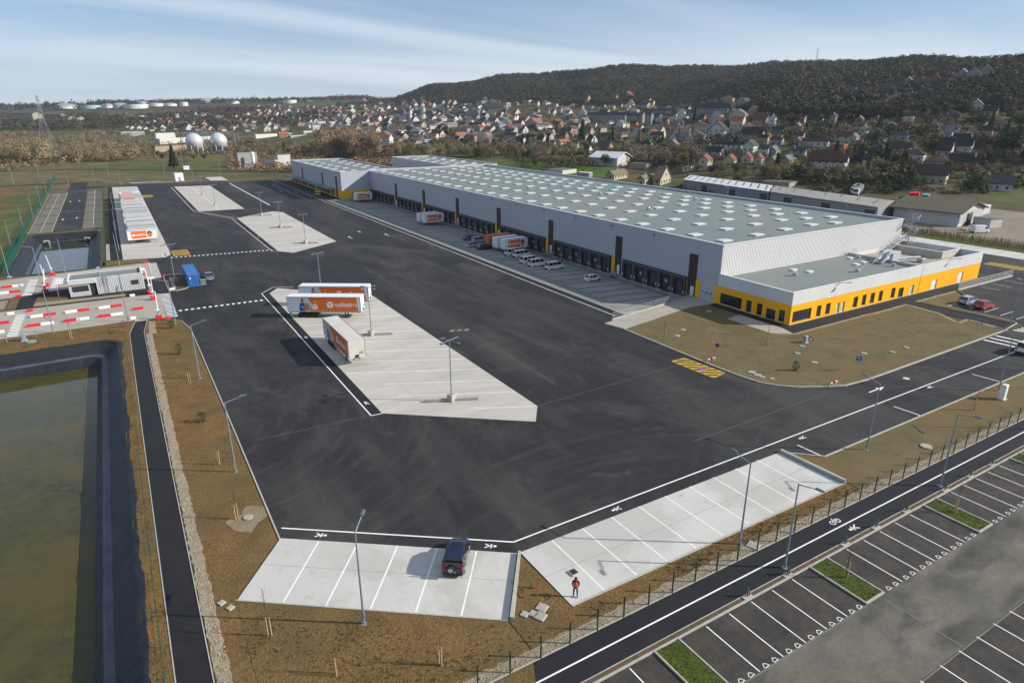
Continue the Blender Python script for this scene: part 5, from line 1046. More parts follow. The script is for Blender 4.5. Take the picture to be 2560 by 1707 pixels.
# ================================================================== vehicles
def carpaint(name, c): return mat('paint_'+name, c, .28, tuple(x*.92 for x in c), .5, fine=0, coat=.8, coord='obj', spec=.5)
glass_car = mat('car_glass', (.012,.014,.017), .05, (.016,.018,.022), 1., fine=0, coord='obj', spec=1.)
tyre_m = mat('tyre', (.014,.014,.015), .85, (.02,.02,.02), 5., coord='obj'); rim_m = mat('alloy_rim', (.45,.46,.48), .35, (.38,.39,.41), 5., metal=.7, coord='obj'); trim_m = mat('bumper_black', (.02,.02,.022), .6, (.028,.028,.03), 4., coord='obj')
lightr = mat('tail_lamp', (.55,.015,.015), .25, (.45,.01,.01), 4., coord='obj'); lightw = mat('head_lamp', (.6,.62,.64), .15, (.5,.52,.54), 4., coord='obj'); plate_m = mat('number_plate', (.7,.7,.66), .5, (.62,.62,.58), 6., coord='obj')
def sect(x, hw, zb, zt, r=.12, hwt=None):
    hwt = hwt if hwt is not None else hw*.94
    return [(x,-hw*.9,zb),(x,-hw,zb+.12),(x,-hw,(zb+zt)*.5+.05),(x,-hwt,zt-r*.5),(x,-hwt+r,zt),(x,hwt-r,zt),(x,hwt,zt-r*.5),(x,hw,(zb+zt)*.5+.05),(x,hw,zb+.12),(x,hw*.9,zb)]
def loft(S):
    mb = MB(); n = len(S[0]); vs = [v for s_ in S for v in s_]; fs = []
    for k in range(len(S)-1):
        for i in range(n): fs.append((k*n+i, k*n+(i+1)%n, (k+1)*n+(i+1)%n, (k+1)*n+i))
    fs += [tuple(range(n-1,-1,-1)), tuple((len(S)-1)*n+i for i in range(n))]
    return mb.add(vs, [f[::-1] for f in fs])
def car(name, label, category, loc, rz, paint_, kind='hatch', group=None):
    P = dict(hatch=dict(L=4.0,W=1.76,H=1.46,belt=.93,wb=2.55,cab=(-1.85,-1.35,.35,1.05)), suv=dict(L=4.35,W=1.82,H=1.68,belt=1.08,wb=2.63,cab=(-1.98,-1.75,.35,1.0)), crossover=dict(L=4.45,W=1.84,H=1.62,belt=1.04,wb=2.66,cab=(-2.05,-1.5,.35,1.15)), estate=dict(L=4.5,W=1.78,H=1.5,belt=.95,wb=2.65,cab=(-2.1,-1.75,.4,1.2)), sedan=dict(L=4.6,W=1.85,H=1.45,belt=.93,wb=2.8,cab=(-1.75,-.9,.3,1.15)), van=dict(L=5.0,W=1.92,H=1.95,belt=1.15,wb=3.0,cab=(-2.4,-2.3,1.0,1.75)), cargo=dict(L=5.6,W=2.0,H=2.4,belt=1.2,wb=3.4,cab=(.9,.95,1.3,2.0)), mpv=dict(L=4.5,W=1.83,H=1.72,belt=1.05,wb=2.7,cab=(-2.1,-1.9,.6,1.45)))[kind]
    L, W, H, belt, wb = P['L'], P['W'], P['H'], P['belt'], P['wb']; hl = L/2; hw = W/2; xr, xrr, xf, xw = P['cab']; r_ = thing(name, label, category, loc, rz, group)
    hood = belt-.12 if kind not in ('van','cargo','mpv') else belt-.05; gc = .2 if kind in ('suv','crossover') else .16
    S = [sect(-hl,hw*.86,gc+.15,belt*.62,.1), sect(-hl+.06,hw*.95,gc+.05,belt*.9,.1), sect(-hl+.25,hw,gc,belt,.1), sect(-.6,hw,gc,belt,.1), sect(xw-.1,hw,gc,belt-.02,.1), sect(xw+.35,hw*.99,gc,hood,.14), sect(hl-.35,hw*.95,gc,hood-.1,.16), sect(hl-.08,hw*.86,gc+.05,hood-.24,.14), sect(hl,hw*.78,gc+.12,hood-.34,.1)]
    if kind == 'cargo': S = [sect(-hl,hw*.97,gc+.1,H,.1,hw*.9), sect(-hl+.1,hw,gc,H,.12,hw*.92), sect(.9,hw,gc,H,.14,hw*.92), sect(1.25,hw,gc,H-.1,.16,hw*.9), sect(2.0,hw*.99,gc,1.25,.16), sect(2.6,hw*.9,gc,1.0,.14), sect(hl,hw*.8,gc+.1,.8,.1)]
    smooth_by_angle(loft(S).build('body', paint_, r_), 32)
    if kind != 'cargo':
        b = belt-.02; wt = hw*.80; wbm = hw*.955
        V = [(xr,-wbm,b),(xw,-wbm,b),(xw,wbm,b),(xr,wbm,b),(xrr,-wt,H-.05),(xf,-wt,H-.05),(xf,wt,H-.05),(xrr,wt,H-.05)]
        MB().add(V, [(0,1,5,4),(1,2,6,5),(2,3,7,6),(3,0,4,7),(4,5,6,7)]).build('glasshouse', glass_car, r_)
        smooth_by_angle(loft([[(xrr-.05,-wt-.01,H-.07),(xrr-.05,-wt*.8,H-.03),(xrr-.05,wt*.8,H-.03),(xrr-.05,wt+.01,H-.07)],[(xrr+.25,-wt-.015,H-.07),(xrr+.25,-wt*.85,H),(xrr+.25,wt*.85,H),(xrr+.25,wt+.015,H-.07)],[(xf-.3,-wt-.015,H-.07),(xf-.3,-wt*.85,H),(xf-.3,wt*.85,H),(xf-.3,wt+.015,H-.07)],[(xf+.05,-wt-.01,H-.08),(xf+.05,-wt*.8,H-.04),(xf+.05,wt*.8,H-.04),(xf+.05,wt+.01,H-.08)]]).build('roof', paint_, r_), 40)
        pl = MB(); V = [Vector(v) for v in V]; fr_ = {'hatch':(0,.42),'suv':(0,.3,.62),'crossover':(0,.3,.62),'estate':(0,.3,.6),'sedan':(0,.5),'van':(0,.33,.66),'mpv':(0,.3,.62)}[kind]
        for (lo, lo2, hi, hi2) in ((0,1,4,5),(3,2,7,6)):
            sg = -1 if lo == 0 else 1
            for f in (*fr_, 1):
                a = V[lo].lerp(V[lo2], f); c = V[hi].lerp(V[hi2], f); pl.tube(a+Vector((0,.004*sg,0)), c+Vector((0,.004*sg,0)), .05 if f not in (0,) else .07, n=4)
        pl.build('pillar', paint_, r_)
    else:
        MB().add([(1.3,-hw*.8,H-.18),(1.98,-hw*.88,1.27),(1.98,hw*.88,1.27),(1.3,hw*.8,H-.18)], [(0,1,2,3)]).build('windscreen', glass_car, r_)
        for s_ in (-1,1): MB().add([(.75,s_*hw*1.003,1.25),(1.8,s_*hw*1.003,1.25),(1.3,s_*hw*.965,1.95),(.75,s_*hw*.965,1.95)], [(0,1,2,3) if s_ < 0 else (3,2,1,0)]).build('window', glass_car, r_)
    wr_ = .36 if kind in ('suv','crossover','cargo') else .32
    for x in (wb/2+.02, -wb/2):
        for s_ in (-1,1):
            y = s_*(hw-.11); MB().lathe((x,y,wr_), [(wr_*1.12,-.085),(wr_*1.12,.095 if s_ > 0 else .085)], 14, 'y').build('wheel_arch', trim_m, r_) if False else None
            wv = MB().lathe((x,y,wr_), [(.0,-.11),(wr_*.9,-.11),(wr_,-.07),(wr_,.07),(wr_*.9,.11),(0,.11)], 16, 'y').build('wheel', tyre_m, r_)
            MB().lathe((x,y+s_*.10,wr_), [(0,.03*s_),(wr_*.5,.028*s_),(wr_*.66,.018*s_),(wr_*.7,0)], 12, 'y').build('rim', rim_m, wv)
            MB().lathe((x,s_*(hw+.002),wr_+.02), [(wr_*1.0,0),(wr_*1.17,.004*s_)], 14, 'y').build('arch_trim', trim_m, r_) if kind in ('suv','crossover') else None
    MB().box(-hl-.03,-hl+.12,-hw*.84,hw*.84,gc+.08,gc+.33).build('bumper', trim_m if kind in ('suv','crossover','cargo','van') else paint_, r_); MB().box(hl-.1,hl+.03,-hw*.74,hw*.74,gc+.08,gc+.28).build('bumper', trim_m if kind in ('suv','crossover','van') else paint_, r_)
    for s_ in (-1,1):
        if kind == 'suv': MB().box(-hl-.015,-hl+.06,min(s_*hw*.78,s_*hw*.93),max(s_*hw*.78,s_*hw*.93),.82,1.42).build('tail_light', lightr, r_)
        else: MB().box(-hl-.01,-hl+.1,min(s_*hw*.62,s_*hw*.9),max(s_*hw*.62,s_*hw*.9),belt*.66,belt*.88).build('tail_light', lightr, r_)
        MB().box(hl-.2,hl-.01,min(s_*hw*.5,s_*hw*.8),max(s_*hw*.5,s_*hw*.8),hood-.42,hood-.28).build('headlight', lightw, r_)
        MB().bbox(xw-.25,xw-.1,min(s_*(hw+.02),s_*(hw+.17)),max(s_*(hw+.02),s_*(hw+.17)),belt,belt+.13,.02).build('mirror', paint_, r_)
    MB().box(-hl-.045,-hl-.032,-.26,.26,gc+.38,gc+.49).build('number_plate', plate_m, r_); MB().box(hl+.032,hl+.045,-.26,.26,gc+.14,gc+.25).build('number_plate', plate_m, r_)
    if kind == 'suv' and 'spare' in label:
        q = MB().lathe((-hl-.12,.12,.92), [(0,-.1),(.3,-.1),(.34,-.05),(.34,.08),(.0,.08)], 16, 'x').build('spare_wheel', tyre_m, r_); MB().lathe((-hl-.21,.12,.92), [(0,-.03),(.15,-.025),(.22,-.01),(.24,0)], 12, 'x').build('rim', rim_m, q)
        MB().box(-hl-.02,-hl+.1,-hw*.74,hw*.74,1.1,1.5).build('rear_window', glass_car, r_)
    if kind in ('suv','crossover','estate'):
        for s_ in (-1,1): MB().tube((xrr+.2,s_*hw*.7,H+.03),(xf-.2,s_*hw*.7,H+.03),.025,n=5).build('roof_rail', trim_m, r_)
    if kind == 'suv': MB().box(-.35,.3,-.45,.45,H-.002,H+.006).build('sunroof', glass_car, r_)
    return r_
navy = carpaint('navy', (.006,.010,.042)); wcar = carpaint('white', (.72,.73,.74)); silver = carpaint('silver', (.38,.40,.43)); blackc = carpaint('black', (.012,.013,.016)); redc = carpaint('red', (.38,.008,.02)); greyc = carpaint('grey', (.10,.12,.15)); bluegrey = carpaint('bluegrey', (.32,.38,.46))
car('car', 'dark blue off-road car with a spare wheel, parked on the short concrete bays', 'car', (-78.2,-26.4,.015), math.atan2(6.1,4.5)+.02, navy, 'suv')
car('car', 'dark grey saloon parked beside the blue shipping container', 'car', (-82.7,91.3,0), -PI/2+.03, greyc, 'sedan')
car('car', 'white hatchback parked alone on the dock apron', 'car', (-7.6,46.3,apz(-7.6)), 0.05, wcar, 'hatch')
for x, y, lb in ((-8.5,60.3,'white minivan parked nearest the lone white hatchback'),(-10.6,64.8,'white minivan second in the row, parked slightly further out'),(-10.6,68.4,'white minivan third in the row, behind the one set further out'),(-7.9,76.5,'white minivan near the docks beside the orange swap bodies'),(-8.6,79.6,'white minivan closest to the orange swap bodies, half hidden')): car('van', lb, 'van', (x,y,apz(x)), .04, wcar, 'van', 'white minivans on the dock apron')
car('car', 'silver estate car on the apron beside the orange box', 'car', (-13.2,94.2,apz(-13)), .05, silver, 'estate'); car('van', 'black people carrier on the apron beside the orange box', 'van', (-12.0,89.6,apz(-12)), .05, blackc, 'mpv'); car('van', 'grey people carrier parked behind the orange box', 'van', (-7.6,101.2,apz(-7)), .05, bluegrey, 'mpv'); car('car', 'dark car parked behind the grey people carrier near the docks', 'car', (-8.2,105.6,apz(-8)), .05, greyc, 'crossover')
car('car', 'red crossover parked in the car park beside the office', 'car', (40.9,-12.4,.01), -.08, redc, 'crossover'); car('car', 'light blue-grey crossover parked beside the red one', 'car', (41.6,-9.3,.01), -.08, bluegrey, 'crossover')
car('van', 'white van on the road beside the zebra stripes', 'van', (20.4,-28.0,0), 0, wcar, 'van')
cvan = car('van', 'white panel van parked beside the old ribbed shed', 'van', (129.5,29.0,0), -.35, wcar, 'cargo')

# ---- lettering and print
def text_mesh(s_, size):
    c = bpy.data.curves.new('lettering', 'FONT'); c.body = s_; c.size = size; c.align_x = 'LEFT'; c.offset = .026*size
    o = bpy.data.objects.new('lettering', c); COL.objects.link(o); bpy.context.view_layer.update(); me_ = bpy.data.meshes.new_from_object(o.evaluated_get(bpy.context.evaluated_depsgraph_get())); bpy.data.objects.remove(o); return me_
orange = mat('trailer_orange', (.72,.155,.018), .45, (.66,.14,.016), .4, fine=.02, coord='obj'); bodyw = mat('trailer_white', (.72,.73,.74), .4, (.66,.67,.68), .3, fine=.03, coord='obj'); printw = mat('print_white', (.78,.78,.78), .5, (.74,.74,.74), 1., fine=0, coord='obj')
pblue = mat('print_blue', (.02,.06,.22), .5, (.03,.1,.32), 3., coord='obj'); pskin = mat('print_skin', (.42,.24,.15), .5, (.34,.19,.12), 3., coord='obj'); pbox = mat('print_box', (.42,.22,.10), .5, (.35,.18,.08), 3., coord='obj'); phair = mat('print_hair', (.03,.018,.012), .5, (.05,.03,.02), 3., coord='obj'); pyel = mat('print_yellow', (.75,.42,.05), .5, coord='obj'); ppale = mat('print_pale', (.45,.52,.6), .5, (.6,.62,.6), 1., coord='obj')
COLI = text_mesh('colissimo', 1.0)
def flat(pts, m, name, parent, off):
    """flat print on a long side: points are (along, up); the side faces -y"""
    return MB().add([(p_[0], -off, p_[1]) for p_ in pts], [tuple(range(len(pts)))]).build(name, m, parent)
def cube_logo(cx_, cz_, s_, parent, off):
    h = s_/2; w_ = s_*.43
    flat([(cx_-w_,cz_+h*.5),(cx_,cz_+h*.08),(cx_+w_,cz_+h*.5),(cx_,cz_+h*.95)], printw, 'logo_mark', parent, off)
    flat([(cx_-w_,cz_+h*.38),(cx_-.03*s_,cz_-h*.05),(cx_-.03*s_,cz_-h*.95),(cx_-w_,cz_-h*.48)], printw, 'logo_mark', parent, off)
    flat([(cx_+w_,cz_+h*.38),(cx_+w_,cz_-h*.48),(cx_+.03*s_,cz_-h*.95),(cx_+.03*s_,cz_-h*.05)], printw, 'logo_mark', parent, off)
    flat([(cx_-.02*s_,cz_-h*.0),(cx_-w_*.55,cz_+h*.28),(cx_-w_*.42,cz_+h*.34),(cx_+.02*s_,cz_+h*.08),(cx_+.02*s_,cz_-h*.3),(cx_-.02*s_,cz_-h*.3)], orange, 'logo_mark', parent, off+.004)
def lettering(x, z, s_, parent, off):
    o = ob('lettering', COLI.copy() if False else COLI, parent, (x,-off,z)); o.rotation_euler = (PI/2,0,0); o.scale = (s_,s_,1)
    if not COLI.materials: COLI.materials.append(printw)
def ell(cx_, cz_, rx, rz_, n=12): return [(cx_+rx*math.cos(2*PI*k/n), cz_+rz_*math.sin(2*PI*k/n)) for k in range(n)]
def courier(cx_, z0, h, parent, off):
    """printed figure in blue holding a parcel"""
    flat([(cx_-.3*h,z0),(cx_+.16*h,z0),(cx_+.2*h,z0+.5*h),(cx_+.1*h,z0+.66*h),(cx_-.14*h,z0+.68*h),(cx_-.28*h,z0+.5*h)], pblue, 'print', parent, off)
    flat([(cx_-.14*h,z0+.36*h),(cx_+.02*h,z0+.2*h),(cx_+.05*h,z0+.28*h),(cx_-.1*h,z0+.44*h)], ppale, 'print', parent, off+.004)
    flat(ell(cx_-.02*h,z0+.80*h,.1*h,.14*h), pskin, 'print', parent, off); flat([(cx_-.13*h,z0+.84*h),(cx_-.1*h,z0+.98*h),(cx_+.02*h,z0+1.0*h),(cx_+.09*h,z0+.93*h),(cx_+.08*h,z0+.87*h),(cx_-.05*h,z0+.9*h)], phair, 'print', parent, off+.004)
    flat([(cx_+.08*h,z0+.08*h),(cx_+.5*h,z0+.04*h),(cx_+.52*h,z0+.5*h),(cx_+.12*h,z0+.56*h)], pbox, 'print', parent, off+.006); flat([(cx_+.12*h,z0+.56*h),(cx_+.52*h,z0+.5*h),(cx_+.48*h,z0+.62*h),(cx_+.2*h,z0+.68*h)], mat('print_box_top', (.55,.33,.17), .5, coord='obj'), 'print', parent, off+.006)
    flat(ell(cx_+.16*h,z0+.16*h,.07*h,.05*h), pskin, 'print', parent, off+.01)
def side_art(parent, L, W, z0, z1, off):
    """the printed long side: rear at x=-L/2, front at +L/2"""
    x0 = -L/2; H = z1-z0
    flat([(x0+L*.30,z0+.1),(x0+L*.965,z0+.1),(x0+L*.945,z1-.1),(x0+L*.28,z1-.1)], orange, 'side_panel', parent, off)
    flat([(x0+L*.17,z0+.12),(x0+L*.30,z0+.12),(x0+L*.34,z1-.5*H),(x0+L*.29,z1-.12),(x0+L*.2,z1-.12)], ppale, 'side_panel', parent, off+.004)
    courier(x0+L*.215, z0+.13, H*.84, parent, off+.01)
    flat(ell(x0+L*.385,z1-H*.33,.3,.3), pyel, 'print', parent, off+.008); cube_logo(x0+L*.375, z0+H*.34, H*.44, parent, off+.008)
    cube_logo(x0+L*.585, z0+H*.48, H*.5, parent, off+.008); lettering(x0+L*.65, z0+H*.36, H*.42, parent, off+.008)
    flat([(x0+.55,z0+.7),(x0+.95,z0+.7),(x0+.95,z0+.95),(x0+.55,z0+.95)], mat('print_sticker', (.6,.7,.05), .5, coord='obj'), 'print', parent, off)
def semitrailer(label, corner_rear_near, corner_front_near, dirty=0):
    a, b = Vector(corner_rear_near), Vector(corner_front_near); d = (b-a).normalized(); n = Vector((-d.y, d.x)); L, W, z0, z1 = 13.55, 2.55, 1.2, 4.0
    c = a+d*L/2+n*W/2; r_ = thing('semi_trailer', label, 'trailer', (c.x,c.y,.012), math.atan2(d.y,d.x), 'white and orange box semi-trailers')
    wb_ = bodyw if not dirty else mat('trailer_dusty', (.58,.57,.52), .5, (.50,.48,.43), .5, fine=.08, coord='obj')
    MB().box(-L/2,L/2,-W/2,W/2,z0,z1).build('box', wb_, r_)
    fr_ = MB()
    for x in (-L/2-.02, L/2-.06):
        for y in (-W/2-.02, W/2-.06): fr_.box(x,x+.08,y,y+.08,z0-.02,z1+.02)
    for y in (-W/2-.025, W/2-.045): fr_.box(-L/2+.06,L/2-.06,y,y+.07,z1-.06,z1+.03).box(-L/2+.06,L/2-.06,y,y+.07,z0-.04,z0+.06)
    fr_.build('edge_rail', galv, r_)
    side_art(r_, L, W, z0, z1, W/2+.006)
    MB().box(-L/2+.3,L/2-.4,-.5,-.35,.85,z0).box(-L/2+.3,L/2-.4,.35,.5,.85,z0).build('chassis', trim_m, r_)
    for x in (-L/2+2.2,-L/2+3.5,-L/2+4.8):
        for s_ in (-1,1):
            wv = MB().lathe((x,s_*1.02,.5), [(0,-.19),(.42,-.19),(.5,-.13),(.5,.13),(.42,.19),(0,.19)], 18, 'y').build('wheel', tyre_m, r_); MB().lathe((x,s_*1.19,.5), [(0,-.02*s_),(.12,.02*s_),(.16,-.04*s_),(.28,.01*s_),(.3,.0)], 14, 'y').build('rim', rim_m, wv)
        MB().tube((x,-1,.5),(x,1,.5),.07).build('axle', trim_m, r_)
    for s_ in (-1,1): MB().box(3.6,3.8,s_*.85-.08,s_*.85+.08,.05,z0).box(3.5,3.9,s_*.85-.15,s_*.85+.15,0,.05).build('landing_leg', trim_m, r_)
    MB().tube((-L/2+5.6,-1.2,.6),(3.2,-1.2,.6),.04).tube((-L/2+5.6,-1.2,.9),(3.2,-1.2,.9),.04).build('side_guard', galv, r_)
    MB().box(-L/2-.06,-L/2+.1,-1.2,1.2,.55,.7).build('rear_bumper', trim_m, r_)
    MB().box(L/2,L/2+.16,-.25,.2,z0+.15,z0+.5).build('coupling_panel', trim_m, r_); MB().box(L/2+.002,L/2+.03,.35,.95,z0+.55,z0+.95).build('air_lines', galv, r_)
    for s_ in (-1,1): MB().box(-L/2-.03,-L/2-.001,min(.02*s_,1.2*s_),max(.02*s_,1.2*s_),z0+.05,z1-.08).build('rear_door', wb_, r_)
    return r_
semitrailer('orange-printed white semi-trailer in front of another one on the near concrete island', (-74.2,51.1), (-63.0,43.9)); semitrailer('orange-printed white semi-trailer partly hidden behind the other one', (-70.5,57.7), (-59.3,50.4))
semitrailer('dusty orange-printed semi-trailer turned end-on and seen from its front', (-72.1,34.9), (-72.15,21.8), 1)
def swap_proto(art=True):
    L, W, z0, z1 = 7.45, 2.5, 1.15, 3.85; r_ = ob('swap_body', None); MB().bbox(-L/2,L/2,-W/2,W/2,z0,z1,.06).build('box', bodyw, r_)
    rs = MB()
    for k in range(9): rs.box(-L/2+.5+k*.8,-L/2+.54+k*.8,-W/2+.1,W/2-.1,z1-.001,z1+.02)
    rs.build('roof_rib', bodyw, r_); MB().box(-L/2+.06,L/2-.06,-W/2-.02,-W/2+.1,z1-.1,z1+.03).box(-L/2+.06,L/2-.06,W/2-.1,W/2+.02,z1-.1,z1+.03).build('edge_rail', galv, r_)
    for x in (-L/2+1.0, L/2-1.0):
        for y in (-W/2+.2, W/2-.2): MB().tube((x,y,0),(x,y,z0),.06).build('support_leg', galv, r_); 
    MB().box(-L/2+.2,L/2-.2,-W/2+.3,W/2-.3,z0-.18,z0).build('underframe', trim_m, r_); MB().tube((-L/2+1,-W/2+.2,.2),(-L/2+2,-W/2+.2,z0-.1),.04).tube((L/2-1,-W/2+.2,.2),(L/2-2,-W/2+.2,z0-.1),.04).build('leg_brace', galv, r_)
    if art: 
        off = W/2+.006; x0 = -L/2; H = z1-z0
        flat([(x0+L*.14,z0+.35),(x0+L*.66,z0+.35),(x0+L*.66,z1-.25),(x0+L*.14,z1-.25)], orange, 'side_panel', r_, off)
        flat([(x0+L*.66,z0+.35),(x0+L*.8,z0+.35),(x0+L*.9,z0+1.2),(x0+L*.9,z1-.9),(x0+L*.82,z1-.45),(x0+L*.66,z1-.45)], ppale, 'side_panel', r_, off); flat(ell(x0+L*.77,z0+H*.45,.55,.8), orange, 'print', r_, off+.004); flat(ell(x0+L*.77,z0+H*.66,.62,.5), phair, 'print', r_, off+.006); flat(ell(x0+L*.77,z0+H*.55,.3,.42), pskin, 'print', r_, off+.008)
        cube_logo(x0+L*.22, z0+H*.5, H*.3, r_, off+.004); lettering(x0+L*.29, z0+H*.42, H*.27, r_, off+.004)
    return r_
SWP = swap_proto()
def swap(x, y, rz, lb, z=0., used=[0], sc=1.):
    o = SWP if not used[0] else copy_tree(SWP); used[0] = 1; o.location = (x,y,z); o.rotation_euler = (0,0,rz); o['label'] = lb; o['category'] = 'swap body'; o['group'] = 'white swap bodies'; return o
for x, y, lb in ((-6.0,137.4,'white swap body with orange panel, nearer of the pair at the middle docks'),(-6.4,140.6,'white swap body hidden behind the nearer of the middle pair'),(-5.3,212.2,'white swap body with orange panel beside the yellow wall of the far wing'),(-6.2,215.4,'white swap body second of three by the far wing wall'),(-6.6,208.8,'white swap body third of three by the far wing wall')): swap(x, y, .05, lb, apz(x)) if y != 215.4 else None
swap(-6.0,83.6,.05,'white swap body with orange panel beside the white minivans',apz(-6)); swap(-6.6,87.0,.05,'white swap body standing between the minivans and the orange box',apz(-6.6))
ot = thing('swap_body', 'plain orange curtain-sided swap body beside two white ones', 'swap body', (-6.6,91.4,apz(-6.6)), .05)
MB().bbox(-3.72,3.72,-1.25,1.25,1.15,3.8,.06).build('box', mat('curtain_orange', (.52,.13,.03), .6, (.46,.11,.025), .6, coord='obj'), ot)
for x in (-2.7,2.7):
    for y in (-1.05,1.05): MB().tube((x,y,0),(x,y,1.15),.06).build('support_leg', galv, ot)
to_ = text_mesh('LOGISTIQUE'[:5].lower(), 1.) if False else None
LET2 = text_mesh('u2o3', .9); LET2.materials.append(printw)
for k in range(33):
    y = 149.2+k*3.75
    if k in (22, 29): continue
    o = swap(-93.0+random.uniform(-.35,.35), y, random.uniform(-.012,.012), 'foremost white swap body of the rank with its orange print in view' if k == 0 else 'white swap body standing in the long tight rank beside the yard')
    setm_ = [bodyw, mat('swap_dusty', (.60,.59,.55), .55, (.5,.49,.45), .5, coord='obj'), mat('swap_grey', (.44,.44,.44), .55, (.38,.38,.38), .5, coord='obj')]
    for ch in o.children:
        if ch.name.split('.')[0] in ('box','roof_rib') and k > 0: ch.material_slots[0].link = 'OBJECT'; ch.material_slots[0].material = setm_[0 if ch.name.startswith('roof') else (k*7) % 3]
    o.scale = (1,1,1+((k*5) % 4)*.035)
    if k > 0:   # prints are hidden between neighbours
        for ch in list(o.children):
            if ch.name.split('.')[0] in ('print','logo_mark','lettering'): bpy.data.objects.remove(ch)

# ================================================================== people
def person(label, loc, rz, vest, s_=1.0, arms='front'):
    r_ = thing('person', label, 'person', loc, rz, 'pair of people by the docks' if 'pair' in label else None)
    J = dict(pel=(0,0,.95), sp=(0,.0,1.15), ch=(0,0,1.36), nk=(0,.01,1.5), hd=(0,.04,1.6), tp=(0,.04,1.78),
             ls=(-.2,0,1.42), le=(-.27,.02,1.15), lw=(-.14,.26,1.1), rs=(.2,0,1.42), re=(.27,.02,1.15), rw=(.14,.26,1.1),
             lh=(-.1,0,.9), lk=(-.13,.03,.5), la=(-.14,-.02,.09), lt=(-.15,.17,.04), rh=(.1,0,.9), rk=(.13,.03,.5), ra=(.14,-.02,.09), rt=(.16,.17,.04))
    if arms == 'down': J.update(le=(-.28,-.02,1.14), lw=(-.27,.06,.88), re=(.28,-.02,1.14), rw=(.27,.06,.88))
    R_ = dict(pel=.155,sp=.15,ch=.175,nk=.065,hd=.1,tp=.085,ls=.085,le=.058,lw=.042,rs=.085,re=.058,rw=.042,lh=.1,lk=.07,la=.05,lt=.045,rh=.1,rk=.07,ra=.05,rt=.045)
    E_ = [('pel','sp'),('sp','ch'),('ch','nk'),('nk','hd'),('hd','tp'),('ch','ls'),('ls','le'),('le','lw'),('ch','rs'),('rs','re'),('re','rw'),('pel','lh'),('lh','lk'),('lk','la'),('la','lt'),('pel','rh'),('rh','rk'),('rk','ra'),('ra','rt')]
    def skinned(names, edges, radii, name, m, sub=1):
        ks = list(names); me_ = bpy.data.meshes.new(name); me_.from_pydata([names[k] for k in ks], [(ks.index(a), ks.index(b)) for a, b in edges], []); o = bpy.data.objects.new(name, me_); COL.objects.link(o)
        o.modifiers.new('skin', 'SKIN'); 
        for i, k in enumerate(ks): me_.skin_vertices[0].data[i].radius = (radii[k],)*2; me_.skin_vertices[0].data[i].use_root = (i == 0)
        sm = o.modifiers.new('sub', 'SUBSURF'); sm.levels = sub; sm.render_levels = sub
        bpy.context.view_layer.update(); m2 = bpy.data.meshes.new_from_object(o.evaluated_get(bpy.context.evaluated_depsgraph_get())); bpy.data.objects.remove(o); m2.name = name
        for p_ in m2.polygons: p_.use_smooth = True
        m2.materials.clear(); m2.materials.append(m); return m2
    dark = mat('dark_clothes', (.018,.019,.024), .85, (.03,.03,.036), 3., coord='obj'); skin = mat('skin', (.40,.23,.15), .6, (.34,.19,.12), 6., coord='obj')
    b = ob('body', skinned(J, E_, R_, 'body', dark), r_)
    V_ = dict(a=(0,0,.98), b=(0,0,1.15), c=(0,0,1.36), d=(-.12,.0,1.43), e=(.12,.0,1.43)); ob('vest', skinned(V_, [('a','b'),('b','c'),('c','d'),('c','e')], dict(a=.19,b=.185,c=.205,d=.1,e=.1), 'vest', vest), r_)
    st_ = MB().lathe((0,0,1.1), [(.205,0),(.21,.02),(.205,.05)], 14).build('reflective_band', mat('reflective', (.6,.6,.55), .4, coord='obj'), r_)
    ob('face', skinned(dict(a=(0,.075,1.58), b=(0,.085,1.64), c=(0,.07,1.7), n=(0,.16,1.62)), [('a','b'),('b','c'),('b','n')], dict(a=.055,b=.075,c=.06,n=.015), 'face', skin), r_)
    MB().lathe((0,.015,1.6), [(.115,-.1),(.125,.02),(.11,.12),(.06,.19),(0,.205)], 12).build('hood', dark, r_, smooth=True)
    for s2 in (-1, 1):
        w_ = Vector(J['lw' if s2 < 0 else 'rw']); hd = {'p':tuple(w_), 'q':tuple(w_+Vector((-.02*s2,.07,-.01)))}; ed = [('p','q')]; rd = {'p':.03,'q':.038}
        for k in range(4):
            f0 = w_+Vector((-.02*s2+(k-1.5)*.02,.11,-.015)); f1 = f0+Vector((0,.035,-.012-.003*k)); f2 = f1+Vector((-.01*s2,.012,-.028)); hd.update({'f%d0'%k:tuple(f0),'f%d1'%k:tuple(f1),'f%d2'%k:tuple(f2)}); ed += [('q','f%d0'%k),('f%d0'%k,'f%d1'%k),('f%d1'%k,'f%d2'%k)]; rd.update({'f%d0'%k:.0095,'f%d1'%k:.009,'f%d2'%k:.008})
        t0 = w_+Vector((-.05*s2,.06,.02)); t1 = t0+Vector((-.02*s2,.04,.005)); hd.update(t0=tuple(t0), t1=tuple(t1)); ed += [('q','t0'),('t0','t1')]; rd.update(t0=.011,t1=.009)
        ob('hand', skinned(hd, ed, rd, 'hand', skin), r_)
    r_.scale = (s_,)*3; return r_
vest_o = mat('vest_orange', (.85,.09,.02), .7, (.75,.07,.015), 3., coord='obj')
pm = person('person in a dark hood and orange vest standing on the concrete bays holding a controller', (-72.2,-35.0,.02), math.atan2(-67.4+35, -97.3+72.2)-PI/2, vest_o, 1.03)
rc = thing('remote_controller', 'small dark controller held by the person in the orange vest', 'controller', (-72.2,-35.0,.02), math.atan2(-67.4+35, -97.3+72.2)-PI/2); MB().bbox(-.1,.1,.36,.45,1.12,1.15,.01).build('body', trim_m, rc); MB().tube((-.06,.44,1.14),(-.06,.47,1.22),.008).tube((.06,.44,1.14),(.06,.47,1.22),.008).build('antenna', trim_m, rc)
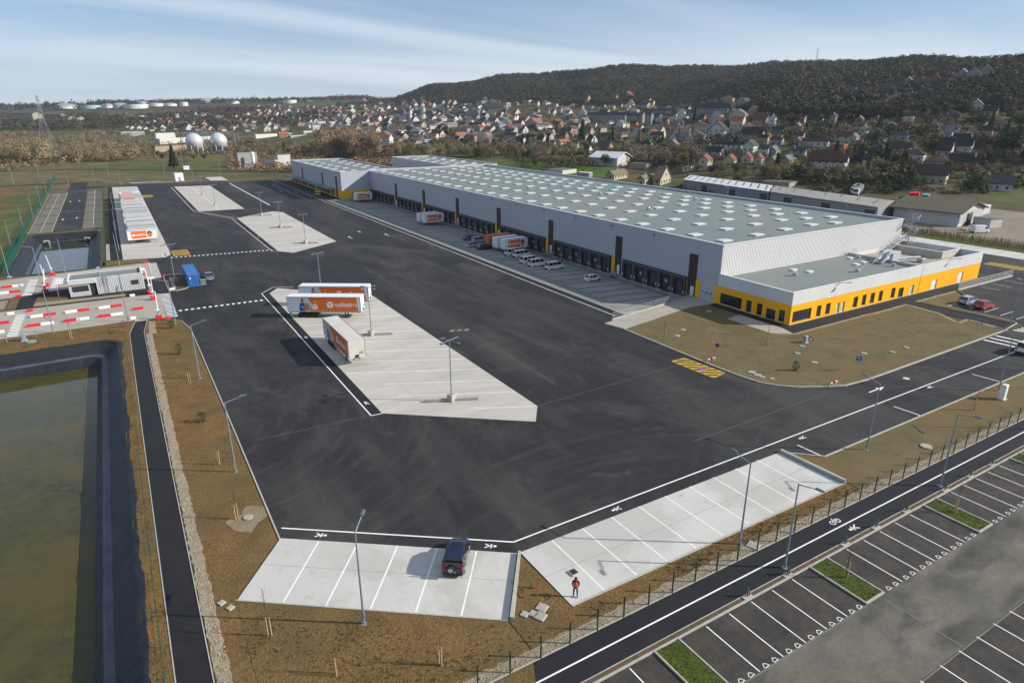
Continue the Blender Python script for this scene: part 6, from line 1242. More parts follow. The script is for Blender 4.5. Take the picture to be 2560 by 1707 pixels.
person('person in an orange vest and dark clothes, one of a pair by the docks', (-2.4,67.6,apz(-2.4)), 2.6, vest_o, 1.0, 'down'); person('person in an orange vest and dark clothes, one of a pair by the docks', (-1.9,66.4,apz(-1.9)), 1.9, vest_o, 1.02, 'down')
# ================================================================== houses and other buildings beyond the site
def hm(name, c, r=.85, v=.88, sc=.25): return mat('h_'+name, c, r, tuple(x*v for x in c), sc, fine=.08, fscale=1.5)
WALLC = {'white':(.66,.65,.62),'cream':(.55,.49,.38),'grey':(.34,.34,.35),'tan':(.40,.31,.21),'pink':(.44,.30,.25),'brick':(.30,.15,.10),'timber':(.34,.16,.07),'orange':(.50,.22,.09),'stone':(.40,.37,.31),'concrete':(.30,.32,.33),'blue':(.16,.20,.27)}
ROOFC = {'black':(.020,.021,.026),'slate':(.055,.062,.078),'brown':(.060,.042,.036),'redbrown':(.10,.038,.030),'red':(.25,.07,.042),'orange':(.34,.13,.065),'tan':(.20,.155,.11),'grey':(.16,.17,.18),'white':(.66,.67,.67),'moss':(.14,.125,.08)}
WALLC = {k: tuple(x*.76 for x in c) for k, c in WALLC.items()}; ROOFC = {k: (c if k == 'white' else tuple(x*.8 for x in c)) for k, c in ROOFC.items()}
WM = {k: hm('wall_'+k, c) for k, c in WALLC.items()}; RM = {k: hm('roof_'+k, c, .8, .8, .5) for k, c in ROOFC.items()}
shutter_m = hm('shutter', (.30,.03,.03)); pane_m = mat('house_pane', (.03,.034,.04), .12, (.05,.055,.06), .3, fine=0, spec=.8)
def umesh(name, mb, mats):
    me_ = bpy.data.meshes.new(name); me_.from_pydata(mb.v, [], mb.f)
    for m_ in mats: me_.materials.append(m_)
    return me_
dm = WM['white']
U_WALL = umesh('wall', MB().box(0,1,0,1,-.6,1), [dm])
U_GAB_Y = umesh('gable', MB().add([(0,0,0),(1,0,0),(.5,0,1)], [(0,1,2)]), [dm]); U_GAB_X = umesh('gable', MB().add([(0,0,0),(0,1,0),(0,.5,1)], [(2,1,0)]), [dm])
def roof_unit(axis, o=.06, t_=.07):
    mb = MB(); a, b = -o, 1+o; e = -.12
    P = [(a,a,e),(.5,a,1.0),(b,a,e),(a,b,e),(.5,b,1.0),(b,b,e)]; Q = [(x,y,z+t_*1.6) for x, y, z in P]
    V = P+Q; Fc = [(6,7,10,9),(7,8,11,10),(0,3,4,1),(1,4,5,2),(0,1,7,6),(1,2,8,7),(3,9,10,4),(4,10,11,5),(0,6,9,3),(2,5,11,8)]
    if axis == 'x': V = [(y,x,z) for x, y, z in V]; Fc = [f[::-1] for f in Fc]
    return umesh('roof', mb.add(V, Fc), [RM['black']])
U_RY, U_RX = roof_unit('y'), roof_unit('x')
o_ = .07; U_HIP = umesh('roof', MB().add([(-o_,-o_,-.05),(1+o_,-o_,-.05),(1+o_,1+o_,-.05),(-o_,1+o_,-.05),(.5,.33,1),(.5,.67,1),(-o_,-o_,-.15),(1+o_,-o_,-.15),(1+o_,1+o_,-.15),(-o_,1+o_,-.15)], [(0,1,4),(1,2,5,4),(2,3,5),(3,0,4,5),(6,7,1,0),(7,8,2,1),(8,9,3,2),(9,6,0,3),(9,8,7,6)]), [RM['black']])
U_FLAT = umesh('roof', MB().box(-.01,1.01,-.01,1.01,0,.06), [RM['grey']])
U_CH = umesh('chimney', MB().box(-.5,.5,-.5,.5,-1,1).box(-.6,.6,-.6,.6,1,1.12), [WM['brick']])
U_WIN = umesh('window', MB().box(-.5,.5,-.5,.5,-.5,.5), [pane_m])
def setm(o, m_): o.material_slots[0].link = 'OBJECT'; o.material_slots[0].material = m_; return o
def child(name, data, p_, loc, sc, m_=None):
    o = bpy.data.objects.new(name, data); COL.objects.link(o); o.parent = p_; o.location = loc; o.scale = sc
    return setm(o, m_) if m_ else o
HPOS = []; HG = {}
def hadd(x, y, m_):
    HPOS.append((x,y,m_)); HG.setdefault((int(x//40),int(y//40)), []).append((x,y,m_))
TYPN = {'gR':'gabled','gL':'gabled','h':'hipped','f':'flat'}
def house_at(x, y, z, bdir, W, L, Hw, roof, wall, rcol, zone, rise=None, wins=True, label=None, name='house', category='house', chim=True, group='houses of the town'):
    """W runs along bdir (the sunlit side), L along its left-hand normal; the corner (x, y) is the near one"""
    rz = math.atan2(bdir[1], bdir[0]); r_ = bpy.data.objects.new(name, None); COL.objects.link(r_); r_.location = (x,y,z); r_.rotation_euler = (0,0,rz); r_.scale = (W,L,Hw)
    lb = label or '%s house with %s %s roof %s' % ({'stone':'pale stone','timber':'brown timber','concrete':'grey concrete'}.get(wall, wall), {'black':'black','redbrown':'dark red','moss':'mossy'}.get(rcol, rcol), TYPN[roof], zone)
    r_['label'] = lb; r_['category'] = category
    if not label or group != 'houses of the town': r_['group'] = group
    wm_, rm_ = WM[wall], RM[rcol]; child('wall', U_WALL, r_, (0,0,0), (1,1,1), wm_)
    span = W if roof != 'gL' else L
    if rise is None: rise = .44*span if roof in ('gR','gL') else .3*min(W,L)
    rise = min(rise, 5.5); rs = rise/Hw
    if roof == 'gR': child('gable_wall', U_GAB_Y, r_, (0,0,1), (1,1,rs), wm_); child('gable_wall', U_GAB_Y, r_, (0,1,1), (1,1,rs), wm_); rf_ = child('roof', U_RY, r_, (0,0,1), (1,1,rs), rm_)
    elif roof == 'gL': child('gable_wall', U_GAB_X, r_, (0,0,1), (1,1,rs), wm_); child('gable_wall', U_GAB_X, r_, (1,0,1), (1,1,rs), wm_); rf_ = child('roof', U_RX, r_, (0,0,1), (1,1,rs), rm_)
    elif roof == 'h': rf_ = child('roof', U_HIP, r_, (0,0,1), (1,1,rs), rm_)
    else: rf_ = child('roof', U_FLAT, r_, (0,0,1), (1,1,3/Hw if Hw > 3 else 1), rm_)
    if chim and roof != 'f':
        c_ = child('chimney', U_CH, r_, (random.choice((.3,.5,.7)), random.choice((.12,.85)) if roof == 'gR' else .5, 1+rs*.95), (.55/W,.8/L,.9/Hw), random.choice((WM['brick'],WM['white'],WM['stone'])))
    if wins:
        nf = 1 if Hw < 3.9 else (2 if Hw < 7 else int(Hw/2.9)); nW = max(1, min(7, int(W/3.0))); nL = max(1, min(9, int(L/3.2))); wmat = shutter_m if random.random() < .06 else pane_m
        for f in range(nf):
            zc_ = (f*2.8+1.5)/Hw
            if zc_ > .92: continue
            for k in range(nW): child('window', U_WIN, r_, ((k+.5)/nW, -.04/L, zc_), (1.05/W,.16/L,1.2/Hw), wmat)
            for k in range(nL): child('window', U_WIN, r_, (-.04/W, (k+.5)/nL, zc_), (.16/W,1.05/L,1.2/Hw), wmat)
        if roof == 'gR' and W > 7: child('window', U_WIN, r_, (.5,-.04/L,1+rs*.35), (1.0/W,.16/L,1.1/Hw), wmat)
        if roof in ('gL','h') and nf == 1 and random.random() < .6:   # roof windows
            for k in (.3,.65): child('roof_window', U_WIN, r_, (k, .2, 1+rs*.43), (.9/W,.9/L,.12/Hw), pane_m)
    hadd(x,y,max(W,L)); return r_
def vdir(th):  # view-frame direction of the sunlit face's run
    v = _site(math.sin(th), math.cos(th), 0); return (v.x, v.y)
ZONE = {'R1':'on the slope beyond the old sheds','R2':'on the slope beyond the parked lorries','R3':'beyond the warehouse roof','R4':'near the white hall','R5':'near the church','R6':'behind the tall bare trees','R7':'beyond the spherical tanks','R8':'beyond the near pylon'}
def pick(key, x, y, left, right, h, roof, wall, rcol, th=38, **kw):
    k0 = ZR[key]; u, v = k0[0]+x/k0[2], k0[1]+y/k0[2]; X, Y, Z, D = hit(u, v); cx1, cy1 = cam_xy(X, Y); ppm = F_PX/(cy1*.942+12)*k0[2]; a = math.radians(th+random.uniform(-4,4))
    L = max(4, left/ppm/math.cos(a)); W = max(4, right/ppm/math.sin(a)); Hw = max(2.4, h/ppm)
    W = min(W, kw.pop('maxw', 17)); L = min(L, kw.pop('maxl', 26))
    return house_at(X, Y, Z, vdir(a), W, L, Hw, roof, wall, rcol, ZONE[key], wins=kw.pop('wins', True), **kw)
H1 = '''R1 865 1300 395 225 170 gR cream brown
R1 2055 1420 355 160 130 gR white slate
R1 1410 1080 330 150 190 gR timber black
R1 900 1020 280 185 130 h white brown
R1 955 795 175 260 115 gR cream black
R1 1320 730 230 250 130 gR white black
R1 470 890 280 160 130 h white black
R1 1120 350 215 115 75 h white brown
R1 1605 240 280 85 60 gR white black
R1 800 195 220 80 40 gR cream redbrown
R1 1990 310 225 160 75 h white brown
R1 200 520 220 70 100 gR grey slate
R1 235 320 145 80 60 gR white redbrown
R1 750 340 170 100 60 h cream black
R1 1100 170 160 50 60 gR grey black
R1 2200 1100 540 60 90 h white brown
R1 1690 470 80 90 130 gR pink black
R1 2230 620 330 100 100 gR white grey
R1 975 490 60 150 100 gR white grey
R1 300 190 200 60 110 gR white black
R1 1100 90 190 110 60 h cream black
R1 340 1030 130 100 90 gR white redbrown
R1 230 720 330 120 40 gR grey brown
R2 365 980 130 250 115 gL pink grey
R2 120 1000 110 110 120 gL tan tan
R2 1345 1060 460 220 170 gR white redbrown
R2 600 620 145 130 60 gL grey tan
R2 235 610 145 75 110 gR grey redbrown
R2 615 490 130 95 60 gR cream redbrown
R2 1060 625 340 60 90 gR white brown
R2 1460 510 215 100 70 gR white redbrown
R2 1560 570 90 170 110 gL cream tan
R2 1350 660 160 185 70 f orange red
R2 2075 560 300 105 60 h white slate
R2 1760 380 110 175 65 gL white redbrown
R2 580 370 130 135 80 gL pink tan
R2 275 370 160 60 50 gR white black
R2 945 215 170 95 40 gR white black
R2 1190 215 60 120 130 gL grey slate
R2 640 240 90 50 130 gR cream black
R2 110 270 90 60 150 gL white slate
R2 1680 200 100 200 60 gL grey tan
R2 1990 200 50 110 50 gL white tan
R2 2240 290 140 100 60 h cream grey
R2 130 800 130 160 100 gL grey grey
R2 640 850 180 60 150 gR grey slate
R2 1450 350 150 90 60 h cream redbrown
R2 1840 980 130 130 120 gR white black
R2 820 1010 100 200 60 gL tan tan
R2 45 560 60 50 90 gL cream orange
R3 1190 1180 140 150 170 gL cream red
R3 1660 1130 160 130 120 gL cream red
R3 1965 1060 150 90 90 gL cream red
R3 2160 1080 90 100 100 gL cream red
R3 1430 920 200 105 60 gR white black
R3 2010 870 150 165 120 gL white slate
R3 1200 890 250 40 50 gR white black
R3 930 750 130 60 110 gL cream tan
R3 640 790 140 90 60 gL grey tan
R3 640 660 100 60 70 gL white slate
R3 1030 520 40 80 50 gR cream tan
R3 680 560 60 150 100 gL white slate
R3 1120 340 80 100 70 gR orange black
R3 1760 380 90 80 90 gR orange black
R3 660 440 120 60 60 gR white red
R3 480 390 80 60 90 gR tan redbrown
R3 840 440 40 60 80 gL pink slate
R3 2080 520 80 70 60 gR white redbrown
R3 2260 740 120 60 130 gR tan black
R3 1800 800 350 60 60 gR white black
R3 190 770 160 40 30 gR white black
R3 80 1460 80 280 110 gL cream tan
R3 360 1450 110 270 100 gR cream tan
R3 1220 780 180 60 50 gR grey brown
R3 1330 260 40 150 50 gL pink tan
R3 1660 240 40 160 100 gL cream slate
R3 2270 960 130 90 150 gR white slate
R3 870 1200 30 170 60 f white grey
R4 1820 1500 130 330 80 gL cream tan
R4 1415 855 85 125 60 gR white black
R4 550 815 100 110 30 gR white black
R4 185 905 25 75 100 gR white black
R4 410 770 230 40 40 gR white brown
R4 700 700 90 80 50 gR white black
R4 190 665 60 115 30 gR white redbrown
R4 1070 700 80 110 110 gL pink slate
R4 1580 690 100 130 110 h cream slate
R4 1950 780 90 140 90 h pink slate
R4 870 870 70 180 40 gL cream orange
R4 735 940 30 60 90 gR tan brown
R4 1150 980 30 65 80 gR cream tan
R4 1360 1030 40 90 70 gR white black
R4 940 760 100 80 50 gR tan brown
R4 440 520 200 120 30 gL cream orange
R4 890 590 80 110 50 gL white orange
R4 780 500 30 120 50 gL brick red
R4 1310 800 70 120 80 h cream grey
R4 660 790 40 90 50 gR white black
R4 460 620 30 140 60 gL white grey
R4 610 610 20 120 40 f white white
R4 440 375 20 200 30 f white red
R4 60 330 40 90 20 gR white red
R4 20 660 30 80 80 gL cream tan
R4 1740 530 20 90 60 gL white slate
R4 2050 570 30 60 60 gL white tan
R4 2210 550 100 50 60 gR orange black
R4 1790 760 200 60 40 gR tan brown
R4 420 610 150 60 40 gR grey brown
R4 740 350 60 60 60 gR white slate
R4 1160 60 40 90 40 f white grey
R4 1350 110 40 60 60 gR cream red
R4 300 120 160 60 40 f white grey
R4 610 170 20 70 40 f white white
R4 1850 60 100 60 40 gR tan red
R4 2100 30 100 80 40 gL pink red
R5 1790 470 20 90 60 gR white grey
R5 1980 550 30 110 60 f white grey
R5 1040 540 60 110 50 gL white grey
R5 1360 550 40 70 60 gR cream redbrown
R5 1500 520 30 100 40 gL cream red
R5 560 880 40 130 60 gL cream tan
R5 1370 880 110 160 60 gL cream orange
R5 1660 830 40 120 50 gL white tan
R5 1830 830 60 150 30 gL white red
R5 1590 625 40 130 50 h white grey
R5 2190 660 30 120 60 gL white slate
R5 700 870 30 90 70 gR white slate
R5 400 680 30 300 60 gL cream moss
R5 850 690 40 290 60 gL white moss
R5 900 620 30 280 60 f grey grey
R5 1180 660 60 300 90 f concrete grey
R5 2300 860 100 60 60 gR tan black
R5 330 275 20 50 30 gR white red
R5 560 270 20 60 30 gR white red
R5 690 280 30 50 40 gR white red
R5 830 250 110 40 30 gR orange red
R5 900 290 20 50 50 gR white slate
R5 1080 235 30 40 40 gR white red
R5 1280 245 30 60 40 gR white tan
R5 1180 230 30 50 30 gR pink red
R5 60 320 30 60 30 gR white red
R6 220 660 30 60 60 gR white black
R6 330 690 30 50 40 gR white brown
R6 880 770 20 120 50 f white grey
R6 1050 710 30 90 90 gL white grey
R6 1650 580 30 80 60 gR white redbrown
R6 1980 470 60 70 50 gR cream brown
R6 430 850 30 130 80 gL brick orange
R6 1130 600 30 240 60 h white slate
R6 1180 440 40 70 50 gR cream red
R6 1600 510 30 110 70 gL cream tan
R6 2240 690 40 110 40 gL white red
R6 2070 630 30 130 50 f cream white
R6 2200 625 30 160 60 f cream white
R6 200 560 30 60 50 gL white red
R6 820 630 30 90 50 gL grey slate
R6 1440 440 60 60 40 gR brick red
R6 2210 760 40 70 60 gR white grey
R6 150 735 20 90 50 gR cream tan
R6 470 720 20 90 40 gL cream tan
R6 800 440 30 90 40 f white grey
R7 1350 670 40 90 60 gR pink redbrown
R7 1090 690 60 60 60 gR white redbrown
R7 520 650 40 90 60 gL tan redbrown
R7 640 640 30 60 50 gR white red
R7 720 640 40 80 60 gR cream brown
R7 930 650 20 260 90 f stone grey
R7 1350 600 20 170 60 f stone white
R7 1540 650 20 70 50 f white white
R7 1630 540 20 100 80 gL stone tan
R7 1850 590 30 160 60 gL tan redbrown
R7 2280 600 30 70 60 gL white slate
R7 2150 590 40 70 40 gR tan red
R7 2250 510 60 90 40 gL brick brown
R7 2040 570 40 50 40 gR cream orange
R8 1880 620 40 170 50 gL tan orange
R8 1430 590 30 170 80 gR cream moss
R8 1260 560 30 120 60 gR grey grey'''
for ln in H1.split('\n'):
    q = ln.split(); pick(q[0], *(float(s_) for s_ in q[1:6]), q[6], q[7], q[8])
# upper hamlet on the wooded slope
for (u, v, L_, W_, ro, wa, rc_) in ((2190,243,9,7,'gR','white','black'),(2213,242,9,7,'gR','white','black'),(2240,241,10,8,'gR','white','slate'),(2278,239,12,7,'gR','white','black'),(2160,238,10,7,'gR','tan','brown'),(2140,236,10,7,'gR','grey','brown'),(2325,235,8,7,'gR','grey','brown'),(2332,221,10,8,'gR','white','slate'),(2310,216,11,8,'gR','white','slate'),(2302,208,10,8,'gR','cream','redbrown'),(2280,212,9,7,'gL','grey','tan'),(2360,219,10,8,'gR','white','black'),(2395,215,10,8,'gR','white','slate'),(2412,212,10,8,'gR','white','black'),(2437,210,10,8,'gR','white','slate'),(2390,203,10,8,'gL','brick','redbrown'),(2420,196,12,8,'gL','grey','grey'),(2450,194,12,8,'gL','grey','grey'),(2480,186,12,8,'gL','tan','brown'),(2350,205,9,7,'gL','brick','red'),(2260,222,9,7,'gR','tan','brown'),(2225,226,9,7,'gR','grey','brown'),(2200,271,9,6,'gR','white','slate'),(2455,276,9,9,'gL','white','grey'),(2490,290,7,7,'gR','cream','black'),(2100,262,8,7,'gL','cream','black')):
    X, Y, Z, D = hit(u, v); house_at(X, Y, Z, vdir(math.radians(40+random.uniform(-8,8))), W_, L_, 3.2, ro, wa, rc_, 'high on the wooded hillside', wins=D < 700)
# random infill
def infill(n, u0, u1, v0, v1, zone, walls, roofs, mind=15):
    k = tr = 0
    while k < n and tr < n*40:
        tr += 1; u = random.uniform(u0, u1); v = random.uniform(v0, v1); X, Y, Z, D = hit(u, v)
        if any((X-a)**2+(Y-b)**2 < (mind+c*.4)**2 for a, b, c in HPOS): continue
        house_at(X, Y, Z, vdir(math.radians(38+random.uniform(-14,14))), random.uniform(6.5,9.5), random.uniform(8,14), random.choice((2.8,3,3.2,5.2)), random.choice(('gR','gR','gL','gL','h')), random.choice(walls), random.choice(roofs), zone, wins=D < 900); k += 1
WW = ['white']*4+['cream','cream','tan','grey','pink','stone','grey']; RR = ['black','black','slate','brown','redbrown','brown','red','tan','grey']
infill(34, 300, 640, 300, 326, ZONE['R7'], WW, RR); infill(38, 640, 960, 276, 318, ZONE['R6'], WW, RR, 17); infill(22, 970, 1280, 262, 335, ZONE['R5'], WW, RR, 17); infill(16, 1290, 1900, 262, 380, ZONE['R3'], WW, RR, 18); infill(8, 1900, 2540, 300, 400, ZONE['R2'], WW, RR, 20); infill(10, 900, 1300, 250, 262, 'below the wooded ridge', WW, ['red','orange','slate'], 16)
# ---- the rest of the town, beyond the houses that show largest
def far_town(n, zones):
    V = []; Fc = []; Cc = []
    def quad(p_, c_): o = len(V); V.extend(p_); Fc.append(tuple(range(o, o+len(p_)))); Cc.append(c_)
    k = tr = 0
    while k < n and tr < n*12:
        tr += 1; z_ = random.choice(zones); X, Y, Z, D = hit(random.uniform(z_[0],z_[1]), random.uniform(z_[2],z_[3]))
        if any((X-a)**2+(Y-b)**2 < (9+c*.35)**2 for i in (-1,0,1) for j in (-1,0,1) for a, b, c in HG.get((int(X//40)+i,int(Y//40)+j), ())): continue
        W, L, H = random.uniform(6.5,9.5), random.uniform(8,15), random.choice((2.8,3.2,5.4)); b = Vector((*vdir(math.radians(38+random.uniform(-16,16))),0)); a = Vector((-b.y,b.x,0)); o = Vector((X,Y,Z-.8)); wc, rc_ = WALLC[random.choice(WW)], ROOFC[random.choice(RR)]; up = Vector((0,0,H+.8)); P = [o, o+b*W, o+b*W+a*L, o+a*L]
        for i in range(4): quad([P[i], P[(i+1)%4], P[(i+1)%4]+up, P[i]+up], wc)
        r = Vector((0,0,.42*W))
        if random.random() < .55: e0, e1 = P[0]+up+b*W/2+r, P[3]+up+b*W/2+r; quad([P[0]+up,P[1]+up,e0], wc); quad([P[2]+up,P[3]+up,e1], wc); quad([P[0]+up-b*.4,e0,e1,P[3]+up-b*.4], rc_); quad([P[1]+up+b*.4,P[2]+up+b*.4,e1,e0], rc_)
        else: e0, e1 = P[0]+up+a*L/2+r, P[1]+up+a*L/2+r; quad([P[0]+up,e0,P[3]+up], wc); quad([P[1]+up,P[2]+up,e1], wc); quad([P[0]+up-a*.4,P[1]+up-a*.4,e1,e0], rc_); quad([P[3]+up+a*.4,e0,e1,P[2]+up+a*.4], rc_)
        for q in range(3):   # windows, a little proud of the wall
            c0 = o+b*W*(q+.5)/3-a*.05+Vector((0,0,1.9+.8*0)); quad([c0-b*.5,c0+b*.5,c0+b*.5+Vector((0,0,1.2)),c0-b*.5+Vector((0,0,1.2))], (.04,.045,.05)); c1 = o+a*L*(q+.5)/3-b*.05+Vector((0,0,1.9)); quad([c1-a*.5,c1-a*.5+Vector((0,0,1.2)),c1+a*.5+Vector((0,0,1.2)),c1+a*.5], (.04,.045,.05))
        hadd(X, Y, max(W,L)); k += 1
    me_ = bpy.data.meshes.new('far_town'); me_.from_pydata([tuple(v) for v in V], [], Fc); at_ = me_.color_attributes.new('house', 'FLOAT_COLOR', 'CORNER'); at_.data.foreach_set('color', [x for f, c_ in zip(Fc, Cc) for _ in f for x in (*c_, 1.)]); m_ = mat('far_town_mix', (.1,.1,.1), .85, fine=0); t_ = m_.node_tree; a_ = N(t_, 'ShaderNodeAttribute', attribute_name='house'); t_.links.new(a_.outputs['Color'], pnode(m_).inputs['Base Color']); me_.materials.append(m_)
    ob('far_town', me_, kind='stuff', label='small far houses filling the town between the larger ones', category='houses')
# ---- larger buildings
def block_b(key, x, y, left, right, h, roof, wall, rcol, label, th=38, cat='building', name='building', rise=2., wins=True, maxw=90, maxl=120): return pick(key, x, y, left, right, h, roof, wall, rcol, th, label=label, name=name, category=cat, rise=rise, chim=False, maxw=maxw, maxl=maxl, wins=wins)
block_b('R4',2010,490,590,25,140,'gR','concrete','slate','long grey apartment block with dark blue-grey roof in the town',30,'apartment block','apartment_block',3)
block_b('R4',2225,480,215,30,120,'gR','stone','slate','shorter apartment block with slate roof behind the long grey one',30,'apartment block','apartment_block',3)
for i, (x, y, l, r, h) in enumerate(((40,340,60,55,140),(190,380,95,55,175),(345,330,110,60,110),(695,240,110,50,70),(955,240,110,60,80))): block_b('R3',x,y,l,r,h,'gR','concrete' if i else 'stone','slate','grey apartment tower with a pale yellow end wall, %s of five in a staggered row' % ('first','second','third','fourth','fifth')[i],45,'apartment block','apartment_block',3)
block_b('R3',1555,190,470,25,110,'gR','concrete','slate','wide apartment block with dark roof below the woods',25,'apartment block','apartment_block',4); block_b('R3',590,190,480,20,60,'gR','grey','slate','low dark-roofed apartment block behind the staggered row',25,'apartment block','apartment_block',3)
for i, (x, y, l, r, h) in enumerate(((370,460,150,12,110),(700,460,190,15,110),(890,445,130,20,90),(1090,400,170,15,60),(1480,420,240,15,90),(1740,460,260,15,90))): block_b('R5',x,y,l,r,h,'f','blue' if i < 4 else 'grey','grey','blue-grey apartment block behind the church, %s along the street' % ('first','second','third','fourth','fifth','sixth')[i],30,'apartment block','apartment_block')
block_b('R5',1640,310,310,45,60,'f','concrete','grey','pale flat apartment block on the slope above the church',35,'apartment block','apartment_block'); block_b('R5',1480,265,90,105,50,'f','concrete','grey','cream-ended flat block on the slope above the church',45,'apartment block','apartment_block'); block_b('R5',1790,240,100,110,70,'f','grey','grey','square pale block at the foot of the wooded ridge',45,'apartment block','apartment_block'); block_b('R5',2250,290,400,80,90,'f','grey','grey','long pale apartment block at the foot of the wooded ridge',35,'apartment block','apartment_block')
block_b('R4',660,320,70,240,60,'gL','white','redbrown','white school building with brown-red roof, lower range',35,'school','school',3); block_b('R4',880,295,60,290,65,'gL','white','redbrown','white school building with brown-red roof, upper range',35,'school','school',3); block_b('R4',1260,335,80,180,40,'f','white','white','flat white school annex beside the apartment blocks',40,'school','school')
hall = block_b('R4',1870,1265,430,300,150,'gR','white','white','white hall with low pitched roof beyond the warehouse',42,'hall','hall',3.2,False,40,50); block_b('R3',100,1160,250,170,85,'f','stone','grey','low grey annex in front of the white hall',42,'hall','hall',1,False,40,60)
block_b('R4',900,1400,280,280,50,'f','white','grey','low white building just behind the warehouse parapet',40,'building','building',1,False); block_b('R4',1370,1450,190,20,40,'f','grey','white','low pale store with white roof behind the warehouse parapet',40,'building','building',1,False)
# industry on the left
block_b('R6',360,1375,360,60,120,'f','white','grey','white industrial building beyond the far wing',35,'building','industrial_building',1,False); block_b('R6',420,1370,100,170,200,'f','white','grey','tall white tower of the industrial building beyond the far wing',45,'building','industrial_building',1,False); block_b('R7',2040,1395,40,250,260,'f','grey','grey','grey-blue industrial block with a white silo beside it',45,'building','industrial_building',1,False)
block_b('R7',595,968,110,500,100,'f','white','white','long white warehouse behind the spherical tanks',20,'warehouse','white_warehouse',1,False,90,60); block_b('R7',525,880,50,155,110,'f','white','white','taller white part of the warehouse behind the tanks',20,'warehouse','white_warehouse',1,False,60,60)
block_b('R7',510,1110,20,420,100,'f','tan','moss','low brown bunker with moss roof before the white warehouse',15,'building','bunker',1,False,60,40)
block_b('R8',2235,830,110,240,85,'f','grey','white','white depot with roller doors near the thin pylon',35,'depot','depot',1,False,80,60); block_b('R7',135,500,150,200,60,'f','white','grey','white box-like works below the oil tanks',35,'works','works',1,False,120,90); block_b('R7',520,575,150,240,45,'f','white','grey','wide white works in front of the bare wood',35,'works','works',1,False,140,90); block_b('R7',870,480,20,350,15,'f','white','white','very long low white shed at the edge of the town',15,'shed','long_shed',1,False,220,60)
block_b('R8',620,540,600,70,140,'gR','moss' if False else 'stone','moss','big khaki factory hall with pale end gables',25,'factory','factory',14,False,60,260); block_b('R8',1100,480,420,60,60,'gR','tan','moss','long brown-roofed factory behind the near pylon',25,'factory','factory',4,False,60,200); block_b('R8',960,560,60,300,50,'f','stone','grey','pale low depot behind the near pylon',30,'depot','depot',1,False,120,60); block_b('R8',530,650,170,190,55,'f','grey','white','grey depot in front of the khaki factory',35,'depot','depot',1,False,100,100)
block_b('R6',0,860,60,380,70,'f','white','white','white shed with a red stripe near the tall bare trees',20,'shed','long_shed',1,False,120,60); block_b('R6',640,850,30,540,40,'f','grey','white','long white-roofed shed beside the tall bare trees',15,'shed','long_shed',1,False,160,60)
block_b('R6',710,560,250,150,40,'f','white','grey','white and orange shop building in the town',30,'shop','shop_building',1,False,80,80); block_b('R6',2000,330,500,400,30,'f','grey','white','low wide retail sheds beyond the town',25,'shed','retail_shed',1,False,140,140); block_b('R6',1750,440,380,300,30,'f','blue','grey','blue-grey retail shed with round end',25,'shed','retail_shed',1,False,120,120)
block_b('R2',370,1365,380,420,95,'f','stone','moss','pale concrete store behind the long sheds',40,'store','store',1,False,40,60)
# long sheds along the road behind
def shedrow(a, b, c_, d_, h, wallm, roofm, label, ribs=0, open_side=False):
    o = thing('long_shed', label, 'shed'); z = 0; A, B, C_, D_ = (Vector((*q,0)) for q in (a,b,c_,d_)); up = Vector((0,0,h)); mid1 = (A+D_)/2+up+Vector((0,0,1.3)); mid2 = (B+C_)/2+up+Vector((0,0,1.3))
    MB().add([A,B,C_,D_,A+up,B+up,C_+up,D_+up], [(0,1,5,4),(1,2,6,5),(2,3,7,6),(3,0,4,7)]).add([A+up,D_+up,mid1], [(0,1,2)]).add([B+up,C_+up,mid2], [(0,1,2)]).build('wall', wallm, o)
    e = (A-D_).normalized()*.5; rf_ = MB().add([A+up+e,B+up+e,mid2,mid1,C_+up-e,D_+up-e]+[q+Vector((0,0,.15)) for q in (A+up+e,B+up+e,mid2,mid1,C_+up-e,D_+up-e)], [(6,7,8,9),(9,8,10,11),(1,0,3,2),(2,3,5,4),(0,1,7,6),(4,5,11,10),(0,6,9,3),(3,9,11,5),(1,2,8,7),(2,4,10,8)]).build('roof', roofm, o)
    for k in range(ribs):
        f = (k+.5)/ribs; p0 = (A+up).lerp(B+up, f); p1 = mid1.lerp(mid2, f); d = (B-A).normalized()*.35; q0 = p0.lerp(p1,.12)+Vector((0,0,.2)); q1 = p0.lerp(p1,.9)+Vector((0,0,.2)); MB().add([q0-d,q0+d,q1+d,q1-d], [(0,1,2,3)]).build('roof_strip', frame_m if ribs > 8 else RM['grey'], rf_)
    n = int((B-A).length/6)
    for k in range(n):
        if (k*7) % 3 == 0 or open_side:
            p0 = A.lerp(B, (k+.15)/n); p1 = A.lerp(B, (k+.8)/n); s_ = (A-D_).normalized()*.03; MB().add([p0+s_,p1+s_,p1+s_+Vector((0,0,h*.75)),p0+s_+Vector((0,0,h*.75))], [(0,1,2,3)]).build('door', dark_frame if open_side else door_dark, o)
shedrow((130.2,108),(137.4,163),(155,171),(149,121),4.9,hm('shed_grey',(.20,.22,.24)),RM['white'],'long shed with shiny roof and dark roof strips behind the warehouse',12)
shedrow((122.6,58),(130.0,107.2),(148.8,118),(142.4,62),4.9,hm('block_wall',(.25,.25,.25)),hm('fibre_roof',(.33,.32,.29)),'long shed with dull grey roof and block walls behind the warehouse',7)
house_at(134.6,37.9,0,(math.cos(.12),math.sin(.12)),21,20,4.6,'gR','white','moss','',rise=2.6,label='old ribbed shed with mossy roof and a dark doorway',name='old_shed',category='shed',chim=False,wins=False)
osd = [o for o in COL.objects if o.name == 'old_shed'][0]; child('doorway', U_WIN, osd, (.38,-.02,.42), (.17,.02,.84), dark_frame); child('ribbed_gable', umesh('ribbed_gable', (lambda mb: [mb.box(k/42,k/42+.012,-.012,-.002,.25,1.0) for k in range(42)] and mb)(MB()), [RM['white']]), osd, (0,0,0), (1,1,1))
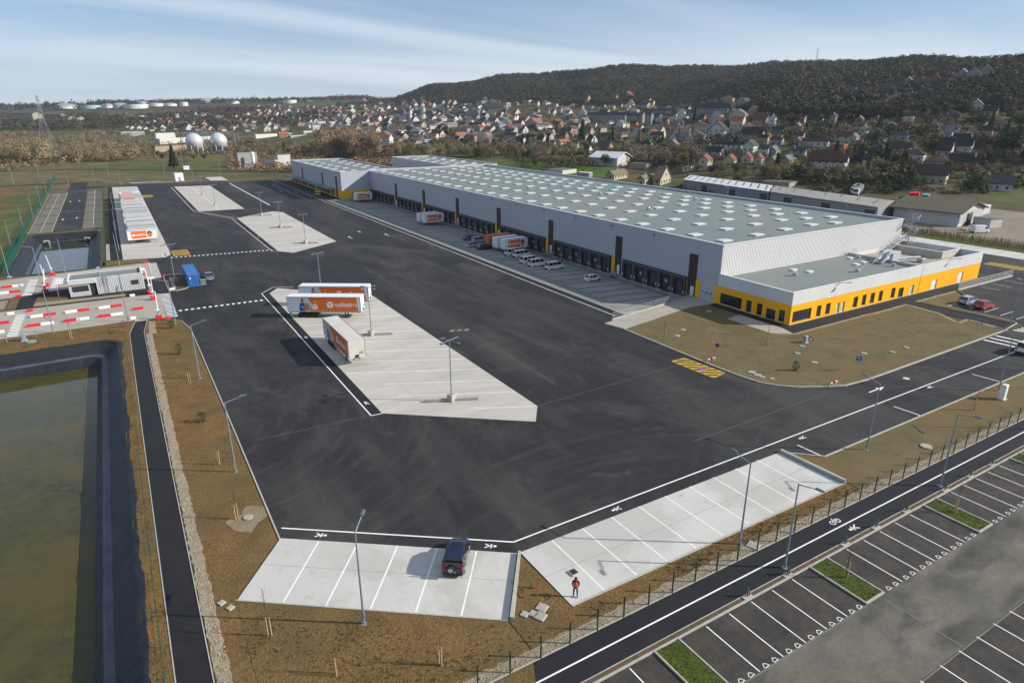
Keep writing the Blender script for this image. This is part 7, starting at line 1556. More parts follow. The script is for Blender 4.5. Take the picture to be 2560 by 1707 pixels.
house_at(163,46,0,(math.cos(.1),math.sin(.1)),14,5,2.9,'f','white','white','',label='white container office with blue roof edge behind the old shed',name='site_cabin',category='cabin',wins=False); house_at(141.5,31.6,0,(math.cos(-.25),math.sin(-.25)),5.,6,2.6,'f','white','grey','',label='small white site cabin next to the panel van',name='site_cabin',category='cabin',wins=False)
pl_ = thing('timber_pile', 'pile of pale sawn timber beside the old shed door', 'timber', (132.5,33.5,0))
for k in range(26): a = random.uniform(-.5,.5); c = Vector((random.uniform(-3.5,3.5),random.uniform(-1,1),.1+random.random()*1.0*(1-abs(k-13)/16))); MB().tube(c-Vector((1.6*math.cos(a),1.6*math.sin(a),0)), c+Vector((1.6*math.cos(a),1.6*math.sin(a),.1)), .12, n=4).build('plank', wood_m, pl_)
# lorries behind
def lorry(x, y, z, rz, lb, cabm):
    o = thing('lorry', lb, 'lorry', (x,y,z), rz, 'lorries parked behind the long sheds'); MB().bbox(-13,-.3,-1.27,1.27,1.2,4.0,.05).build('trailer_box', hm('tarp',(.16,.17,.19)), o); MB().bbox(0,2.2,-1.22,1.22,.7,3.6,.2).build('cab', cabm, o); MB().box(2.15,2.24,-1.0,1.0,2.0,3.0).build('windscreen', glass_car, o); MB().box(2.15,2.26,-1.15,1.15,.55,1.2).build('bumper', trim_m, o); MB().box(-12.8,2,-.5,.5,.7,1.2).build('chassis', trim_m, o)
    for xx in (1.2,-2.2,-9,-10.3,-11.6):
        for s_ in (-1,1): MB().lathe((xx,s_*1.0,.5), [(0,-.17),(.5,-.17),(.5,.17),(0,.17)], 12, 'y').build('wheel', tyre_m, o)
_q = hit(1920+1560/7.128, 280+1500/7.128); lorry(_q[0], _q[1], _q[2], math.radians(205), 'white lorry with dark trailer, front one of two behind the sheds', bodyw); lorry(_q[0]+3.2, _q[1]+3.0, _q[2], math.radians(205), 'white lorry with dark trailer, rear one of two behind the sheds', bodyw)
for (x, y, c_, lb) in ((295,1530,red_m,'red skip container among the scrub behind the old shed'),(350,1520,red_m,'second red skip container among the scrub behind the old shed'),(520,1560,hm('skip_blue',(.12,.28,.42)),'blue and white storage container behind the old shed')):
    X, Y, Z, D = hit(2240+x/7.128, 280+y/7.128); o = thing('skip_container', lb, 'container', (X,Y,Z), .4); MB().add([(-2.2,-1.1,0),(2.2,-1.1,0),(2.2,1.1,0),(-2.2,1.1,0),(-3,-1.2,2.2),(3,-1.2,2.2),(3,1.2,2.2),(-3,1.2,2.2)], [(3,2,1,0),(0,1,5,4),(1,2,6,5),(2,3,7,6),(3,0,4,7),(4,5,6,7)]).build('body', c_, o); MB().box(-3.1,3.1,-1.25,-1.15,2.1,2.3).box(-3.1,3.1,1.15,1.25,2.1,2.3).build('rim', c_, o)
# church
X, Y, Z, D = hit(960+545/7.35, 230+600/7.35); ppm = F_PX/(cam_xy(X,Y)[1]*.942)*7.35
ch = house_at(X, Y, Z, vdir(math.radians(40)), 90/ppm/.64, 130/ppm/.77, 95/ppm, 'gR', 'white', 'slate', '', label='church with a slender white spire in the town', name='church', category='church', chim=False)
sp_ = ob('spire', umesh('spire', MB().add([(-1,-1,0),(1,-1,0),(1,1,0),(-1,1,0),(-1,-1,1),(1,-1,1),(1,1,1),(-1,1,1),(-.75,-.75,1),(.75,-.75,1),(.75,.75,1),(-.75,.75,1),(0,0,2.1)], [(0,1,5,4),(1,2,6,5),(2,3,7,6),(3,0,4,7),(4,5,6,7),(8,9,12),(9,10,12),(10,11,12),(11,8,12)]), [WM['white']]), ch, (.1,.55,.6)); W_, L_, H_ = ch.scale; sp_.scale = (1.8/W_,1.8/L_,8.5/H_)
# white silo
X, Y, Z, D = hit(320+2320/7.35, 230+1390/7.35); so_ = thing('silo', 'slim white silo beside the grey-blue industrial block', 'silo', (X,Y,Z)); MB().lathe((0,0,0), [(1.1,0),(1.1,9.5),(.8,10.3),(0,10.6)], 16).build('shell', bodyw, so_, smooth=True); MB().path([(1.2,0,0),(1.2,0,10)], .08).build('ladder', galv, so_)
X, Y, Z, D = hit(448, 452); tb_ = thing('pump_house', 'plain white pump house beside the far reservoir', 'pump house', (X,Y,0), .1); MB().bbox(-2.2,2.2,-2,2,0,4.2,.08).build('wall', win_white, tb_); MB().box(-.5,.5,-2.05,-2.002,0,2.1).build('door', galv, tb_)
# spherical tanks
sphm = mat('tank_silver', (.62,.63,.65), .35, (.55,.56,.58), .2, fine=.03, metal=.35)
def sphere_tank(u, v, R_, legc, lb):
    X, Y, Z, D = hit(u, v); o = thing('spherical_tank', lb, 'tank', (X,Y,Z)); zc_ = R_+3.6; MB().lathe((0,0,zc_), [(R_*math.sin(a),-R_*math.cos(a)) for a in np.linspace(.001,PI-.001,18)], 28).build('shell', sphm, o, smooth=True)
    for k in range(8): a = k*PI/4+.2; MB().tube((R_*.9*math.cos(a),R_*.9*math.sin(a),0),(R_*.9*math.cos(a),R_*.9*math.sin(a),3.0),.5,n=8).build('leg_foot', legc, o); MB().tube((R_*.9*math.cos(a),R_*.9*math.sin(a),3.0),(R_*.9*math.cos(a),R_*.9*math.sin(a),zc_-R_*.35),.38,n=8).build('leg', sphm, o)
    for k in range(8): a, b = k*PI/4+.2, (k+1)*PI/4+.2; MB().tube((R_*.9*math.cos(a),R_*.9*math.sin(a),.5),(R_*.9*math.cos(b),R_*.9*math.sin(b),6),.12,n=4).tube((R_*.9*math.cos(b),R_*.9*math.sin(b),.5),(R_*.9*math.cos(a),R_*.9*math.sin(a),6),.12,n=4).build('brace', legc, o)
    MB().path([(R_*.2,0,zc_+R_*.98),(R_*.2,0,zc_+R_+1.2),(-R_*.2,0,zc_+R_+1.2),(-R_*.2,0,zc_+R_*.98)], .1).build('top_rail', galv, o)
sphere_tank(490.5,386,7.6,hm('leg_pink',(.25,.16,.15)),'silver spherical gas tank on rusty legs'); sphere_tank(551,384,7.6,hm('leg_blue',(.04,.10,.38)),'silver spherical gas tank on legs with blue feet')
X, Y, Z, D = hit(517, 371); tw_ = thing('pipe_tower', 'steel pipe tower standing between the two spherical tanks', 'tower', (X,Y,Z)); m_ = MB()
for x in (-2,2):
    for y in (-2,2): m_.tube((x,y,0),(x,y,22),.18,n=4)
for z in range(0,22,4): m_.path([(-2,-2,z),(2,-2,z),(2,2,z),(-2,2,z),(-2,-2,z)], .14, 4).tube((-2,-2,z),(2,-2,z+4),.1,n=4).tube((2,2,z),(2,-2,z+4),.1,n=4)
m_.build('frame', galv, tw_); MB().path([(-30,0,16),(30,0,16),(30,0,0)], .4).path([(-25,1,14),(34,1,14),(34,1,0)], .3).build('pipe', galv, tw_)
# telecom mast
X, Y, Z, D = hit(466, 424); tm = thing('telecom_mast', 'dark lattice telecom mast with antennas on a white base', 'mast', (X,Y,Z)); m_ = MB(); hh = 36
for k in range(3): a = k*2.094; m_.tube((1.1*math.cos(a),1.1*math.sin(a),0),(.55*math.cos(a),.55*math.sin(a),hh),.12,n=4)
for i in range(18):
    for k in range(3): a, b = k*2.094, (k+1)*2.094; r0 = 1.1-.55*i/18; r1 = 1.1-.55*(i+1)/18; m_.tube((r0*math.cos(a),r0*math.sin(a),i*2),(r1*math.cos(b),r1*math.sin(b),i*2+2),.07,n=4)
m_.build('lattice', frame_m, tm); MB().bbox(-1.8,1.8,-1.8,1.8,0,2.4).build('base', win_white, tm)
for k in range(3): a = k*2.094+.5; MB().box(.9*math.cos(a)-.2,.9*math.cos(a)+.2,.9*math.sin(a)-.2,.9*math.sin(a)+.2,hh-3,hh-.5).build('antenna', win_white, tm)
# oil tanks on the rise
oilw = mat('oil_tank_white', (.62,.63,.62), .5, (.54,.55,.54), .02, fine=.03); oilg = mat('oil_tank_green', (.42,.55,.50), .5, (.25,.46,.38), .02, fine=.03); dome = mat('oil_tank_dome', (.30,.31,.33), .45, (.26,.27,.29), .03, fine=.03)
for i, (u, v, wpx, hs, hd_, m1, lb) in enumerate(((167,271,50,4,10,oilw,'wide grey-domed oil tank at the end of the tank row'),(227,271,45,7,0,oilg,'flat-topped oil tank with green and white side'),(270,270,30,4,8,oilw,'small domed oil tank behind the thin pylon'),(302,270,34,6,8,oilg,'green-sided oil tank with a grey cone roof'),(341,271,56,9,0,oilw,'large flat white oil tank in front of the green ones'),(357,264,32,5,7,oilg,'domed oil tank with green rim behind the white one'),(391,265,34,5,3,oilw,'low white oil tank beside the green-rimmed one'),(426,265,30,4,4,oilw,'white oil tank with shallow cone in the row'),(460,265,20,8,2,oilw,'narrow white oil tank standing apart'),(522,258,50,1,14,dome,'great grey-domed oil tank on the skyline'),(583,259,32,5,0,oilw,'low pale oil tank near the skyline'),(725,258,33,7,0,oilw,'round white oil tank above the green field'))):
    X, Y, Z, D = hit(u, v); Yc = cam_xy(X,Y)[1]; ppm = F_PX/(Yc*.942); r0 = wpx/ppm/2; k = 1/ppm; o = thing('oil_tank', lb, 'oil tank', (X,Y,Z)); MB().lathe((0,0,-2), [(r0,0),(r0,hs*k+2)], 32).build('shell', m1, o, smooth=True); MB().lathe((0,0,hs*k), [(r0*math.cos(a), (hd_*k*.75)*math.sin(a)) for a in np.linspace(0,PI/2,8)] if hd_ else [(r0,0),(r0*.98,-.6),(0,-.3)], 32).build('roof', dome, o, smooth=True)
    m_ = MB()
    for q in range(12): a = q*.131; m_.tube((r0*1.005*math.cos(-1.2+a),r0*1.005*math.sin(-1.2+a),q*hs*k/12),(r0*1.005*math.cos(-1.2+a+.131),r0*1.005*math.sin(-1.2+a+.131),(q+1)*hs*k/12),.25,n=3)
    m_.build('stair', galv, o)
# pylons
pyl_m = mat('pylon_steel', (.34,.35,.36), .5, (.28,.29,.30), .5, metal=.3)
def pylon(u, v, top_v, lb, m_=None, arms=True, spread=.16, thick=1.):
    X, Y, Z, D = hit(u, v); Yc = cam_xy(X,Y)[1]; h = (v-top_v)*Yc/1814*1.02; o = thing('electricity_pylon', lb, 'pylon', (X,Y,Z), -AZ+.3); mb = MB(); b = h*spread/2*1.2; nl = 11; r = .0016*Yc**.5*6.*thick*.085+.06
    zs = [h*(1-(1-i/nl)**1.25) for i in range(nl+1)]
    def hw(z): return max(.5, b*(1-z/h*1.25)) if z < h*.62 else max(.45, b*.22*(1-(z/h-.62)*1.8))
    for i in range(nl):
        z0, z1 = zs[i], zs[i+1]; a0, a1 = hw(z0), hw(z1); c0 = [(-a0,-a0,z0),(a0,-a0,z0),(a0,a0,z0),(-a0,a0,z0)]; c1 = [(-a1,-a1,z1),(a1,-a1,z1),(a1,a1,z1),(-a1,a1,z1)]
        for k in range(4): mb.tube(c0[k],c1[k],r*1.3,n=4); mb.tube(c0[k],c1[(k+1)%4],r*.8,n=3); mb.tube(c0[(k+1)%4],c1[k],r*.8,n=3); mb.tube(c1[k],c1[(k+1)%4],r*.7,n=3)
    mb.build('lattice', m_ or pyl_m, o)
    if arms:
        for zf, l in ((.66,.17),(.78,.21),(.9,.15)):
            q = MB(); z = h*zf; L_ = h*l
            for s_ in (-1,1): q.tube((s_*.4,0,z),(s_*L_,0,z),r,n=4).tube((s_*.4,0,z+h*.03),(s_*L_,0,z),r,n=4).tube((s_*L_,0,z),(s_*L_,0,z-h*.035),r*.8,n=4)
            q.build('crossarm', m_ or pyl_m, o)
    return o
pylon(128,398,240,'tall grey lattice pylon at the edge of the scrub', None, False, .22); pylon(279,342,249,'thin dark lattice pylon near the white depot', frame_m, False, .16); pylon(1061,388,242,'lattice pylon with crossarms behind the rear wing of the warehouse', None, True, .2); pylon(2039,166,122,'small lattice pylon on the wooded ridge', None, True, .16, .6); pylon(504,275,262,'short lattice pylon in the fields below the domed oil tank', None, False, .2, .6)

far_town(430, [(300,960,284,330)]*3+[(640,960,268,300)]*2+[(960,1300,258,360)]*3+[(1290,1900,258,350)]*2)
# ================================================================== trees
def leafmat(name, c, var=.35): return mat('leaf_'+name, c, .9, tuple(x*(1-var) for x in c), .6, fine=.3, fscale=2., coord='obj', spec=.15)
TW = {'brown': leafmat('brown', (.30,.215,.135)), 'grey': leafmat('grey', (.235,.195,.145)), 'olive': leafmat('olive', (.24,.21,.095)), 'red': leafmat('red', (.24,.13,.09)), 'green': leafmat('green', (.065,.095,.03)), 'dark': leafmat('dark', (.028,.048,.025)), 'yellowgreen': leafmat('yellowgreen', (.16,.185,.05))}
def bare_proto(seed, h, spread, up=.6, n=1300):
    rnd = random.Random(seed); tk = MB(); cr_ = MB(); tips = []
    def grow(p_, d, l, r, lev):
        e = p_+d*l; tk.tube(p_, e, r, r*.62, 5 if lev < 2 else 3, False)
        if lev >= 3: tips.append((e, d)); tips.append(((p_+e)/2, d)); return
        for k in range(6 if lev == 0 else 3):
            nd = (d*(.75 if lev else .8)+Vector((rnd.uniform(-1,1),rnd.uniform(-1,1),rnd.uniform(-.1,.8)*up))*spread).normalized(); st = e if k < 2 else p_.lerp(e, rnd.uniform(.25,.9)); grow(st, nd, l*rnd.uniform(.55,.78), r*.58, lev+1)
    grow(Vector((0,0,0)), Vector((rnd.uniform(-.05,.05),rnd.uniform(-.05,.05),1)), h*.3, h*.018, 0)
    for _ in range(n):
        p_, d = rnd.choice(tips); q = p_+Vector((rnd.gauss(0,1),rnd.gauss(0,1),rnd.gauss(0,.8)))*h*.045; dd = (d+Vector((rnd.uniform(-1,1),rnd.uniform(-1,1),rnd.uniform(-.4,1)))*.8).normalized()*h*rnd.uniform(.05,.1); s_ = Vector((rnd.uniform(-1,1),rnd.uniform(-1,1),rnd.uniform(-1,1))).normalized()*h*.0085
        cr_.add([q-s_, q+s_, q+dd], [(0,1,2)])
    return umesh('trunk', tk, [bark]), umesh('crown', cr_, [TW['brown']])
def leafy_proto(seed, h, w_, cone=False, n=620):
    rnd = random.Random(seed); tk = MB(); tk.tube((0,0,0),(0,0,h*.7),h*.022,h*.008,5,False); cr_ = MB(); lobes = [(Vector((rnd.uniform(-.4,.4)*w_,rnd.uniform(-.4,.4)*w_,h*rnd.uniform(.4,.8))), w_*rnd.uniform(.25,.42)) for _ in range(9)]
    for k in range(4): z = h*rnd.uniform(.25,.5); a = rnd.uniform(0,6.3); tk.tube((0,0,z),(w_*.35*math.cos(a),w_*.35*math.sin(a),z+h*.15),h*.009,h*.004,4,False)
    for _ in range(n):
        if cone:
            z = rnd.random()**1.3; tier = .75+.35*abs(math.sin(z*22)); rr = w_*.5*(1-z)*tier*math.sqrt(rnd.uniform(.25,1)); a = rnd.uniform(0,6.3); c = Vector((rr*math.cos(a),rr*math.sin(a),h*(.1+.9*z))); nrm = Vector((math.cos(a),math.sin(a),.1))
        else:
            lc, lr = rnd.choice(lobes); nrm = Vector((rnd.gauss(0,1),rnd.gauss(0,1),rnd.gauss(0,1))).normalized(); c = lc+nrm*lr*rnd.uniform(.6,1.05)
        t1 = nrm.orthogonal().normalized(); t2 = nrm.cross(t1); a = rnd.uniform(0,6.3); u_ = (t1*math.cos(a)+t2*math.sin(a)+nrm*rnd.uniform(-.6,.6)); v_ = (t2*math.cos(a)-t1*math.sin(a)+nrm*rnd.uniform(-.4,.4)); s_ = h*rnd.uniform(.025,.05)
        cr_.add([c-u_*s_, c+u_*s_, c+v_*s_*1.6], [(0,1,2)])
    return umesh('trunk', tk, [bark]), umesh('crown', cr_, [TW['green']])
PR = {'bare': [bare_proto(s_, 12, .62) for s_ in (1,2,3,4)], 'tall': [bare_proto(s_, 22, .5, 1.1, 2000) for s_ in (5,6,7)], 'bush': [bare_proto(s_, 5, .95, .5, 520) for s_ in (8,9)], 'ever': [leafy_proto(s_, 9, 7) for s_ in (10,11,12)], 'cone': [leafy_proto(s_, 14, 6.5, True, 760) for s_ in (13,14)], 'poplar': [bare_proto(15, 20, .22, 1.6, 800)]}
PH = {'bare':12,'tall':22,'bush':5,'ever':9,'cone':14,'poplar':20}; TPOS = []
TLAB = {'bare':'bare winter tree with a rounded {c} crown {z}','tall':'tall bare tree with upswept {c} branches {z}','bush':'low leafless {c} bush {z}','ever':'rounded evergreen tree with {c} foliage {z}','cone':'conical conifer with {c} foliage {z}','poplar':'slim upright bare poplar with {c} twigs {z}'}
CN = {'brown':'light brown','grey':'grey-brown','olive':'olive','red':'reddish','green':'mid green','dark':'dark green','yellowgreen':'yellow-green'}
def tree(x, y, z, kind, h, colr, zone, label=None):
    tk, cr_ = random.choice(PR[kind]); s_ = h/PH[kind]; o = bpy.data.objects.new({'cone':'conifer_tree','bush':'bush','ever':'evergreen_tree','poplar':'poplar_tree'}.get(kind,'bare_tree'), None); COL.objects.link(o); o.location = (x,y,z-.1); o.rotation_euler = (0,0,random.uniform(0,6.3)); o.scale = (s_*random.uniform(.9,1.15),s_*random.uniform(.9,1.15),s_)
    o['label'] = label or TLAB[kind].format(c=CN[colr], z=zone); o['category'] = 'bush' if kind == 'bush' else 'tree'; o['group'] = 'trees and bushes of the valley'
    child('trunk', tk, o, (0,0,0), (1,1,1)); child('crown', cr_, o, (0,0,0), (1,1,1), TW[colr]); TPOS.append((x,y)); return o
def near_house(x, y, f=.62): return any((x-a)**2+(y-b)**2 < (c*f+2.5)**2 for i in (-1,0,1) for j in (-1,0,1) for a, b, c in HG.get((int(x//40)+i,int(y//40)+j), ()))
def grove(n, u0, u1, v0, v1, kinds, cols, h0, h1, zone, mind=4.):
    k = tr = 0
    while k < n and tr < n*20:
        tr += 1; X, Y, Z, D = hit(random.uniform(u0,u1), random.uniform(v0,v1))
        ax, ay = X-CAM.x, Y-CAM.y; al = math.hypot(ax, ay)
        if near_house(X, Y) or (u0 > 1250 and random.random() < .8 and any(near_house(X+ax/al*q, Y+ay/al*q, .45) for q in (9,18))) or any((X-a)**2+(Y-b)**2 < mind**2 for a, b in TPOS): continue
        kd = random.choice(kinds); c_ = random.choice(cols) if kd not in ('ever','cone') else random.choice(('green','dark','dark')); tree(X, Y, Z, kd, random.uniform(h0,h1)*(.4 if kd == 'bush' else (1.1 if kd == 'cone' else (.75 if kd == 'ever' else 1))), c_, zone); k += 1
B = ['brown','brown','grey','olive']
grove(24, 795, 945, 378, 402, ['tall'], ['brown','brown','grey'], 19, 26, 'in the tall clump', 6); grove(16, 930, 1000, 388, 402, ['bare','bush'], ['brown','red','grey'], 9, 13, 'at the edge of the tall clump'); grove(26, 970, 1290, 384, 398, ['bare','bare','tall'], ['olive','brown','grey'], 9, 14, 'in the belt behind the rear wing', 5)
grove(11, 1345, 1480, 413, 421, ['bare'], ['grey','brown'], 8, 10.5, 'in the row along the green', 4); grove(16, 1280, 1450, 383, 402, ['bare','ever','bush'], B, 7, 11, 'behind the green', 4); grove(10, 560, 800, 385, 396, ['bush','bare'], ['red','brown','olive'], 8, 10, 'before the town', 4); grove(18, 600, 800, 366, 384, ['bare','ever','bare'], B, 8, 12, 'before the town', 5)
grove(30, -60, 122, 384, 410, ['bare','tall','bare'], ['olive','olive','brown'], 11, 16, 'by the near pylon', 5); grove(26, 150, 345, 384, 408, ['bare','bare','bush'], ['olive','brown','red'], 8, 12, 'beyond the access road', 5); grove(16, 150, 330, 350, 372, ['bare'], ['olive','grey'], 9, 12, 'before the depots', 6); grove(12, 330, 640, 388, 402, ['bush','bare','ever'], ['brown','olive','yellowgreen'], 6, 9, 'below the spherical tanks', 4); grove(8, 580, 640, 352, 372, ['bare'], ['brown','olive'], 10, 14, 'beside the spherical tanks', 5)
grove(14, 1445, 1560, 392, 408, ['bare','ever'], B+['dark'], 7, 11, 'around the white hall', 5); grove(26, 1560, 1760, 392, 424, ['tall','bare','bare','bush'], B, 9, 15, 'beyond the white hall', 5); grove(12, 1720, 1920, 428, 440, ['bush','ever','bare'], ['olive','yellowgreen','brown'], 6, 9, 'behind the long sheds', 4); grove(30, 1900, 2260, 412, 458, ['bare','bare','ever','bush','cone'], B+['olive'], 7, 12, 'behind the long sheds', 5); grove(24, 2250, 2560, 430, 486, ['bush','bare','ever','bush'], ['olive','brown','grey','yellowgreen'], 7, 10, 'behind the old shed', 4)
grove(38, 1290, 1920, 318, 384, ['bare','ever','ever','cone','bare'], B, 7, 12, 'beyond the warehouse', 8); grove(46, 1920, 2560, 296, 420, ['bare','ever','ever','cone','bush'], B, 6, 11, 'among the hillside gardens', 7); grove(22, 960, 1290, 310, 372, ['bare','ever'], B, 8, 12, 'among the houses near the church', 9); grove(16, 640, 960, 310, 345, ['bare','ever'], B, 8, 12, 'among the roofs of the town', 10)
for (u, v, kd, h, c_, lb) in ((436,420,'cone',15,'dark','single dark cedar in front of the white warehouse and tanks'),(712,388,'cone',11,'dark','single dark conifer beside the tall bare clump'),(1196,392,'cone',11,'dark','dense dark evergreen beside the poplar behind the rear wing'),(1237,394,'poplar',20,'brown','tall slim bare poplar behind the rear wing'),(1513,416,'ever',9,'dark','large dark evergreen in front of the white hall'),(2535,392,'ever',16,'dark','large dark spreading cedar among the hillside houses'),(2500,388,'ever',13,'dark','dark cedar beside the larger one on the hillside'),(2085,420,'cone',12,'dark','dark conifer before the long white farmhouse'),(2150,412,'cone',10,'dark','dark spreading fir beside the farmhouse gable'),(2225,440,'poplar',14,'green','dark columnar cypress behind the lorries'),(2180,372,'ever',10,'green','large leafy tree before the slate-roofed bungalow'),(2260,430,'cone',9,'dark','layered fir below the white bungalow'),(1455,352,'cone',18,'dark','tall dark cedar before the grey mansion'),(1735,318,'cone',17,'dark','tall dark cedar near the orange house')): X, Y, Z, D = hit(u, v); tree(X, Y, Z, kd, h, c_, '', lb)

# ---- woods and scrub that read as one mass
def mass(name, pts, label, tri=34, fine=1.):
    """pts: (x, y, z, radius, height, colour); one mesh of leaf-sized faces with a colour per crown"""
    n = len(pts); A = np.array([(p_[0],p_[1],p_[2],p_[3],p_[4]) for p_ in pts]); C_ = np.array([p_[5] for p_ in pts]); R_ = NR.normal(size=(n,tri,3)); R_[:,:,2] = np.abs(R_[:,:,2])*.9-.15; R_ /= np.linalg.norm(R_, axis=2, keepdims=True); rad = NR.uniform(.72,1.05,(n,tri,1))
    c = A[:,None,:3]+R_*rad*np.stack([A[:,3],A[:,3],A[:,4]*.62],1)[:,None,:]; c[:,:,2] += A[:,4,None]*.36
    u_ = NR.normal(size=(n,tri,3)); u_ -= R_*(u_*R_).sum(2,keepdims=True)*.7; u_ /= np.linalg.norm(u_, axis=2, keepdims=True); v_ = np.cross(R_, u_)+R_*NR.uniform(-.35,.35,(n,tri,1)); s_ = A[:,3,None,None]*NR.uniform(.16,.32,(n,tri,1))*fine
    V = np.stack([c-u_*s_, c+u_*s_, c+v_*s_*1.5], 2).reshape(-1,3); col_ = np.repeat(C_, tri*3, 0)*np.repeat(NR.uniform(.85,1.12,(n*tri,1)), 3, 0)*np.repeat(NR.uniform(.78,1.18,(n,1)), tri*3, 0)
    me_ = bpy.data.meshes.new(name); me_.vertices.add(len(V)); me_.vertices.foreach_set('co', V.ravel()); nt_ = n*tri; me_.loops.add(nt_*3); me_.loops.foreach_set('vertex_index', np.arange(nt_*3, dtype=np.int32)); me_.polygons.add(nt_); me_.polygons.foreach_set('loop_start', np.arange(0, nt_*3, 3, dtype=np.int32)); me_.polygons.foreach_set('loop_total', np.full(nt_, 3, dtype=np.int32)); me_.update()
    at_ = me_.color_attributes.new('leaf', 'FLOAT_COLOR', 'POINT'); at_.data.foreach_set('color', np.concatenate([col_, np.ones((len(col_),1))], 1).ravel())
    m_ = MATS.get('mass_leaf')
    if not m_:
        m_ = mat('mass_leaf', (.1,.1,.1), .95, spec=.1, fine=0); t_ = m_.node_tree; a_ = N(t_, 'ShaderNodeAttribute', attribute_name='leaf'); t_.links.new(a_.outputs['Color'], pnode(m_).inputs['Base Color'])
    me_.materials.append(m_); return ob(name, me_, kind='stuff', label=label, category='wood')
FC = [(.075,.066,.046),(.066,.06,.043),(.084,.070,.048),(.058,.056,.038),(.056,.058,.034),(.024,.036,.021),(.020,.032,.019)]
def fcol(x, y, pine=.0):
    n_ = math.sin(x*.012+1)*math.sin(y*.015)+.6*math.sin(x*.031-y*.02); i = random.random()
    if n_+pine > .75: return FC[random.choice((5,6,6,4))]
    return FC[min(4, int(i*5))] if random.random() > .10 else FC[5]
def lerp_tab(tab, u):
    for i in range(len(tab)-1):
        if u <= tab[i+1][0]: f = (u-tab[i][0])/(tab[i+1][0]-tab[i][0]); return tab[i][1]+(tab[i+1][1]-tab[i][1])*max(0, f)
    return tab[-1][1]
VT = [(900,243),(960,246),(1000,252),(1100,247),(1200,243),(1300,236),(1450,232),(1600,232),(1750,240),(1900,254),(2000,277),(2100,288),(2200,278),(2300,258),(2400,236),(2480,222),(2560,218),(2800,215)]
Y1T = [(900,2500),(1000,2150),(1100,1930),(1300,1790),(1600,1640),(2000,1480),(2300,1300),(2560,1180),(2800,1180)]
Y0C = [(u, cam_xy(*hit(u, lerp_tab(VT, u))[:2])[1]) for u in range(900, 2801, 50)]
pts = []; tr = 0
while len(pts) < 9500 and tr < 60000:
    tr += 1; u = random.uniform(930,2760); y0, y1 = lerp_tab(Y0C, u), lerp_tab(Y1T, u)
    if y1 <= y0: continue
    Yc = math.sqrt(random.uniform(y0*y0, y1*y1)); X, Y = from_cam((u-1280)/(F_PX*1.06)*Yc, Yc)
    if u > 2080 and (near_house(X, Y, .9) or any(near_house(X+(X-CAM.x)/Yc*q, Y+(Y-CAM.y)/Yc*q, .5) for q in (9,18,28))): continue
    r = random.uniform(3.4,6.2); pts.append((X, Y, terrain(X, Y), r, random.uniform(8,13), fcol(X, Y, .35 if Yc > y1-170 else 0)))
for _ in range(4800):
    u = random.uniform(985,2600); v = random.uniform(lerp_tab(VT, u), lerp_tab([(985,262),(1300,262),(1600,266),(1900,292),(2120,300),(2300,288),(2560,276)], u)); X, Y, Z, D = hit(u, v)
    ax, ay = X-CAM.x, Y-CAM.y; al = math.hypot(ax, ay)
    if near_house(X, Y, .8) or any(near_house(X+ax/al*q, Y+ay/al*q, .5) for q in (9,18,28)): continue
    r = random.uniform(2.6,4.6); pts.append((X, Y, Z, r, random.uniform(6,10), random.choice([FC[0],FC[3],FC[4],FC[1],FC[5]])))
mass('hill_forest', pts, 'bare brown winter wood with dark pines covering the hill', 46)
def patch(n, u0, u1, ya, yb, thr, r0, r1, cols, fr=.006, avoid=True):
    out = []; tr = 0
    while len(out) < n and tr < n*30:
        tr += 1; u = random.uniform(u0,u1); Yc = math.sqrt(random.uniform(ya*ya, yb*yb)); X, Y = from_cam((u-1280)/(F_PX*1.06)*Yc, Yc)
        if math.sin(X*fr+2)*math.sin(Y*fr*.8+1)+.5*math.sin(X*fr*2.7-Y*fr*1.9) < thr: continue
        if 540 < u < 910 and 1800 < Yc < 2250: continue
        if avoid and near_house(X, Y): continue
        r = random.uniform(r0,r1); out.append((X, Y, terrain(X, Y), r, r*random.uniform(1.5,2.1), random.choice(cols)))
    return out
mass('distant_woods', patch(2600, -150, 990, 1150, 1900, -.15, 4, 7, FC[:6])+patch(900, 250, 990, 2350, 3000, -.9, 7, 11, [FC[3],FC[5],FC[6],FC[1]])+patch(900, -150, 330, 1900, 6500, -.1, 8, 14, [FC[5],FC[3],FC[6]]), 'distant brown and dark green woods around the oil tanks', 26)
th_ = []
for (n, u0, u1, v0, v1, r0, r1, h0, h1, cs) in ((230,-80,118,378,410,3.4,6,10,17,[(.235,.20,.10),(.21,.18,.095),(.25,.195,.115),(.22,.165,.10)]),(150,165,345,378,406,3,5,8,13,[(.22,.185,.10),(.24,.185,.115),(.20,.16,.10)]),(90,150,330,345,370,3,5,7,11,[(.17,.16,.08),(.20,.165,.10)]),(160,798,942,374,401,3.8,6,17,27,[(.265,.195,.125),(.24,.18,.115),(.28,.205,.13)]),(120,945,1290,376,396,2.6,4.4,6,11,[(.21,.18,.095),(.23,.18,.11),(.19,.165,.09)]),(70,600,795,366,392,2.2,4,5,9,[(.20,.165,.10),(.12,.12,.06),(.22,.14,.09)]),(70,1290,1440,380,400,2.4,4,6,10,[(.20,.165,.10),(.18,.15,.08)]),(60,1570,1760,394,420,2.4,4,6,11,[(.20,.165,.11),(.17,.14,.09)]),(70,1930,2240,428,456,2.2,4,5,9,[(.18,.15,.085),(.16,.145,.07)])):
    for _ in range(n):
        X, Y, Z, D = hit(random.uniform(u0,u1), random.uniform(v0,v1))
        if near_house(X, Y, .6): continue
        th_.append((X, Y, Z, random.uniform(r0,r1), random.uniform(h0,h1), random.choice(cs)))
mass('bare_thicket', th_, 'soft brown thickets of bare trees in the valley', 170, .45)
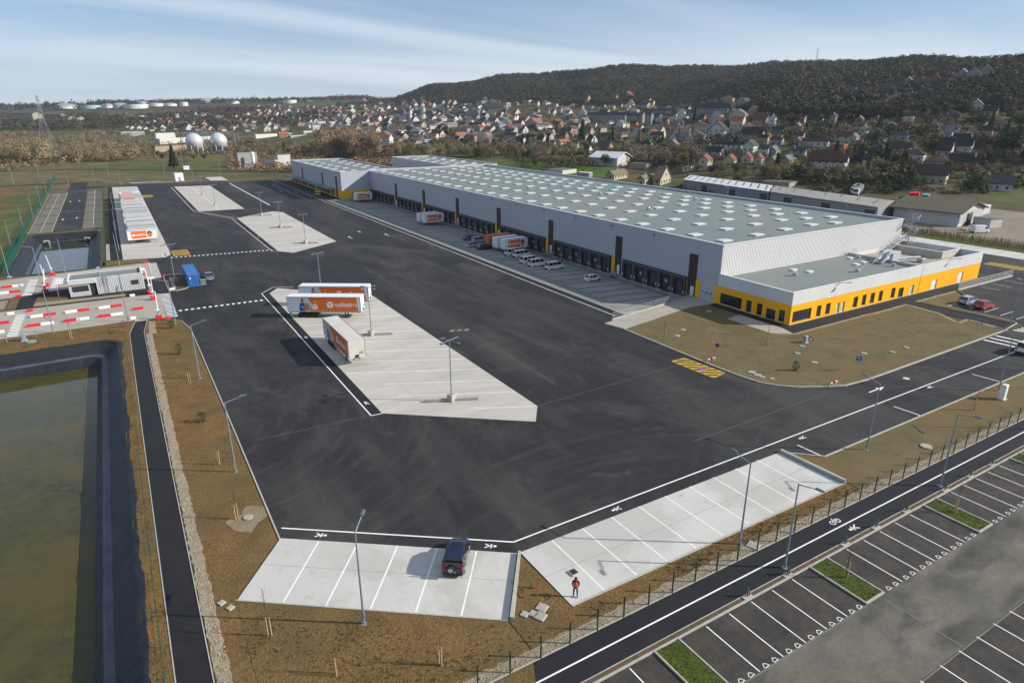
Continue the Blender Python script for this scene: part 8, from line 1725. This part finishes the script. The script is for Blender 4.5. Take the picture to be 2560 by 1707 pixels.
mass('valley_scrub', patch(1500, -150, 640, 430, 1100, -.1, 1.8, 3.6, [(.22,.175,.105),(.19,.17,.085),(.17,.14,.09),(.20,.11,.085),(.10,.115,.05)], .012)+patch(500, 560, 980, 420, 640, -.2, 1.8, 3.2, [(.23,.17,.105),(.19,.14,.085),(.22,.12,.07)], .02), 'low brown thicket and bramble in the valley bottom', 24)
tg = []
for (n, u0, u1, v0, v1) in ((700,1290,1930,300,430),(1300,1930,2580,285,486),(420,960,1300,285,390),(420,300,960,285,350),(300,1700,2580,425,486)):
    k = 0
    while k < n:
        k += 1; X, Y, Z, D = hit(random.uniform(u0,u1), random.uniform(v0,v1))
        ax, ay = X-CAM.x, Y-CAM.y; al = math.hypot(ax, ay)
        if near_house(X, Y, .5) or (random.random() < .8 and near_house(X+ax/al*8, Y+ay/al*8, .45)): continue
        r = random.uniform(.8,2.2); tg.append((X, Y, Z, r, r*random.uniform(1.0,1.5), random.choice([(.065,.078,.03),(.05,.065,.026),(.10,.09,.048),(.12,.10,.065),(.035,.05,.025),(.09,.10,.035)])))
for (n, u0, u1, v0, v1) in ((1300,1290,1930,258,425),(1900,1930,2580,270,470),(600,960,1300,262,385),(700,300,960,270,345)):
    for _ in range(n):
        X, Y, Z, D = hit(random.uniform(u0,u1), random.uniform(v0,v1))
        ax, ay = X-CAM.x, Y-CAM.y; al = math.hypot(ax, ay)
        if near_house(X, Y, .6) or (random.random() < .85 and (near_house(X+ax/al*9, Y+ay/al*9, .5) or near_house(X+ax/al*17, Y+ay/al*17, .4))): continue
        r = random.uniform(1.6,3.3); tg.append((X, Y, Z+.8, r, r*random.uniform(1.7,2.3), random.choice([(.105,.085,.058),(.12,.095,.062),(.09,.077,.052),(.08,.075,.04),(.036,.05,.025),(.028,.042,.022),(.03,.044,.022)])))
mass('garden_hedges', tg, 'hedges, shrubs and small garden trees between the houses', 24)
def tufts():
    V = []; Fc = []
    zs = [(-96,-91,-35,58),(-95,-78,-37,-24),(-95,-78,-37,-24),(-25,29,-20.5,12),(-101,-99.8,-35,50),(-78,-39,-37.5,-36.2),(-138,-104,55,64)]
    for _ in range(5200):
        z = random.choice(zs); x = random.uniform(z[0], z[1]); y = random.uniform(z[2], z[3])
        if math.sin(x*.6+1)*math.sin(y*.45)+.5*math.sin(x*.21+y*.33) < random.uniform(-.4,.9): continue
        if -95.5 < x < -72.5 and -22.4-(x+94.9)*.75 < y < -10: continue
        if z is zs[3] and (y > 15-(x+25)*.0 or (x > -7 and y > -4.2)): continue
        for k in range(4):
            a = random.uniform(0,6.3); r = random.uniform(.02,.12); h = random.uniform(.05,.16); px_, py_ = x+r*math.cos(a*3), y+r*math.sin(a*3); o = len(V); V += [(px_-.035*math.cos(a),py_-.035*math.sin(a),.03),(px_+.035*math.cos(a),py_+.035*math.sin(a),.03),(px_+random.uniform(-.08,.08),py_+random.uniform(-.08,.08),.05+h)]; Fc.append((o,o+1,o+2))
    me_ = bpy.data.meshes.new('grass_tufts'); me_.from_pydata(V, [], Fc); me_.materials.append(mat('tuft', (.10,.10,.03), .95, (.14,.12,.05), .8, fine=.3)); ob('grass_tufts', me_, kind='stuff', label='thin new grass coming up on the soil verges', category='grass')
tufts()
# reeds along the rear road
rd = MB()
for _ in range(4200):
    y = random.uniform(-20,120); x = random.uniform(109.5,118)+.03*y; h = random.uniform(.9,2.1); a = random.uniform(0,6.3); rd.add([(x-.09*math.cos(a),y-.09*math.sin(a),0),(x+.09*math.cos(a),y+.09*math.sin(a),0),(x+random.uniform(-.3,.3),y+random.uniform(-.3,.3),h)], [(0,1,2)])
# the air between here and the far hills
hzm = bpy.data.materials.new('haze_air'); hzm.use_nodes = True; t_ = hzm.node_tree; t_.nodes.clear(); vo = N(t_, 'ShaderNodeVolumePrincipled'); vo.inputs['Density'].default_value = 6e-5; vo.inputs['Color'].default_value = (.80,.88,1.0,1); vo.inputs['Anisotropy'].default_value = .2; om = N(t_, 'ShaderNodeOutputMaterial'); t_.links.new(vo.outputs[0], om.inputs['Volume'])
MB().box(-7500,9500,-3000,11500,-6.5,190).build('haze', hzm, None, kind='stuff')
rd.build('reed_bed', mat('reed', (.30,.22,.13), .9, (.22,.155,.09), .6, fine=.25), None, kind='stuff', label='pale brown reeds along the rear parking road', category='reeds')
struct(MB().poly([(105.7,-30),(109.8,-30),(113,120),(105.7,120)], .01), 'grass_verge', lawn); struct(MB().poly([(112,-40),(190,-40),(190,52),(121,52)], .0), 'dirt_yard', mat('dirt_yard', (.22,.19,.145), .95, (.17,.145,.11), .12, fine=.2))
gr_ = thing
rb_ = [(random.uniform(140,158), random.uniform(2,14)) for _ in range(26)]; bk = thing('rubble_heap', 'heap of grey rubble and tyres in the dirt yard', 'rubble')
for x, y in rb_: MB().lathe((x,y,0), [(random.uniform(.6,1.2),0),(random.uniform(.4,.9),random.uniform(.4,.9)),(0,random.uniform(.9,1.4))], 6).build('lump', hm('rubble',(.10,.10,.11)), bk)
